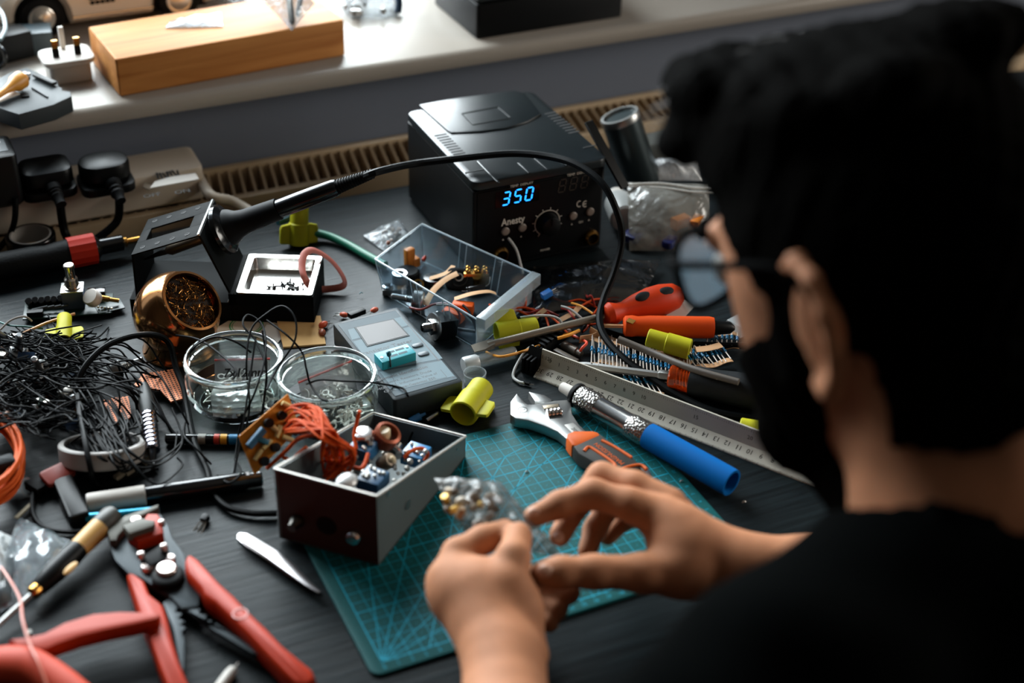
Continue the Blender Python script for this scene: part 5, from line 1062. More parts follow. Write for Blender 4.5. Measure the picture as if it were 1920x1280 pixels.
cols = [(ORWIRE, 'orange'), (RWIRE, 'dark red'), (ORWIRE, 'rusty orange')]
for k in range(18):
    x, y = rn.uniform(930, 1110), rn.uniform(556, 612); dx, dy = rn.uniform(-55, 55), rn.uniform(-14, 26); z = rn.uniform(.2, 1.0)
    m_, cn = cols[k % 3]
    wire('%s hookup wire tangled %s, %s' % (cn, names[k % 6], ('curling towards the ruler', 'running towards the tray', 'bent over its neighbours')[k // 6]), [(x - dx, y - dy, z * .4), (x - dx * .3, y - dy * .1 - 6, z + .5), (x + dx * .4, y + dy * .5 + 4, z + .3), (x + dx, y + dy, z * .3)], .1, m_)
for k in range(6):
    x, y = rn.uniform(930, 1120), rn.uniform(560, 640); dx = rn.uniform(-60, 60)
    wire('black wire in the dark tangle %s' % names[k], [(x - dx, y, .3), (x, y - 8, .9), (x + dx, y + 8, .3)], .14, WIRE)
wire('white wire doubled back beside the black clip', [(1010, 640, .6), (1030, 628, 1.0), (1048, 618, 1.1), (1070, 620, .9), (1040, 630, .7), (1014, 642, .5)], .1, WWIRE)
wire('red wire hooked over the grey tubular part', [(1062, 622, .7), (1085, 634, .9), (1100, 642, 1.3), (1092, 652, 1.2), (1086, 662, .6)], .13, mat('bright_red_wire', (214, 70, 40), .4))
wire('twisted black and white cord running from jack socket to lime connector', [(858, 616, .5), (885, 620, .5), (918, 624, .5)], .16, mat('twist', (90, 90, 88), .4))
t0 = None
for k, (px, py) in enumerate(((1060, 595), (1012, 588), (1080, 582))):
    mb = MB(); mb.box(-.7, .7, -.25, .25, 0, .04, fr(at(px, py, 1.0), V((1, .3 * k, .3)), (0, -.3, 1))); solo('tape_scrap', ('tan tape scrap among the orange wires, nearest the ruler', 'small tan tape scrap by the white loop', 'tan tape scrap beside the amber wire')[k], 'paper tape', mb, TAPE)
# ---------------------------------------------------------------- left: tape roll, torch, boards
c = at(62, 470, 0); t = Th('tape_roll', 'roll of black electrical tape with grey core by the power strip', 'tape roll', tuple(c))
mb = MB(); mb.ring([(2.3, 0), (2.35, .08), (2.35, 1.72), (2.3, 1.8), (1.95, 1.8), (1.95, 0)], None, 36); t.p('tape', mb, BLKG)
mb = MB(); mb.ring([(1.96, -.0), (1.96, 1.85), (1.8, 1.85), (1.8, 0)], None, 36); t.p('core', mb, mat('grey_core', (150, 146, 140), .6))
p1 = at(-40, 508, 1.5); p2 = at(262, 448, 1.5); M, L = along(p1, p2)
t = Th('gas_iron', 'black-gripped butane iron with ribbed red collar and brass tip', 'gas iron', M)
s_ = lambda px: L * (px + 40) / 302
mb = MB(); mb.lathe([(1.2, 0), (1.35, 1), (1.3, s_(60)), (1.15, s_(85)), (1.3, s_(112)), (1.35, s_(128))], None, 28); t.p('grip', mb, mat('soft_grip', (14, 16, 17), .6, spec=.15, bump=(500, .5, .0008)))
mb = MB(); n_ = 28; mb.rings([[((1.5 - .06 * (k % 2)) * math.cos(2 * math.pi * k / n_), (1.5 - .06 * (k % 2)) * math.sin(2 * math.pi * k / n_), z) for k in range(n_)] for z in (s_(126), s_(176))]); t.p('collar', mb, mat('collar_red', (170, 34, 14), .5, spec=.22), ang=20)
mb = MB(); mb.lathe([(1.25, s_(174)), (1.1, s_(180)), (.8, s_(186)), (.78, s_(228)), (.6, s_(231))], None, 24); t.p('barrel', mb, BLKG)
mb = MB(); mb.lathe([(.5, s_(229)), (.5, s_(236)), (.3, s_(238)), (.3, s_(262)), (.24, s_(263)), (0, s_(263))], None, 16); t.p('tip', mb, BRASS)
mb = MB(); mb.box(1.2, 1.5, -.3, .3, s_(160), s_(178), b=.08); t.p('latch', mb, BLK)
# footswitch board
c = at(118, 576, .4); MB_ = rz(c, -.25)
t = Th('footswitch_board', 'small circuit board with chrome push button and white trimmer cap', 'circuit board', MB_)
PCB = mat('dark_pcb', (16, 44, 40), .4)
mb = MB(); mb.box(-3.4, 4.4, -1.6, 1.8, -.1, .06, b=.02); bd = t.p('board', mb, PCB)
mb = MB(); mb.box(.1, 2.0, -.6, 1.1, .06, 1.9, b=.06); sw = t.p('switch_body', mb, mat('switch_blue', (38, 58, 88), .4))
mb = MB(); mb.box(.05, 2.05, -.65, 1.15, 1.8, 1.92, b=.03); t.p('switch_plate', mb, STEEL, sw)
mb = MB(); pr = [(.75, 1.9), (.78, 2.05)]
for k in range(6): pr += [(.62, 2.1 + k * .14), (.58, 2.17 + k * .14)]
pr += [(.45, 2.95), (.42, 3.0), (.42, 3.9), (.5, 3.95), (.5, 4.2), (.42, 4.28), (0, 4.3)]
mb.lathe(pr, M4.Translation(V((1.05, .25, 0))), 22); t.p('push_button', mb, mat('nickel', (198, 190, 176), .2, 1.0), sw)
for k in range(6):
    mb = MB(); mb.lathe([(.32, 0), (.34, .05), (.34, .9), (.28, .95), (0, .95)], M4.Translation(V((-2.9 + .55 * k, .6 + .1 * (k % 2), .05))) @ M4.Rotation(.5, 4, 'X'), 14); t.p('capacitor', mb, BLKG, bd)
for k in range(4):
    mb = MB(); mb.lathe([(.12, 0), (.12, 1.4), (0, 1.42)], M4.Translation(V((-2.6 + .6 * k, -.7, .4))) @ M4.Rotation(1.4, 4, 'Y'), 8); t.p('resistor', mb, mat('dark_res', (40, 44, 46), .3), bd)
mb = MB(); mb.box(-3.0, -1.6, -1.5, -.9, .06, .6, b=.05); t.p('chip', mb, BLK, bd)
mb = MB(); mb.box(2.2, 3.8, .6, 1.5, .06, 1.0, b=.1); t.p('connector', mb, BLKG, bd)
mb = MB(); mb.lathe([(.1, 0), (.75, .02), (.8, .15), (.8, .75), (.7, .9), (0, .92)], ax((3.0, -.6, .9), (2.6, -1.0, 1.6)), 24); wt = t.p('trimmer_cap', mb, WHITE, bd)
mb = MB(); mb.lathe([(.28, 0), (.28, .8), (.2, .85), (.2, 1.7), (0, 1.72)], ax((3.4, -.3, .9), (5.0, -.4, .5)), 14); t.p('shaft', mb, BRASS, bd)
mb = MB(); mb.box(2.6, 5.0, -2.6, -.9, .0, .12, M4.Rotation(.3, 4, 'Z'), b=.02); t.p('side_board', mb, PCB, bd)
mb = MB()
for k in range(5): mb.ball((3.2 + .3 * k, -.9 - .1 * k, .3), .12, n=8)
t.p('solder_joints', mb, SOLDER, bd, kind='stuff')
wire('pale bare-ended wire curving over the dark tangle at the left edge', [(0, 618, 1.5), (20, 600, 2.0), (45, 593, 2.2), (60, 602, 1.6)], .1, mat('pale_wire', (150, 140, 134), .45))
wire('tan wire lying between the tangle and the lime connector', [(40, 626, 1.2), (62, 616, 1.4), (90, 604, 1.2), (140, 588, .9)], .13, mat('tan_wire', (190, 130, 70), .45))
wire('thin teal wire at the left edge above the tangle', [(-5, 602, 1.4), (20, 610, 1.7), (50, 612, 1.6), (80, 616, 1.0)], .09, mat('teal_wire', (20, 90, 84), .45))
# ---------------------------------------------------------------- dark tangle of wires and pots
rn = random.Random(42)
mb = MB(); mb2 = MB()
for k in range(300):
    x, y = rn.uniform(-20, 150), rn.uniform(625, 800)
    s_ = rn.uniform(.6, 1.0); ang = rn.uniform(-.5, .7); L = rn.uniform(50, 150); z = rn.uniform(.3, 3.6)
    pts = [(x + L * (u_ - .5) * math.cos(ang) + rn.uniform(-12, 12), y + L * (u_ - .5) * math.sin(ang) + rn.uniform(-10, 10), max(.1, z + rn.uniform(-.8, .8))) for u_ in (0, .35, .7, 1)]
    mb.tube(pz(pts), .075, 5, 4)
for j_, (px_, py_, w_, d_, l_) in enumerate(((30, 680, 5, 3.4, 'added dark board under the back of the wire tangle'), (85, 745, 6, 3.6, 'added dark board under the front of the wire tangle'), (10, 770, 4, 3, 'added dark board under the tangle beside the orange coil'))):  # boards added as a dark base, deepening the gaps below the wires
    b3 = MB(); b3.box(-w_ / 2, w_ / 2, -d_ / 2, d_ / 2, 0, .18, b=.02); solo('dark_filler_board', l_, 'circuit board', b3, mat('filler_dark', (8, 20, 24), .4), rz(at(px_, py_, .1 + .02 * j_), .3 * j_))
solo('wire_tangle', 'dense tangle of fine black wires at the left edge of the desk', 'wire tangle', mb, WIRE, kind='stuff')
for k, (px, py, z, axis, l) in enumerate(((20, 640, 2.2, (-.5, -.3, .8), 'silver potentiometer at the left edge of the wire tangle'), (35, 655, 2.6, (.1, -.4, 1), 'small knob-topped potentiometer beside the silver one'), (45, 720, 1.6, (.6, -.5, .5), 'potentiometer half buried in the middle of the wire tangle'), (225, 690, .8, (.9, .1, .1), 'chrome potentiometer lying beside the copper stripboard'), (125, 750, 1.2, (.2, -.8, .6), 'potentiometer under wires nearest the white spool'), (75, 690, 2.4, (-.2, -.5, .8), 'potentiometer with bright lugs below the lime connector'))):
    pot(l, px, py, z, axis, .78)
rn = random.Random(77)
for k in range(26):
    px, py = rn.uniform(0, 165), rn.uniform(655, 800); p_ = at(px, py, rn.uniform(.5, 3.0)); q = rn.random()
    M = M4.Translation(p_) @ M4.Rotation(rn.uniform(0, 6.28), 4, 'Z') @ M4.Rotation(rn.uniform(-1.2, 1.2), 4, 'X')
    mb = MB()
    where = ('top', 'middle', 'lower')[min(2, int((py - 655) / 49))] + ' of the tangle, ' + ('by the left edge', 'near its centre', 'towards the stripboard')[min(2, int(px / 56))]
    if q < .35: mb.box(-.5, .5, -.3, .3, 0, .35, b=.05); solo('terminal_lug', 'bright metal lug glinting in the ' + where, 'terminal', mb, SOLDER, M, group='metal lugs in the tangle')
    elif q < .6: mb.lathe([(0, 0), (.3, .02), (.3, .7), (0, .72)], None, 12); solo('small_capacitor', 'tiny dark capacitor in the ' + where, 'capacitor', mb, mat('cap_green', (44, 58, 50), .35), M, group='capacitors in the tangle')
    elif q < .8: mb.ball((0, 0, 0), .3, n=10, sz=.7); solo('disc_component', 'amber blob component in the ' + where, 'component', mb, mat('amber_blob', (150, 84, 30), .35), M, group='amber components in the tangle')
    else: mb.box(-.7, .7, -.4, .4, 0, .1); solo('board_fragment', 'small dark blue board fragment in the ' + where, 'circuit board', mb, mat('blue_pcb', (20, 52, 84), .4), M, group='board fragments in the tangle')
# wires fanning to the right of the tangle, each its own
FAN = ['over the copper stripboard', 'towards the black audio plug', 'past the chrome potentiometer', 'down towards the white spool', 'across the front of the copper ball', 'beside the first glass jar']
for k in range(30):
    sx_, sy_ = rn.uniform(120, 165), rn.uniform(640, 740); g = k % 6
    ex_, ey_ = [(260, 790), (285, 760), (250, 700), (200, 860), (300, 690), (330, 790)][g]; ex_ += rn.uniform(-40, 40); ey_ += rn.uniform(-30, 40)
    mx_, my_ = (sx_ + ex_) / 2 + rn.uniform(-10, 25), (sy_ + ey_) / 2 - rn.uniform(10, 50)
    wire('thin black wire fanning from the tangle %s, %s' % (FAN[g], ('lowest', 'upper', 'arched high', 'crossing others', 'short-ended')[k // 6]), [(sx_, sy_, rn.uniform(1, 2.6)), (mx_, my_, rn.uniform(1.5, 3.5)), ((mx_ + ex_) / 2 + 10, (my_ + ey_) / 2 + 4, rn.uniform(.8, 2)), (ex_, ey_, .2)], .085, WIRE)
for k in range(12):
    sx_, sy_ = rn.uniform(180, 260), rn.uniform(745, 800); g = k % 3
    ex_, ey_ = sx_ + rn.uniform(-70, 60), sy_ + rn.uniform(50, 120)
    wire('thin black wire trailing down over the white spool %s' % (('on its left', 'at its middle', 'near the audio plug')[g] + (', curled', ', straight', ', looped', ', overlapping')[k // 3]), [(sx_, sy_, 2.4), (sx_ + 10, sy_ + 25, 2.8), ((sx_ + ex_) / 2, (sy_ + ey_) / 2 + 10, 2.4), (ex_, ey_, .8)], .085, WIRE)
for k in range(14):
    x0, y0 = rn.uniform(150, 200), rn.uniform(770, 815); x1, y1 = rn.uniform(225, 345), rn.uniform(815, 905)
    wire('thin black wire looped in front of the white spool, %s' % (('its left curl', 'its middle curl', 'its right curl', 'its long tail', 'its short tail', 'its upper arc', 'its lower arc')[k % 7] + (' nearer the tangle' if k < 7 else ' nearer the jars')), [(x0, y0, 2.6), ((x0 * 2 + x1) / 3, (y0 + y1) / 2 + 25, 2.9), ((x0 + x1 * 2) / 3, y1 + rn.uniform(-5, 25), 1.8), (x1, y1 - rn.uniform(0, 40), 1.2), (x1 + rn.uniform(-20, 20), y1 - rn.uniform(40, 90), .8)], .085, WIRE)
# thick cables
wire('thick black cable arching from the tangle in front of the copper ball', [(150, 745, 1.5), (152, 700, 3.0), (190, 655, 4.2), (240, 632, 4.6), (290, 628, 4.4), (318, 645, 3.6), (330, 690, 2.2), (345, 730, 1.4), (352, 770, .8), (365, 830, .6), (388, 880, .5), (398, 920, .4), (425, 950, .4), (470, 962, .4), (519, 962, .4)], .26, WIRE, 'black_cable', 9)
wire('black cable hanging straight down over the white spool', [(146, 740, 2.8), (150, 780, 3.2), (160, 830, 3.4), (170, 880, 2.4), (178, 905, .6), (205, 918, .3)], .22, WIRE, 'black_cable', 9)
JW = [('tall loop of thin black wire rising above the jars', [(455, 830, .3), (468, 760, 2.2), (462, 690, 5.2), (470, 620, 7.0), (500, 588, 8.2), (530, 574, 8.6), (553, 596, 8.2), (552, 640, 7.0), (520, 690, 5.2), (500, 730, 4.8)]),
      ('thin black wire looping left over the first jar rim', [(440, 880, .2), (450, 800, 1.6), (480, 730, 4.9), (498, 660, 6.0), (492, 610, 6.6), (465, 590, 7.0), (456, 610, 6.8), (480, 640, 6.2), (500, 700, 5.2), (490, 780, 2.0)]),
      ('thin black wire crossing from the first jar to the second', [(330, 628, 4.2), (380, 640, 5.2), (440, 690, 5.2), (436, 712, 4.8)]),
      ('black wire falling between the jars with a free end in the second jar', [(500, 600, 7.0), (540, 630, 6.6), (566, 660, 5.6), (574, 690, 4.9), (582, 720, 3.2), (600, 745, 4.6), (616, 752, 4.8)]),
      ('thin black wire lying over the second jar rim towards the tester', [(575, 720, 2.0), (600, 712, 4.6), (640, 714, 4.9), (690, 716, 4.9), (730, 722, 2.6), (755, 728, 2.5), (764, 740, 2.4), (766, 750, 1.6)]),
      ('thin black wire hanging in front of the first jar, left strand', [(478, 640, 6.4), (470, 700, 5.0), (460, 770, 3.4), (448, 840, 1.4), (438, 890, .3)]),
      ('thin black wire hanging in front of the first jar, right strand', [(492, 620, 6.8), (500, 690, 5.0), (494, 760, 3.0), (492, 800, 1.6), (496, 830, .6)]),
      ('black wire draped over the rear rim of the first jar', [(348, 690, 2.0), (360, 655, 4.9), (400, 632, 5.6), (440, 640, 5.0), (470, 660, 3.2)]),
      ('thin wire dropping beside the first jar to the pencil', [(352, 780, .4), (345, 815, 1.6), (372, 845, 1.4), (396, 870, .3)]),
      ('thin black wire looping under the marker pen end', [(440, 860, .4), (452, 885, 1.4), (430, 905, 1.6), (408, 890, .8)])]
for l, pts in JW: wire(l, pts, .085, WIRE)
# stripboards
STB = bpy.data.materials.new('copper_stripboard'); STB.use_nodes = True; nt = STB.node_tree; b = nt.nodes['Principled BSDF']; b.inputs['Roughness'].default_value = .4; b.inputs['Metallic'].default_value = .35
tc = nt.nodes.new('ShaderNodeTexCoord'); vo = nt.nodes.new('ShaderNodeTexVoronoi'); vo.voronoi_dimensions = '2D'; vo.inputs['Scale'].default_value = 340; vo.inputs['Randomness'].default_value = 0; nt.links.new(tc.outputs['Object'], vo.inputs[0])
rp = nt.nodes.new('ShaderNodeValToRGB'); rp.color_ramp.elements[0].position = .3; rp.color_ramp.elements[1].position = .36; rp.color_ramp.elements[0].color = lin((40, 22, 14)); rp.color_ramp.elements[1].color = lin((206, 122, 80)); nt.links.new(vo.outputs['Distance'], rp.inputs[0]); nt.links.new(rp.outputs[0], b.inputs['Base Color'])
for k, (pts, l) in enumerate((([(250, 722), (268, 700), (330, 690), (346, 745), (320, 752), (300, 730)], 'larger copper stripboard with rounded hole rows beside the first jar'), ([(208, 742), (240, 738), (246, 776), (236, 782)], 'cut copper stripboard under the fanned wires'), ([(190, 742), (204, 742), (224, 784), (216, 786)], 'narrow copper stripboard strip nearest the tangle'))):
    pp = ppoly(pts, .9); mb = MB(); mb.prism(pp, .72 - .2 * k, .88 - .2 * k); solo('stripboard', l, 'circuit board', mb, STB, V((pp[0][0], pp[0][1], 0)), w=True)
# audio plug
p1 = at(272, 735, 1.9); p2 = at(288, 868, 1.0)
M, L = along(p1, p2)
t = Th('audio_plug', 'black-booted audio plug with shiny ridged chrome barrel by the white spool', 'plug', M); k_ = L / 133
mb = MB(); mb.lathe([(.3, -1.0), (.45, -.4), (.62, 12 * k_), (.68, 26 * k_), (.55, 45 * k_)], None, 18); t.p('boot', mb, mat('boot_green_black', (26, 30, 28), .55))
mb = MB(); pr = []
for j in range(9): pr += [(.6, (44 + j * 7.5) * k_), (.66, (47 + j * 7.5) * k_), (.66, (49.5 + j * 7.5) * k_), (.55, (51 + j * 7.5) * k_)]
mb.lathe(pr, None, 20); t.p('barrel', mb, mat('dark_chrome', (150, 148, 158), .12, 1.0))
mb = MB(); mb.lathe([(.4, 110 * k_), (.3, 116 * k_), (.26, 128 * k_), (.18, 130 * k_), (.22, 136 * k_), (0, 139 * k_)], None, 14); t.p('tip', mb, BLKG)
# white solder spool lid
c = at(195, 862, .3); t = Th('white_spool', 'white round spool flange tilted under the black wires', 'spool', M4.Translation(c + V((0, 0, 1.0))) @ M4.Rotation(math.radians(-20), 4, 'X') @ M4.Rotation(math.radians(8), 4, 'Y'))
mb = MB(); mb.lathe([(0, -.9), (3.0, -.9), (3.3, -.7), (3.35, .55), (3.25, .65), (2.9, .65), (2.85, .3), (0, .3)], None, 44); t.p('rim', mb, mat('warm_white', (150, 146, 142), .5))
mb = MB(); mb.lathe([(2.85, .3), (2.6, .5), (1.0, .5), (.9, .3), (0, .3)], None, 36); t.p('wound_wire', mb, BLKG)
# circuit strip under the spool
mb = MB(); a_, b_ = at(190, 905, .2), at(290, 870, .2); mb.box(0, (b_ - a_).length, -.8, .8, 0, .2, fr(a_, b_ - a_)); t = Th('relay_strip', 'black circuit strip with pale rectangles below the white spool', 'circuit board', tuple(a_)); t.p('board', mb, BLK, w=True)
for k, (x, y) in enumerate(((225, 894), (244, 886), (262, 855), (278, 866))): mb = MB(); mb.box(-.45, .45, -.25, .25, 0, .35, rz(at(x, y, .35), .5), b=.04); t.p('contact', mb, mat('pale_contact', (150, 138, 118), .4, .4), w=True)
# pencil, markers
p1 = at(310, 822, .5); p2 = at(475, 824, .5); M, L = along(p1, p2)
t = Th('striped_pencil', 'black pencil with red, yellow and blue bands lying behind the marker', 'pencil', M)
q = lambda px: L * (px - 310) / 165
mb = MB(); mb.lathe([(.3, 0), (.42, .1), (.42, L), (0, L)], None, 14); t.p('body', mb, BLKG)
for x0, x1, c in ((402, 412, (196, 60, 40)), (414, 426, (224, 160, 40)), (430, 458, (24, 110, 160)), (372, 386, (140, 136, 130))):
    mb = MB(); mb.lathe([(.43, q(x0)), (.43, q(x1))], None, 14); t.p('band', mb, mat('band%d' % x0, c, .45))
p1 = at(163, 944, .75); p2 = at(492, 896, .75); M, L = along(p1, p2)
t = Th('marker_pen', 'black marker pen with white cap lying beside the metal box', 'marker pen', M)
mb = MB(); mb.lathe([(0, 0), (.72, .02), (.78, .15), (.8, L * .325), (.7, L * .33)], None, 26); t.p('cap', mb, WHITE)
mb = MB(); mb.lathe([(.62, L * .32), (.68, L * .33), (.7, L * .9), (.62, L * .91), (.62, L * .99), (.5, L), (0, L)], None, 26); t.p('barrel', mb, BLKG)
mb = MB(); mb.prism([(0, -.2), (L * .42, -.2), (L * .42, .2), (0, .2)], 0, .01, M @ M4.Translation(V((0, 0, L * .42))) @ M4.Rotation(math.radians(-90), 4, 'Y') @ M4.Translation(V((0, 0, .69))) if False else fr(at(330, 907, 1.36), p2 - p1)); t.p('print_band', mb, mat('band_grey', (92, 88, 84), .5), w=True)
p1 = at(160, 972, .5); p2 = at(300, 958, .5); M, L = along(p1, p2)
mb = MB(); mb.lathe([(0, 0), (.35, .05), (.42, .3), (.42, L - .2), (.2, L), (0, L)], None, 18); solo('teal_pen', 'teal pen with only its end showing below the white marker cap', 'pen', mb, mat('teal_metal', (20, 130, 160), .25, .5), M)
# usb style plug with lead
p1 = at(118, 902, .7); p2 = at(150, 975, .7)
t = Th('black_usb_plug', 'black moulded lead plug lying left of the white marker cap', 'plug', fr(p1, p2 - p1)); L = (p2 - p1).length
mb = MB(); mb.box(0, L, -.75, .75, -.65, .55, b=.18, r=.2); t.p('body', mb, BLK)
mb = MB(); mb.tube(pz([(118, 902, .6), (112, 918, .5), (116, 945, .4), (128, 970, .3)]), .16, 8); t.p('lead', mb, WIRE, w=True)
mb = MB(); mb.tube(pz([(85, 905, .8), (66, 915, .5), (60, 945, .4), (66, 972, .3), (85, 990, .3), (120, 997, .3), (160, 996, .3), (200, 992, .3)]), .2, 8); solo('black_lead', 'black lead curving round left of the black plug', 'cable', mb, WIRE)
mb = MB(); mb.box(-1.6, 1.6, -.8, .8, 0, .9, rz(at(92, 908, .1), .5), b=.15); solo('black_clip_body', 'small black clip under the red rubber piece', 'clip', mb, BLKM)
mb = MB(); mb.box(-1.2, 1.2, -.8, .8, 0, .5, fr(at(108, 893, .9), V((.8, .3, 0)), (-.1, -.3, 1)), b=.15, r=.3); solo('red_rubber_piece', 'dark red rubber piece in the shade left of the white spool', 'rubber piece', mb, mat('shade_red', (140, 40, 20), .5))
mb = pil(at(70, 918, .2), at(98, 900, .3), at(92, 890, .8), at(64, 900, .6), .4, 91); solo('white_sliver', 'sliver of white plastic film beside the coiled orange wire', 'film', mb, mat('white_film', (196, 198, 196), .3))
# orange wire coil
t = Th('orange_wire_coil', 'coil of orange wire held with black tape at the left edge', 'wire coil', tuple(at(-30, 885, 0)))
rn = random.Random(3); c0 = at(-42, 892, 0)
mb = MB()
for k in range(22):
    r = 3.35 + rn.uniform(-.25, .25); zz = 1.0 + rn.uniform(0, 2.0); pts = []
    for j in range(20):
        a_ = 2 * math.pi * j / 20; pts.append(c0 + V((r * math.cos(a_) + .15 * math.sin(3 * a_ + k), (r + 2.3) * math.sin(a_), zz + .12 * math.sin(2 * a_ + k))))
    mb.tube(pts, .15, 6, 2, closed=True)
t.p('windings', mb, mat('coil_orange', (204, 84, 24), .6, spec=.15), w=True)
mb = MB(); a_ = at(12, 880, 2.2); mb.box(-.75, .75, -.6, .6, -1.7, 1.1, rz(a_, .1), b=.3, r=.3); t.p('tape_band', mb, RUBG, w=True)
mb = MB(); mb.ring([(.8, 0), (.8, .12), (.62, .12), (.62, 0)], ax(at(52, 914, .6), at(52, 914, .6) + V((.6, -.5, .5))), 20); solo('clear_ring', 'clear plastic ring beside the orange wire coil', 'ring', mb, film('vial', (220, 228, 230), .8, .08, None, 1.5))
mb = MB(); a_, b_ = at(30, 972, .4), at(62, 942, .4); mb.box(0, (b_ - a_).length, -.15, .15, 0, .1, fr(a_, b_ - a_)); solo('tan_splinter', 'thin tan splinter between the coil and the clear bag', 'splinter', mb, mat('tan_dull', (130, 118, 90), .6))
# clear bag at left
t = bagthing('clear plastic bag with metal bits spread at the left edge', [at(-40, 1165, .1), at(70, 1115, .2), at(150, 1022, .2), at(35, 968, .4)], 1.5, 101, amp=.8, m_=film('bag_left', (130, 142, 148), .6, .16, (30, .6), 1.4))
mb = pil(at(-30, 1150, .2), at(20, 1125, .2), at(30, 1010, .5), at(-20, 985, .5), 1.4, 55, amp=.9); t.p('white_lining', mb, mat('lining', (190, 194, 194), .35), w=True)
# yellow-black screwdriver
p1 = at(215, 962, 1.7); p2 = at(62, 1112, 1.2); p3 = at(-30, 1196, .6); M, L = along(p1, p2)
t = Th('yellow_black_screwdriver', 'small yellow and black screwdriver lying by the wire strippers', 'screwdriver', M)
mb = MB(); mb.lathe([(.0, 0), (.7, .05), (.85, .4), (.85, L * .17), (.8, L * .2)], None, 20); t.p('butt', mb, mat('olive_grip', (48, 46, 36), .5))
mb = MB(); mb.lathe([(.82, L * .12), (.8, L * .3), (.74, L * .48)], None, 22); t.p('yellow_sleeve', mb, mat('tan_yellow', (206, 158, 84), .5))
mb = MB(); mb.lathe([(.75, L * .46), (.82, L * .55), (.8, L * .75), (.62, L * .93), (.5, L * .95)], None, 22); gp = t.p('grip', mb, BLK)
mb = MB(); mb.ball((0, 0, 0), .35, n=14, sx=2.0, sy=.8, sz=.4, M=t.inv @ fr(at(132, 1065, 2.2), p2 - p1)); t.p('oval_inlay', mb, mat('tan_yellow', (206, 158, 84), .5), gp)
mb = MB(); mb.lathe([(.46, L * .93), (.52, L * .95), (.5, L), (.3, L * 1.02)], None, 18); t.p('ferrule', mb, BRASS)
M3 = t.inv @ ax(p2, p3); mb = MB(); mb.lathe([(.2, -.3), (.2, (p3 - p2).length + 4)], M3, 12); t.p('shaft', mb, STEEL)
# ---------------------------------------------------------------- wire strippers
GUN = mat('gun_steel', (44, 52, 56), .45, .3, spec=.25, bump=(900, .12, .0003))
REDG = mat('red_grip', (174, 44, 8), .45, var=(120, .06), spec=.22)
zb = .9
c0 = at(300, 1080, 0); t = Th('wire_strippers', 'red-handled wire strippers with grey steel jaws lying at the front left', 'wire strippers', (c0.x, c0.y, 0))
mb = MB(); mb.prism(ppoly([(238, 985), (262, 968), (300, 962), (316, 985), (322, 1006), (344, 1036), (352, 1060), (375, 1110), (372, 1135), (340, 1140), (322, 1120), (300, 1105), (262, 1082), (240, 1074), (216, 1050), (206, 1026), (226, 1006)], zb + .3), zb - .3, zb + .3, b=.08); jp = t.p('jaw_plate', mb, GUN, w=True)
mb = MB(); mb.prism(ppoly([(238, 1000), (258, 1014), (306, 998), (304, 976), (296, 962), (276, 962), (262, 985), (242, 990)], 2.1), 1.0, 2.1, b=.15); t.p('red_jaw', mb, REDG, w=True)
mb = MB(); mb.prism(ppoly([(230, 984), (262, 970), (290, 975), (288, 985), (242, 1000)], 2.6), 1.8, 2.6, b=.1); t.p('clamp_block', mb, mat('grey_tip', (84, 82, 74), .5, .1, spec=.2), w=True)
mb = MB(); mb.prism(ppoly([(200, 992), (234, 966), (298, 944), (296, 952), (248, 974), (222, 1002), (218, 1012), (206, 1012)], 1.8), .6, 1.8, b=.1); t.p('jaw_tip', mb, mat('grey_tip', (84, 82, 74), .5, .1, spec=.2), w=True)
mb = MB(); mb.prism(ppoly([(262, 1046), (300, 1020), (316, 1028), (312, 1046), (280, 1060)], 1.8), 1.2, 1.8, b=.1); t.p('linkage', mb, BLKM, w=True)
for px, py, r in ((256, 980, .42), (318, 1052, .46), (277, 1067, .46), (308, 1029, .28), (265, 1044, .28), (304, 984, .25)):
    mb = MB(); mb.lathe([(r, 0), (r, .25), (r * .85, .38), (r * .4, .45), (0, .45)], M4.Translation(at(px, py, zb + (.35 if r > .3 and px > 260 else 1.0))), 18); t.p('rivet', mb, mat('pale_rivet', (206, 192, 186), .3, .8), w=True)
mb = MB(); mb.lathe([(1.15, 0), (1.15, .5), (1.0, .65), (.8, .68), (0, .68)], M4.Translation(at(316, 1088, zb + .25)), 26); pv = t.p('pivot_collar', mb, BLKM, w=True)
mb = MB(); mb.lathe([(.72, .6), (.72, .85), (.6, .98), (0, 1.0)], M4.Translation(at(314, 1082, zb + .25)), 24); t.p('pivot_rivet', mb, mat('pale_rivet', (206, 192, 186), .3, .8), pv, w=True)
mb = MB(); mb.prism(ppoly([(332, 1095), (345, 1110), (372, 1128), (366, 1136), (376, 1142), (372, 1150), (388, 1152), (384, 1162), (398, 1162), (392, 1172), (406, 1168), (440, 1190), (500, 1232), (470, 1222), (400, 1180), (345, 1140), (326, 1118)], zb + .15), zb - .2, zb + .15, b=.03); t.p('serrated_bar', mb, GUN, w=True)
mb = MB(); mb.prism(ppoly([(318, 1120), (334, 1138), (326, 1146), (342, 1150), (332, 1158), (346, 1164), (336, 1170), (348, 1176), (340, 1184), (346, 1200), (344, 1260), (336, 1240), (326, 1180), (306, 1130)], zb + .1), zb - .25, zb + .1, b=.03); t.p('inner_handle_edge', mb, GUN, w=True)
def grip(t, name, pts, rs, m_, fl=(1.15, .8), par=None):
    mb = MB(); n = len(pts); sub = 6; c = crv(pts, sub); N = len(c); rl = []
    for i in range(N):
        u_ = i / (N - 1) * (len(rs) - 1); k = min(len(rs) - 2, int(u_)); rl.append(rs[k] + (rs[k + 1] - rs[k]) * (u_ - k))
    rl[0] *= .55; rl[-1] *= .6
    mb.tube(c, rl, 14, 1, flat=fl); return t.p(name, mb, m_, w=True, par=par)
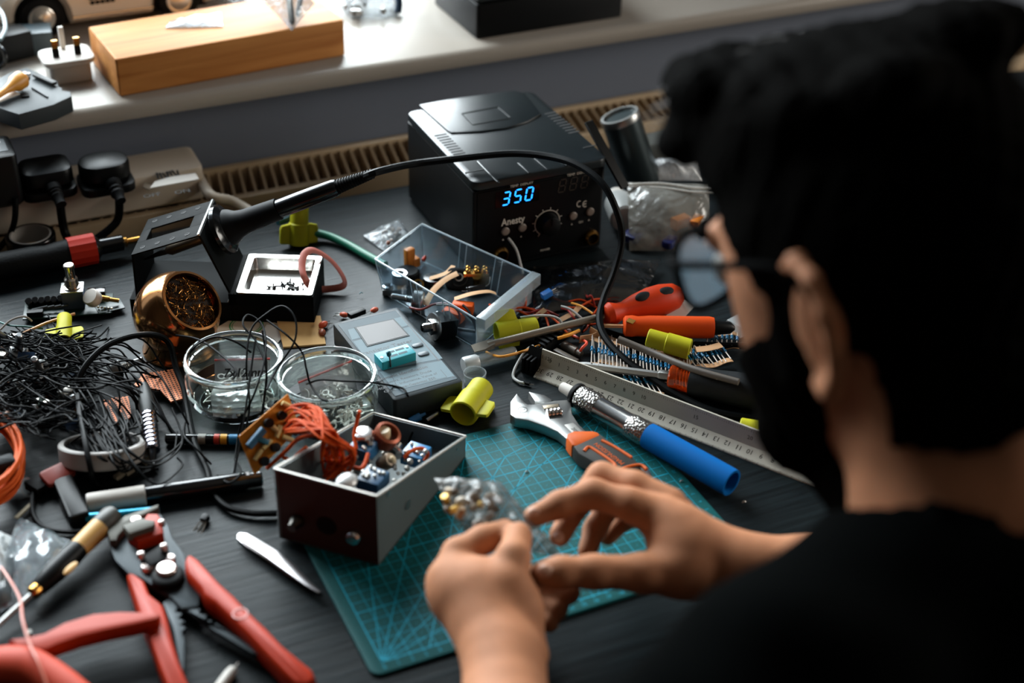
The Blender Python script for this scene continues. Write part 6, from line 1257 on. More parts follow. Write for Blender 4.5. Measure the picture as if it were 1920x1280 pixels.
for nm, pts, zt_ in (('left_handle', [(237, 1074), (242, 1070), (252, 1073), (270, 1085), (280, 1110), (305, 1130), (312, 1150), (322, 1192), (335, 1235), (355, 1283), (378, 1345), (340, 1345), (312, 1282), (297, 1247), (277, 1192), (257, 1140), (240, 1088)], 1.9), ('right_handle', [(346, 1046), (350, 1039), (358, 1037), (372, 1046), (412, 1090), (440, 1115), (465, 1142), (500, 1175), (530, 1207), (560, 1232), (585, 1252), (592, 1266), (586, 1280), (566, 1284), (550, 1277), (530, 1255), (500, 1225), (462, 1185), (425, 1150), (400, 1127), (380, 1113), (375, 1100), (350, 1074), (346, 1060)], 2.1)):
    pp = ppoly(pts, zt_); mb = MB(); n_ = len(pp)
    mb.rings([[(x, y, z) for x, y in inset(pp, d)] for d, z in ((.2, .15), (.0, .5), (0, zt_ - .5), (.05, zt_ - .25), (.12, zt_ - .1), (.24, zt_))]); t.p(nm, mb, REDG, w=True, ang=60)
mb = MB(); mb.ring([(.55, 0), (.55, .02), (.45, .02), (.45, 0)], fr(at(450, 1150, 2.12), V((1, -.8, 0))), 20); mb.text('DELUXE', .4, fr(at(440, 1126, 2.38), V((1, -.85, 0))), depth=.005) if False else None
t.p('moulded_mark', mb, mat('worn_pink', (206, 120, 110), .4), w=True)
# separate lever-handled cutter at the front-left
t = Th('red_lever_handle', 'curved dark red lever handle lying across the wire strippers', 'tool handle', tuple(at(150, 1180, 0)))
pp = ppoly([(15, 1196), (50, 1192), (82, 1185), (120, 1165), (175, 1148), (225, 1144), (275, 1145), (300, 1149), (297, 1159), (250, 1170), (200, 1180), (150, 1192), (107, 1207), (87, 1216), (62, 1217), (30, 1210)], 2.7); mb = MB()
mb.rings([[(x, y, z) for x, y in inset(pp, d)] for d, z in ((.15, 1.5), (0, 1.7), (0, 2.4), (.12, 2.65), (.3, 2.7))]); t.p('lever', mb, mat('deep_red', (164, 44, 8), .5, spec=.2), w=True)
mb = MB(); mb.lathe([(.25, 0), (.25, 1.6)], M4.Translation(at(285, 1160, .2)), 12); mb.lathe([(.2, 0), (.2, 1.6)], M4.Translation(at(60, 1216, .1)), 12); t.p('support_pin', mb, DSTEEL, w=True)
t = Th('red_pliers', 'red-handled pliers cut off by the bottom left corner', 'pliers', tuple(at(40, 1270, 0)))
grip(t, 'handle', pz([(-60, 1270, 1.5), (-10, 1248, 1.9), (40, 1246, 2.1), (80, 1262, 2.0), (120, 1290, 1.8), (170, 1330, 1.5)]), [1.0, 1.2, 1.2, 1.1, 1.1, 1.0], mat('soft_red', (186, 62, 36), .55, spec=.2))
mb = MB(); mb.prism(ppoly([(-40, 1210), (0, 1214), (40, 1226), (60, 1246), (30, 1262), (-40, 1270)], 1.2), .3, 1.2, b=.15); t.p('jaw', mb, GUN, w=True)
mb = MB(); mb.lathe([(.6, 0), (.6, .5), (.45, .65), (0, .68)], M4.Translation(at(78, 1246, .8)), 20); t.p('bolt', mb, mat('tan_bolt', (140, 124, 98), .5, .4), w=True)
wire('thin coppery pink wire bending over the red lever at the left', [(-6, 1052, 1.2), (20, 1090, 2.0), (38, 1125, 2.4), (42, 1160, 3.0), (55, 1205, 3.2), (72, 1242, 3.4), (90, 1290, 3.0)], .1, mat('pink_copper', (200, 110, 90), .35), n=7)
# tweezers, transistor, stick
t = Th('tweezers', 'bright steel tweezers lying between the strippers and the metal box', 'tweezers', tuple(at(520, 1050, 0)))
for k, (dz, off) in enumerate(((.75, 0), (.25, 5))):
    mb = MB(); mb.prism(ppoly([(444, 1003 + off), (449, 998 + off), (462, 999 + off), (480, 1008 + off), (520, 1032 + off), (552, 1058 + off), (580, 1088), (602, 1108), (596, 1110), (572, 1096), (538, 1072 + off), (500, 1044 + off), (460, 1018 + off)], dz), dz - .12, dz, b=.03); t.p('arm', mb, mat('tweezer_steel', (190, 186, 186), .3, 1.0), w=True)
c = at(385, 972, .35); t = Th('transistor', 'black three-legged transistor lying between the marker and tweezers', 'transistor', fr(c, at(365, 1000, .1) - c))
mb = MB(); mb.prism([(.35 * math.cos(a_), .35 * math.sin(a_)) for a_ in [math.radians(-60 + 24 * k) for k in range(6)]] + [(-.2, .3), (-.2, -.3)] if False else [(-.28, -.12), (-.2, -.3), (.2, -.3), (.28, -.12), (.28, .22), (-.28, .22)], -.3, .3, M4.Rotation(math.radians(90), 4, 'Y'), b=.04); t.p('body', mb, BLK)
for k in (-1, 0, 1): mb = MB(); mb.tube([(.2, k * .18, 0), (.8, k * .3, -.1), (1.7, k * .36, -.25)], .06, 5); t.p('leg', mb, SOLDER)
p1 = at(424, 1272, .4); p2 = at(436, 1256, .45); mb = MB(); mb.lathe([(.36, -2.5), (.38, .4), (.3, .9), (.05, 1.1), (.03, 1.5)], ax(p1, p2), 16); solo('white_stylus', 'white pointed stylus poking in at the bottom edge', 'stylus', mb, WHITE)
rn = random.Random(66)
for k, (px, py, l) in enumerate(((1278, 902, 'tiny curled metal clipping on the right edge of the mat'), (988, 884, 'tiny bright speck of solder on the cutting mat'), (1395, 941, 'tiny pale crumb on the bare desk right of the mat'), (677, 550, 'tiny teal crumb on the desk below the rubber band'))):
    mb = MB(); mb.tube(pz([(px - 3, py + 1, .32), (px, py - 2, .4), (px + 3, py, .32)]), .05, 6, 3); solo('clipping', l, 'clipping', mb, SOLDER if k != 3 else mat('teal_crumb', (20, 110, 120), .5))
# ---------------------------------------------------------------- open metal enclosure
FL, FR_, BR, BL = V((21.35, 82.95, .3)), V((27.0, 77.2, .3)), V((37.85, 86.5, .3)), V((32.2, 92.3, .3))
HF, HB = 6.45, 2.05
t = Th('metal_enclosure', 'open grey metal wedge box of wired parts standing on the cutting mat', 'enclosure', fr(FR_, FL - FR_))
def rimz(p): return p + V((0, 0, HF - .0)) if p in (FL, FR_) else p + V((0, 0, HB))
ENC = mat('enclosure_grey', (78, 86, 86), .5, .2, bump=(1100, .12, .0003)); ENCF = mat('enclosure_shaded_brown', (54, 30, 24), .55, spec=.25)  # front panel colour carries its shade and a red reflection
cxy = (FL + FR_ + BR + BL) / 4
def wallp(a_, b_, ha, hb, th=.22):
    n_ = V((cxy.x, cxy.y, 0)) - V(((a_ + b_).x / 2, (a_ + b_).y / 2, 0)); d_ = (b_ - a_).normalized(); n_ = V((-d_.y, d_.x, 0)) * (1 if V((-d_.y, d_.x, 0)).dot(n_) > 0 else -1) * th
    mb = MB(); mb.rings([[tuple(a_), tuple(a_ + n_), tuple(a_ + n_ + V((0, 0, ha))), tuple(a_ + V((0, 0, ha)))], [tuple(b_), tuple(b_ + n_), tuple(b_ + n_ + V((0, 0, hb))), tuple(b_ + V((0, 0, hb)))]]); return mb
t.p('front_panel', wallp(FL, FR_, HF, HF), ENCF, w=True, label='front panel with its brown shade painted in')
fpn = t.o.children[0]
t.p('side_panel', wallp(FR_, BR, HF, HB), ENC, w=True); t.p('side_panel', wallp(FL, BL, HF, HB), ENC, w=True); t.p('back_panel', wallp(BL, BR, HB, HB), ENC, w=True)
mb = MB(); mb.prism(ccw([(p.x, p.y) for p in (FL, FR_, BR, BL)]), .3, .5); t.p('floor_plate', mb, ENC, w=True)
mb = MB()
for a_, b_ in ((rimz(FL), rimz(FR_)), (rimz(FR_), rimz(BR)), (rimz(BR), rimz(BL)), (rimz(BL), rimz(FL))): mb.tube([a_, b_], .1, 6, 1)
t.p('rim', mb, mat('rim_alloy', (168, 164, 158), .4, .6), w=True)
nf = (FR_ - FL).cross(V((0, 0, 1))).normalized()
def onf(px, py): return hit(px, py, FR_, nf)
p_ = onf(665, 1004); mb = MB(); mb.lathe([(.62, -.1), (.62, .3), (.5, .5), (.2, .55), (0, .5)], ax(p_, p_ + nf), 22); t.p('chrome_button', mb, CHROME, w=True)
p_ = onf(612, 985); mb = MB(); mb.lathe([(.8, -.02), (.8, .06), (.62, .08), (0, .08)], ax(p_, p_ + nf), 24); t.p('black_socket', mb, BLKM, w=True)
p_ = onf(558, 975); mb = MB(); mb.lathe([(.55, -.02), (.55, .3), (.4, .6), (.35, 1.0), (0, 1.0)], ax(p_, p_ + nf), 20); t.p('dark_stud', mb, DSTEEL, w=True)
ns = (BR - FR_).cross(V((0, 0, 1))).normalized()
for px, py, r in ((764, 945, .42), (727, 925, .22), (857, 841, .1)):
    p_ = hit(px, py, FR_, ns); mb = MB(); mb.lathe([(r, -.05), (r, .06), (0, .07)], ax(p_, p_ + ns), 18); t.p('screw_hole', mb, STEEL, w=True)
mb = MB(); mb.tube([BL.lerp(BR, .4) + V((0, 0, 1.5)) + V((.3, -.3, 0)), BL.lerp(BR, .36) + V((0, -.8, .8)), BL.lerp(BR, .33) + V((0, -1.2, .3))], .1, 6); t.p('inner_lead', mb, WIRE, w=True)
# parts inside
def inb(name, label, px, py, z, bld, cat='component'):
    t2 = Th(name, label, cat, rz(at(px, py, z), .7)); bld(t2); return t2
def knobpot(t2, c=(34, 88, 128), top=None):
    mb = MB(); mb.box(-.9, .9, -.9, .9, -.1, 1.0, b=.08); bd_ = t2.p('body', mb, mat('pot_blue%d' % c[2], c, .35))
    mb = MB(); rn_ = random.Random(c[2])
    for k in range(9): mb.ball((rn_.uniform(-.7, .7), rn_.uniform(-.7, .7), 1.1), .16, n=7)
    t2.p('solder_joints', mb, SOLDER, bd_, kind='stuff')
inb('blue_potentiometer', 'blue potentiometer with soldered lugs beneath the bright nut', 683, 850, 3.0, knobpot, 'potentiometer')
inb('blue_potentiometer', 'blue potentiometer ringed with orange wire at the back of the metal box', 780, 862, 1.6, lambda q: knobpot(q, (50, 120, 170)), 'potentiometer')
inb('blue_potentiometer', 'small blue potentiometer in the front corner of the metal box', 700, 910, 4.0, lambda q: knobpot(q, (24, 70, 104)), 'potentiometer')
def nut(t2): mb = MB(); mb.prism(circ(0, 0, .85, 8), 0, .5, b=.18); t2.p('cap', mb, mat('hot_nut', (222, 216, 212), .25, .9)); mb = MB(); mb.lathe([(.5, -1.2), (.5, 0)], None, 14); t2.p('stem', mb, DSTEEL)
inb('switch_nut', 'bright eight-sided metal nut standing highest in the metal box', 680, 818, 4.2, nut)
def cup(t2): mb = MB(); mb.ring([(1.0, 0), (1.05, 1.1), (.8, 1.2), (.75, .1)], M4.Rotation(.5, 4, 'X'), 18); t2.p('bracket', mb, mat('rust_metal', (140, 70, 44), .4, .5)); mb = MB(); mb.lathe([(.62, .2), (.62, 1.0), (.5, 1.1), (0, 1.1)], None, 16); t2.p('core', mb, mat('cream_part', (196, 176, 140), .4))
inb('rust_switch', 'rust-coloured round switch with cream core in the metal box', 718, 826, 3.4, cup, 'switch')
def can(t2): mb = MB(); mb.lathe([(0, 0), (.55, .02), (.6, .15), (.6, 1.2), (.5, 1.3), (0, 1.3)], M4.Rotation(.8, 4, 'X'), 18); t2.p('can', mb, mat('brown_can', (112, 96, 78), .3, .4)); mb = MB(); mb.ball((0, -1.0, .9), .3, n=10); t2.p('cap', mb, mat('cream_part', (196, 176, 140), .4))
inb('brown_capacitor', 'brown-grey round capacitor at the centre of the metal box', 714, 872, 2.6, can, 'capacitor')
def disc(t2): mb = MB(); mb.lathe([(0, 0), (.8, .02), (.85, .15), (.8, .28), (0, .3)], M4.Rotation(math.radians(80), 4, 'Y'), 22); t2.p('plate', mb, mat('hot_nut', (222, 216, 212), .25, .9)); mb = MB(); mb.lathe([(.35, 0), (.35, 1.0)], M4.Rotation(math.radians(80), 4, 'Y'), 12); t2.p('shaft', mb, DSTEEL)
inb('switch_disc', 'upright shiny disc switch in the middle of the metal box', 735, 848, 2.6, disc, 'switch')
def wl(t2): mb = MB(); mb.ball((0, 0, 0), .75, n=14, sx=1.2, sz=.6); t2.p('blob', mb, mat('pale_part', (196, 194, 192), .3, .3))
inb('pale_terminal', 'pale shiny terminal leaning on the front rim of the metal box', 650, 902, 6.2, wl, 'terminal')
rn = random.Random(15)
mb = MB()
for k in range(40):
    p_ = at(rn.uniform(660, 800), rn.uniform(845, 905), rn.uniform(1.5, 3.6)); mb.ball(p_, rn.uniform(.12, .26), n=7)
solo('solder_blobs', 'many small solder blobs on the wired parts inside the metal box', 'solder', mb, SOLDER, kind='stuff')
# orange-brown board leaning out of the box, its wires
Q = [at(448, 818, 5.2), at(540, 738, 6.6), at(566, 800, 4.6), at(478, 890, 2.6)]
ub = (Q[1] - Q[0]).normalized(); vb = (Q[3] - Q[0]); nb = ub.cross(vb).normalized()
if nb.dot(EYE - Q[0]) < 0: nb = -nb
Mq = fr(Q[0], ub, nb); Iq = Mq.inverted(); ql = [Iq @ p for p in Q]
t = Th('amber_circuit_board', 'amber circuit board of components leaning against the metal box', 'circuit board', Mq)
mb = MB(); mb.prism(ccw([(p.x, p.y) for p in ql]), -.16, 0, b=.02); t.p('board', mb, mat('amber_board', (196, 120, 24), .55, spec=.2, var=(120, .25)))
Lb = ql[1].x; sg = 1 if ql[3].y > 0 else -1; Hb = abs(ql[3].y)
rn = random.Random(8)
def bx(u_, v_): return (Lb * u_ + (ql[3].x) * v_, sg * Hb * v_)
for u_, v_, kind in ((.22, .3, 'c'), (.5, .22, 'k'), (.75, .3, 'k'), (.35, .6, 'w'), (.6, .55, 'w'), (.15, .65, 'w'), (.8, .6, 'k'), (.45, .8, 'k'), (.7, .85, 'w'), (.2, .88, 'k'), (.9, .2, 'w'), (.55, .4, 'w'), (.3, .45, 'g'), (.88, .85, 'k')):
    x, y = bx(u_, v_); Ml = M4.Translation(V((x, y, .25))) @ M4.Rotation(rn.uniform(0, .6) + (0 if kind == 'c' else rn.choice((0, 1.57))), 4, 'Z'); mb = MB()
    if kind == 'c': mb.lathe([(0, -.9), (.3, -.88), (.32, -.7), (.32, .9), (0, .92)], Ml @ M4.Rotation(math.radians(90), 4, 'Y'), 14); t.p('capacitor', mb, mat('cap_bluegrey', (54, 104, 134), .4))
    elif kind == 'k': mb.lathe([(0, 0), (.36, .02), (.36, .5), (0, .52)], Ml @ M4.Translation(V((0, 0, -.2))), 14); t.p('capacitor', mb, BLK)
    elif kind == 'g': mb.box(-.5, .5, -.2, .2, -.2, .3, Ml, b=.05); t.p('chip', mb, mat('teal_part', (24, 96, 116), .4))
    else: mb.lathe([(0, -.5), (.18, -.48), (.2, 0), (.18, .48), (0, .5)], Ml @ M4.Rotation(math.radians(90), 4, 'Y'), 10); t.p('resistor', mb, mat('cream_res', (196, 170, 110), .4))
OW = mat('board_wire', (190, 70, 14), .6, spec=.12)
ORD = ['outermost', 'upper', 'middle', 'lower', 'shortest', 'thickest']
for k in range(26):
    s_ = k % 6; sx_, sy_ = 545 + rn.uniform(-15, 30), 765 + rn.uniform(0, 50)
    ex_, ey_ = rn.uniform(600, 655), rn.uniform(862, 905)
    pts = [(sx_, sy_, 5.6), (sx_ + 25, sy_ - rn.uniform(0, 18), 7.0), (rn.uniform(600, 640), rn.uniform(806, 826), 6.6 + rn.uniform(0, .6)), (rn.uniform(600, 672), rn.uniform(834, 866), 5.2), (ex_, ey_, 3.4)]
    wire('%s orange wire of the bundle from the amber board, %s' % (ORD[s_], ('dropping into the box', 'arched above the rim', 'crossing the bundle', 'curled inside the box', 'beside the pale rim')[k // 6]), pts, .1, OW)
for l, pts in (('orange wire stub rising at the rear of the metal box', [(668, 842, 4.0), (664, 815, 4.6), (668, 795, 5.2), (674, 770, 6.4)]), ('orange wire bent like a hook in front of the blue potentiometer', [(690, 850, 4.4), (684, 868, 4.2), (676, 878, 4.2), (664, 876, 4.2)]), ('orange wire running from the amber board down outside the box', [(500, 878, 2.6), (535, 846, 4.0), (560, 822, 5.4), (590, 815, 6.6), (620, 812, 6.9)]), ('second orange wire outside the box below the first', [(530, 856, 3.6), (545, 862, 3.4), (560, 850, 3.8), (575, 838, 4.4)]), ('orange wire ring over the rear blue potentiometer', [(758, 858, 3.0), (770, 846, 3.4), (790, 840, 3.4), (802, 850, 3.0), (796, 864, 2.6)]), ('orange wire arc behind the amber board', [(545, 762, 6.4), (575, 758, 6.8), (600, 772, 7.0), (612, 795, 6.9)])):
    wire(l, pts, .15, OW)
# ---------------------------------------------------------------- the person: signed-distance modelling, meshed with surface nets
def smin(a, b, k):
    if k <= 0: return np.minimum(a, b)
    h = np.clip(.5 + .5 * (b - a) / k, 0, 1); return b * (1 - h) + a * h - k * h * (1 - h)
def cone(P, a, b, ra, rb):            # tapered capsule
    a = np.array(a, float); b = np.array(b, float); d = b - a
    t = np.clip(((P - a) @ d) / max(d @ d, 1e-9), 0, 1)
    return np.linalg.norm(P - a - t[..., None] * d, axis=-1) - (ra + (rb - ra) * t)
def elli(P, c, r, R=None):
    q = P - np.array(c, float)
    if R is not None: q = q @ np.array(R).T
    r = np.array(r, float); k0 = np.linalg.norm(q / r, axis=-1); k1 = np.linalg.norm(q / (r * r), axis=-1)
    return k0 * (k0 - 1) / np.maximum(k1, 1e-6)
def nets(fn, lo, hi, h):              # surface nets -> verts, quads
    lo = np.array(lo, float); n = np.ceil((np.array(hi) - lo) / h).astype(int) + 1
    g = [lo[i] + h * np.arange(n[i]) for i in range(3)]
    s = np.empty(n)
    for i in range(0, n[0], 12):
        X = np.stack(np.meshgrid(g[0][i:i + 12], g[1], g[2], indexing='ij'), -1); s[i:i + 12] = fn(X)
    ins = s < 0; cell = n - 1
    acc = np.zeros((*cell, 3)); cnt = np.zeros(cell)
    def sl(o): return tuple(slice(o[i], o[i] + cell[i]) for i in range(3))
    cor = [(a, b, c) for a in (0, 1) for b in (0, 1) for c in (0, 1)]
    for o in cor:
        for ax_ in range(3):
            if o[ax_]: continue
            o2 = list(o); o2[ax_] = 1
            a_, b_ = s[sl(o)], s[sl(o2)]; m_ = (a_ < 0) != (b_ < 0)
            t = np.where(m_, a_ / np.where(np.abs(a_ - b_) < 1e-12, 1, a_ - b_), 0)
            for d in range(3): acc[..., d] += np.where(m_, o[d] + (t if d == ax_ else 0), 0)
            cnt += m_
    act = cnt > 0; idx = -np.ones(cell, int); idx[act] = np.arange(act.sum())
    ii = np.argwhere(act); V_ = lo + h * (ii + acc[act] / cnt[act][:, None])
    F_ = []
    for ax_ in range(3):
        u, v = (ax_ + 1) % 3, (ax_ + 2) % 3
        a_ = [slice(None)] * 3; b_ = [slice(None)] * 3; a_[ax_] = slice(0, -1); b_[ax_] = slice(1, None)
        ch = np.argwhere(ins[tuple(a_)] != ins[tuple(b_)])
        ch = ch[(ch[:, u] > 0) & (ch[:, v] > 0) & (ch[:, u] < cell[u]) & (ch[:, v] < cell[v])]
        def off(du, dv):
            q = ch.copy(); q[:, u] -= du; q[:, v] -= dv; return idx[q[:, 0], q[:, 1], q[:, 2]]
        F_.append(np.stack([off(1, 1), off(0, 1), off(0, 0), off(1, 0)], 1))
    return V_, np.concatenate(F_)
def chunk(mb, fn, lo, hi, h):
    v, f = nets(fn, lo, hi, h); o_ = len(mb.v); mb.v += [V(p) for p in v]; mb.f += [tuple(int(i) + o_ for i in q) for q in f if min(q) >= 0]
def chain(P, pts, k=.5):              # pts: ((x,y,z), r)
    d = None
    for (a, ra), (b, rb) in zip(pts[:-1], pts[1:]):
        e = cone(P, a, b, ra, rb); d = e if d is None else smin(d, e, k)
    return d
def J(px, py, z): p = at(px, py, z); return (p.x, p.y, p.z)
# head frame
yaw, pit = math.radians(13), math.radians(28)
HF_ = V((-math.sin(yaw) * math.cos(pit), math.cos(yaw) * math.cos(pit), -math.sin(pit)))
HR = HF_.cross(V((0, 0, 1))).normalized(); HU = HR.cross(HF_)
CAN = far(1522, 618, 74); HC = CAN + HR * 7.1 + HF_ * 1.0 + HU * 1.6
def HP(r_, f_, u_): return HC + HR * r_ + HF_ * f_ + HU * u_
RH = np.array([tuple(HR), tuple(HF_), tuple(HU)])
NB = far(1840, 1010, 81); SHL = far(1490, 1330, 72); SHR = V((61, 39, 20.5)); 
def loc(P): return (P - np.array(HC)) @ RH.T
EAR = [((1.0, 2.2), .42, .0), ((.5, 3.2), .45, .35), ((-.9, 3.7), .46, .9), ((-2.3, 2.9), .45, 1.5), ((-2.9, 1.2), .44, 1.8), ((-2.7, -.5), .42, 1.6), ((-1.9, -2.0), .42, 1.1), ((-.8, -3.0), .6, .6), ((.1, -2.6), .5, .2)]
def head_fn(P):
    Q = loc(P)
    d = elli(Q, (0, -.6, 2.2), (7.3, 9.4, 8.8))
    d = smin(d, elli(Q, (0, 3.0, -3.2), (6.1, 6.3, 7.6)), 2.0)
    d = smin(d, cone(Q, (-2.6, 6.2, -8.4), (2.6, 6.2, -8.4), 1.9, 1.9), 2.0)
    d = smin(d, cone(Q, (0, 9.0, 1.4), (0, 10.6, -2.2), .6, .95), .8); d = smin(d, cone(Q, (-1.0, 9.4, -2.7), (1.0, 9.4, -2.7), .7, .7), .6)
    d = smin(d, cone(Q, (-3.6, 8.0, 2.6), (3.6, 8.0, 2.6), .8, .8), .9)
    for s_ in (-1, 1): d = -smin(-d, elli(Q, (s_ * 3.2, 9.4, .9), (1.7, 1.2, 1.0)), .5) if False else np.maximum(d, -elli(Q, (s_ * 3.2, 9.9, .8), (1.7, 1.5, 1.0)))
    d = smin(d, cone(Q, (-1.7, 8.7, -5.3), (1.7, 8.7, -5.3), .5, .5), .5); d = smin(d, cone(Q, (-1.4, 8.6, -6.2), (1.4, 8.6, -6.2), .55, .55), .4)
    for s_ in (-1, 1):
        e = chain(Q, [((s_ * (7.0 + o), -1.0 + a, -1.6 + b), r) for (a, b), r, o in EAR], .3)
        e = smin(e, elli(Q, (s_ * 7.5, -2.0, -1.4), (.45, 1.6, 2.6)), .5); d = smin(d, e, .35)
    nb = loc(np.array(tuple(NB)))
    d = smin(d, cone(Q, (0, -2.2, -4.5), nb, 5.6, 6.0), 2.2)
    nb2 = loc(np.array(tuple(NB + V((.5, -3, -5)))))
    return smin(d, cone(Q, nb, nb2, 6.2, 8.0), 2.0)
ELL, WL = V((21, 42, 5.5)), V(J(948, 1290, 6.2)); ELR, WR_ = V((70, 52, 5.6)), V(J(1432, 1082, 6.3))
def low_fn(P):
    d = cone(P, NB + V((.5, -3, -5)), (47, 29, 6), 9, 12.5); d = smin(d, cone(P, (47, 29, 6), (47, 23, -20), 12.5, 13), 5)
    for s_, e, w_ in ((SHL, ELL, WL), (SHR, ELR, WR_)):
        d = smin(d, cone(P, s_, V(s_).lerp(NB, .7), 5.0, 4.6), 3); d = smin(d, cone(P, s_, e, 5.0, 4.0), 3); d = smin(d, cone(P, e, V(e).lerp(w_, .5), 3.9, 3.7), 1.5)
    for x in (38, 56):
        d = smin(d, cone(P, (47 + (x - 47) * .7, 23, -23), (x, 62, -20), 8, 5.6), 4); d = smin(d, cone(P, (x, 62, -20), (x, 56, -68), 5.4, 3.6), 2); d = smin(d, cone(P, (x, 54, -71), (x, 68, -72), 2.6, 1.8), 2)
    return d
# left hand (nearer the camera) and right hand
def lhand(P):
    d = chain(P, [(tuple(V(ELL).lerp(WL, .3)), 3.8), (tuple(V(ELL).lerp(WL, .75)), 3.2), (J(946, 1240, 6.3), 2.35)], 1)
    d = smin(d, cone(P, J(944, 1240, 6.2), J(900, 1130, 6.6), 2.3, 2.7), 1.2)
    d = smin(d, cone(P, J(862, 1105, 6.8), J(930, 1120, 6.9), 2.2, 2.3), 1.0)
    d = smin(d, cone(P, J(975, 1210, 5.6), J(965, 1130, 6.8), 1.5, 1.7), .8)
    d = smin(d, cone(P, J(1003, 1228, 5.2), J(985, 1190, 5.6), .9, 1.1), .5)
    ix = chain(P, [(J(846, 1083, 7.2), 1.5), (J(858, 1038, 7.9), 1.0), (J(905, 1012, 8.1), .92), (J(948, 994, 8.2), .78)], .5)
    th = chain(P, [(J(972, 1150, 6.8), 1.6), (J(952, 1096, 8.1), 1.25), (J(962, 1046, 8.8), 1.08), (J(972, 1004, 8.7), .92)], .5)
    d = smin(d, ix, .6); d = smin(d, th, .6)
    for pts in ([(J(850, 1100, 6.0), 1.2), (J(880, 1070, 4.6), .95), (J(980, 1080, 4.2), .9), (J(1068, 1112, 5.0), .75)], [(J(868, 1125, 5.2), 1.15), (J(915, 1100, 3.6), .9), (J(990, 1115, 3.2), .85), (J(1046, 1142, 4.2), .72)], [(J(895, 1155, 4.8), 1.05), (J(950, 1140, 3.2), .8), (J(1000, 1150, 3.0), .75), (J(1030, 1168, 3.6), .65)]):
        d = smin(d, chain(P, pts, .35), .3)
    return d
def rhand(P):
    d = chain(P, [(tuple(V(ELR).lerp(WR_, .35)), 3.6), (tuple(V(ELR).lerp(WR_, .8)), 2.9), (J(1400, 1066, 6.4), 2.1)], 1)
    d = smin(d, cone(P, J(1395, 1062, 6.4), J(1300, 1030, 7.0), 2.1, 2.55), 1.2)
    d = smin(d, cone(P, J(1262, 990, 8.0), J(1275, 1060, 6.6), 1.9, 2.1), 1.0)
    ix = chain(P, [(J(1232, 968, 8.4), 1.5), (J(1180, 945, 9.2), 1.1), (J(1112, 925, 9.4), 1.0), (J(1050, 946, 9.0), .9), (J(1002, 968, 8.5), .74)], .5)
    md = chain(P, [(J(1252, 950, 8.2), 1.4), (J(1190, 912, 8.8), 1.05), (J(1128, 893, 8.6), .98), (J(1082, 945, 7.3), .9), (J(1050, 1004, 6.9), .75)], .45)
    rg = chain(P, [(J(1270, 965, 7.2), 1.3), (J(1205, 935, 7.0), 1.0), (J(1142, 945, 6.4), .88), (J(1116, 992, 5.4), .8), (J(1102, 1032, 5.0), .68)], .4)
    pk = chain(P, [(J(1285, 985, 6.4), 1.2), (J(1225, 960, 5.4), .85), (J(1172, 972, 4.6), .75), (J(1140, 1006, 4.0), .62)], .4)
    th = chain(P, [(J(1300, 1075, 6.4), 1.7), (J(1205, 1074, 7.0), 1.25), (J(1112, 1072, 7.6), 1.08), (J(1050, 1073, 7.9), 1.0), (J(1018, 1076, 7.9), .85)], .6)
    for q, k in ((ix, .6), (th, .8), (md, .3), (rg, .3), (pk, .3)): d = smin(d, q, k)
    return d
SKIN = mat('skin', (178, 121, 88), .66, spec=.15, var=(55, .10), bump=(900, .18, .0004), sss=.12)
t = Th('person', 'bearded person in black t-shirt and glasses bending over the desk, holding a small bag', 'person', (47, 24, -74))
mb = MB()
chunk(mb, low_fn, (10, 6, -76), (80, 76, 36), .9)
chunk(mb, head_fn, tuple(min(p) for p in zip(tuple(HC - V((14, 14, 16))), tuple(NB - V((12, 16, 14))))), tuple(max(p) for p in zip(tuple(HC + V((14, 14, 14))), tuple(NB + V((10, 10, 8))))), .36)
chunk(mb, lhand, (15, 46, .5), (42, 75, 13), .2)
chunk(mb, rhand, (30, 54, .8), (62, 76, 13), .2)
body = t.p('body', mb, SKIN, w=True, ang=180)
# nails
NAIL = mat('nail', (214, 164, 140), .3)
for a_, b_, r_, nm in (((972, 1000, 8.75), (966, 1040, 9.1), .62, 0), ((1022, 1070, 8.5), (1060, 1066, 8.6), .55, 0), ((1000, 962, 8.9), (1030, 950, 9.4), .5, 0), ((1047, 1008, 7.3), (1060, 990, 7.5), .5, 0)):
    p_, q_ = at(*a_), at(*b_); mb = MB(); vdir_ = (EYE - p_).normalized(); mb.ball((0, 0, 0), r_, n=12, sx=1.0, sy=.8, sz=.35, M=fr(p_ + vdir_ * .2, q_ - p_, vdir_)); t.p('fingernail', mb, NAIL, par=body, w=True)
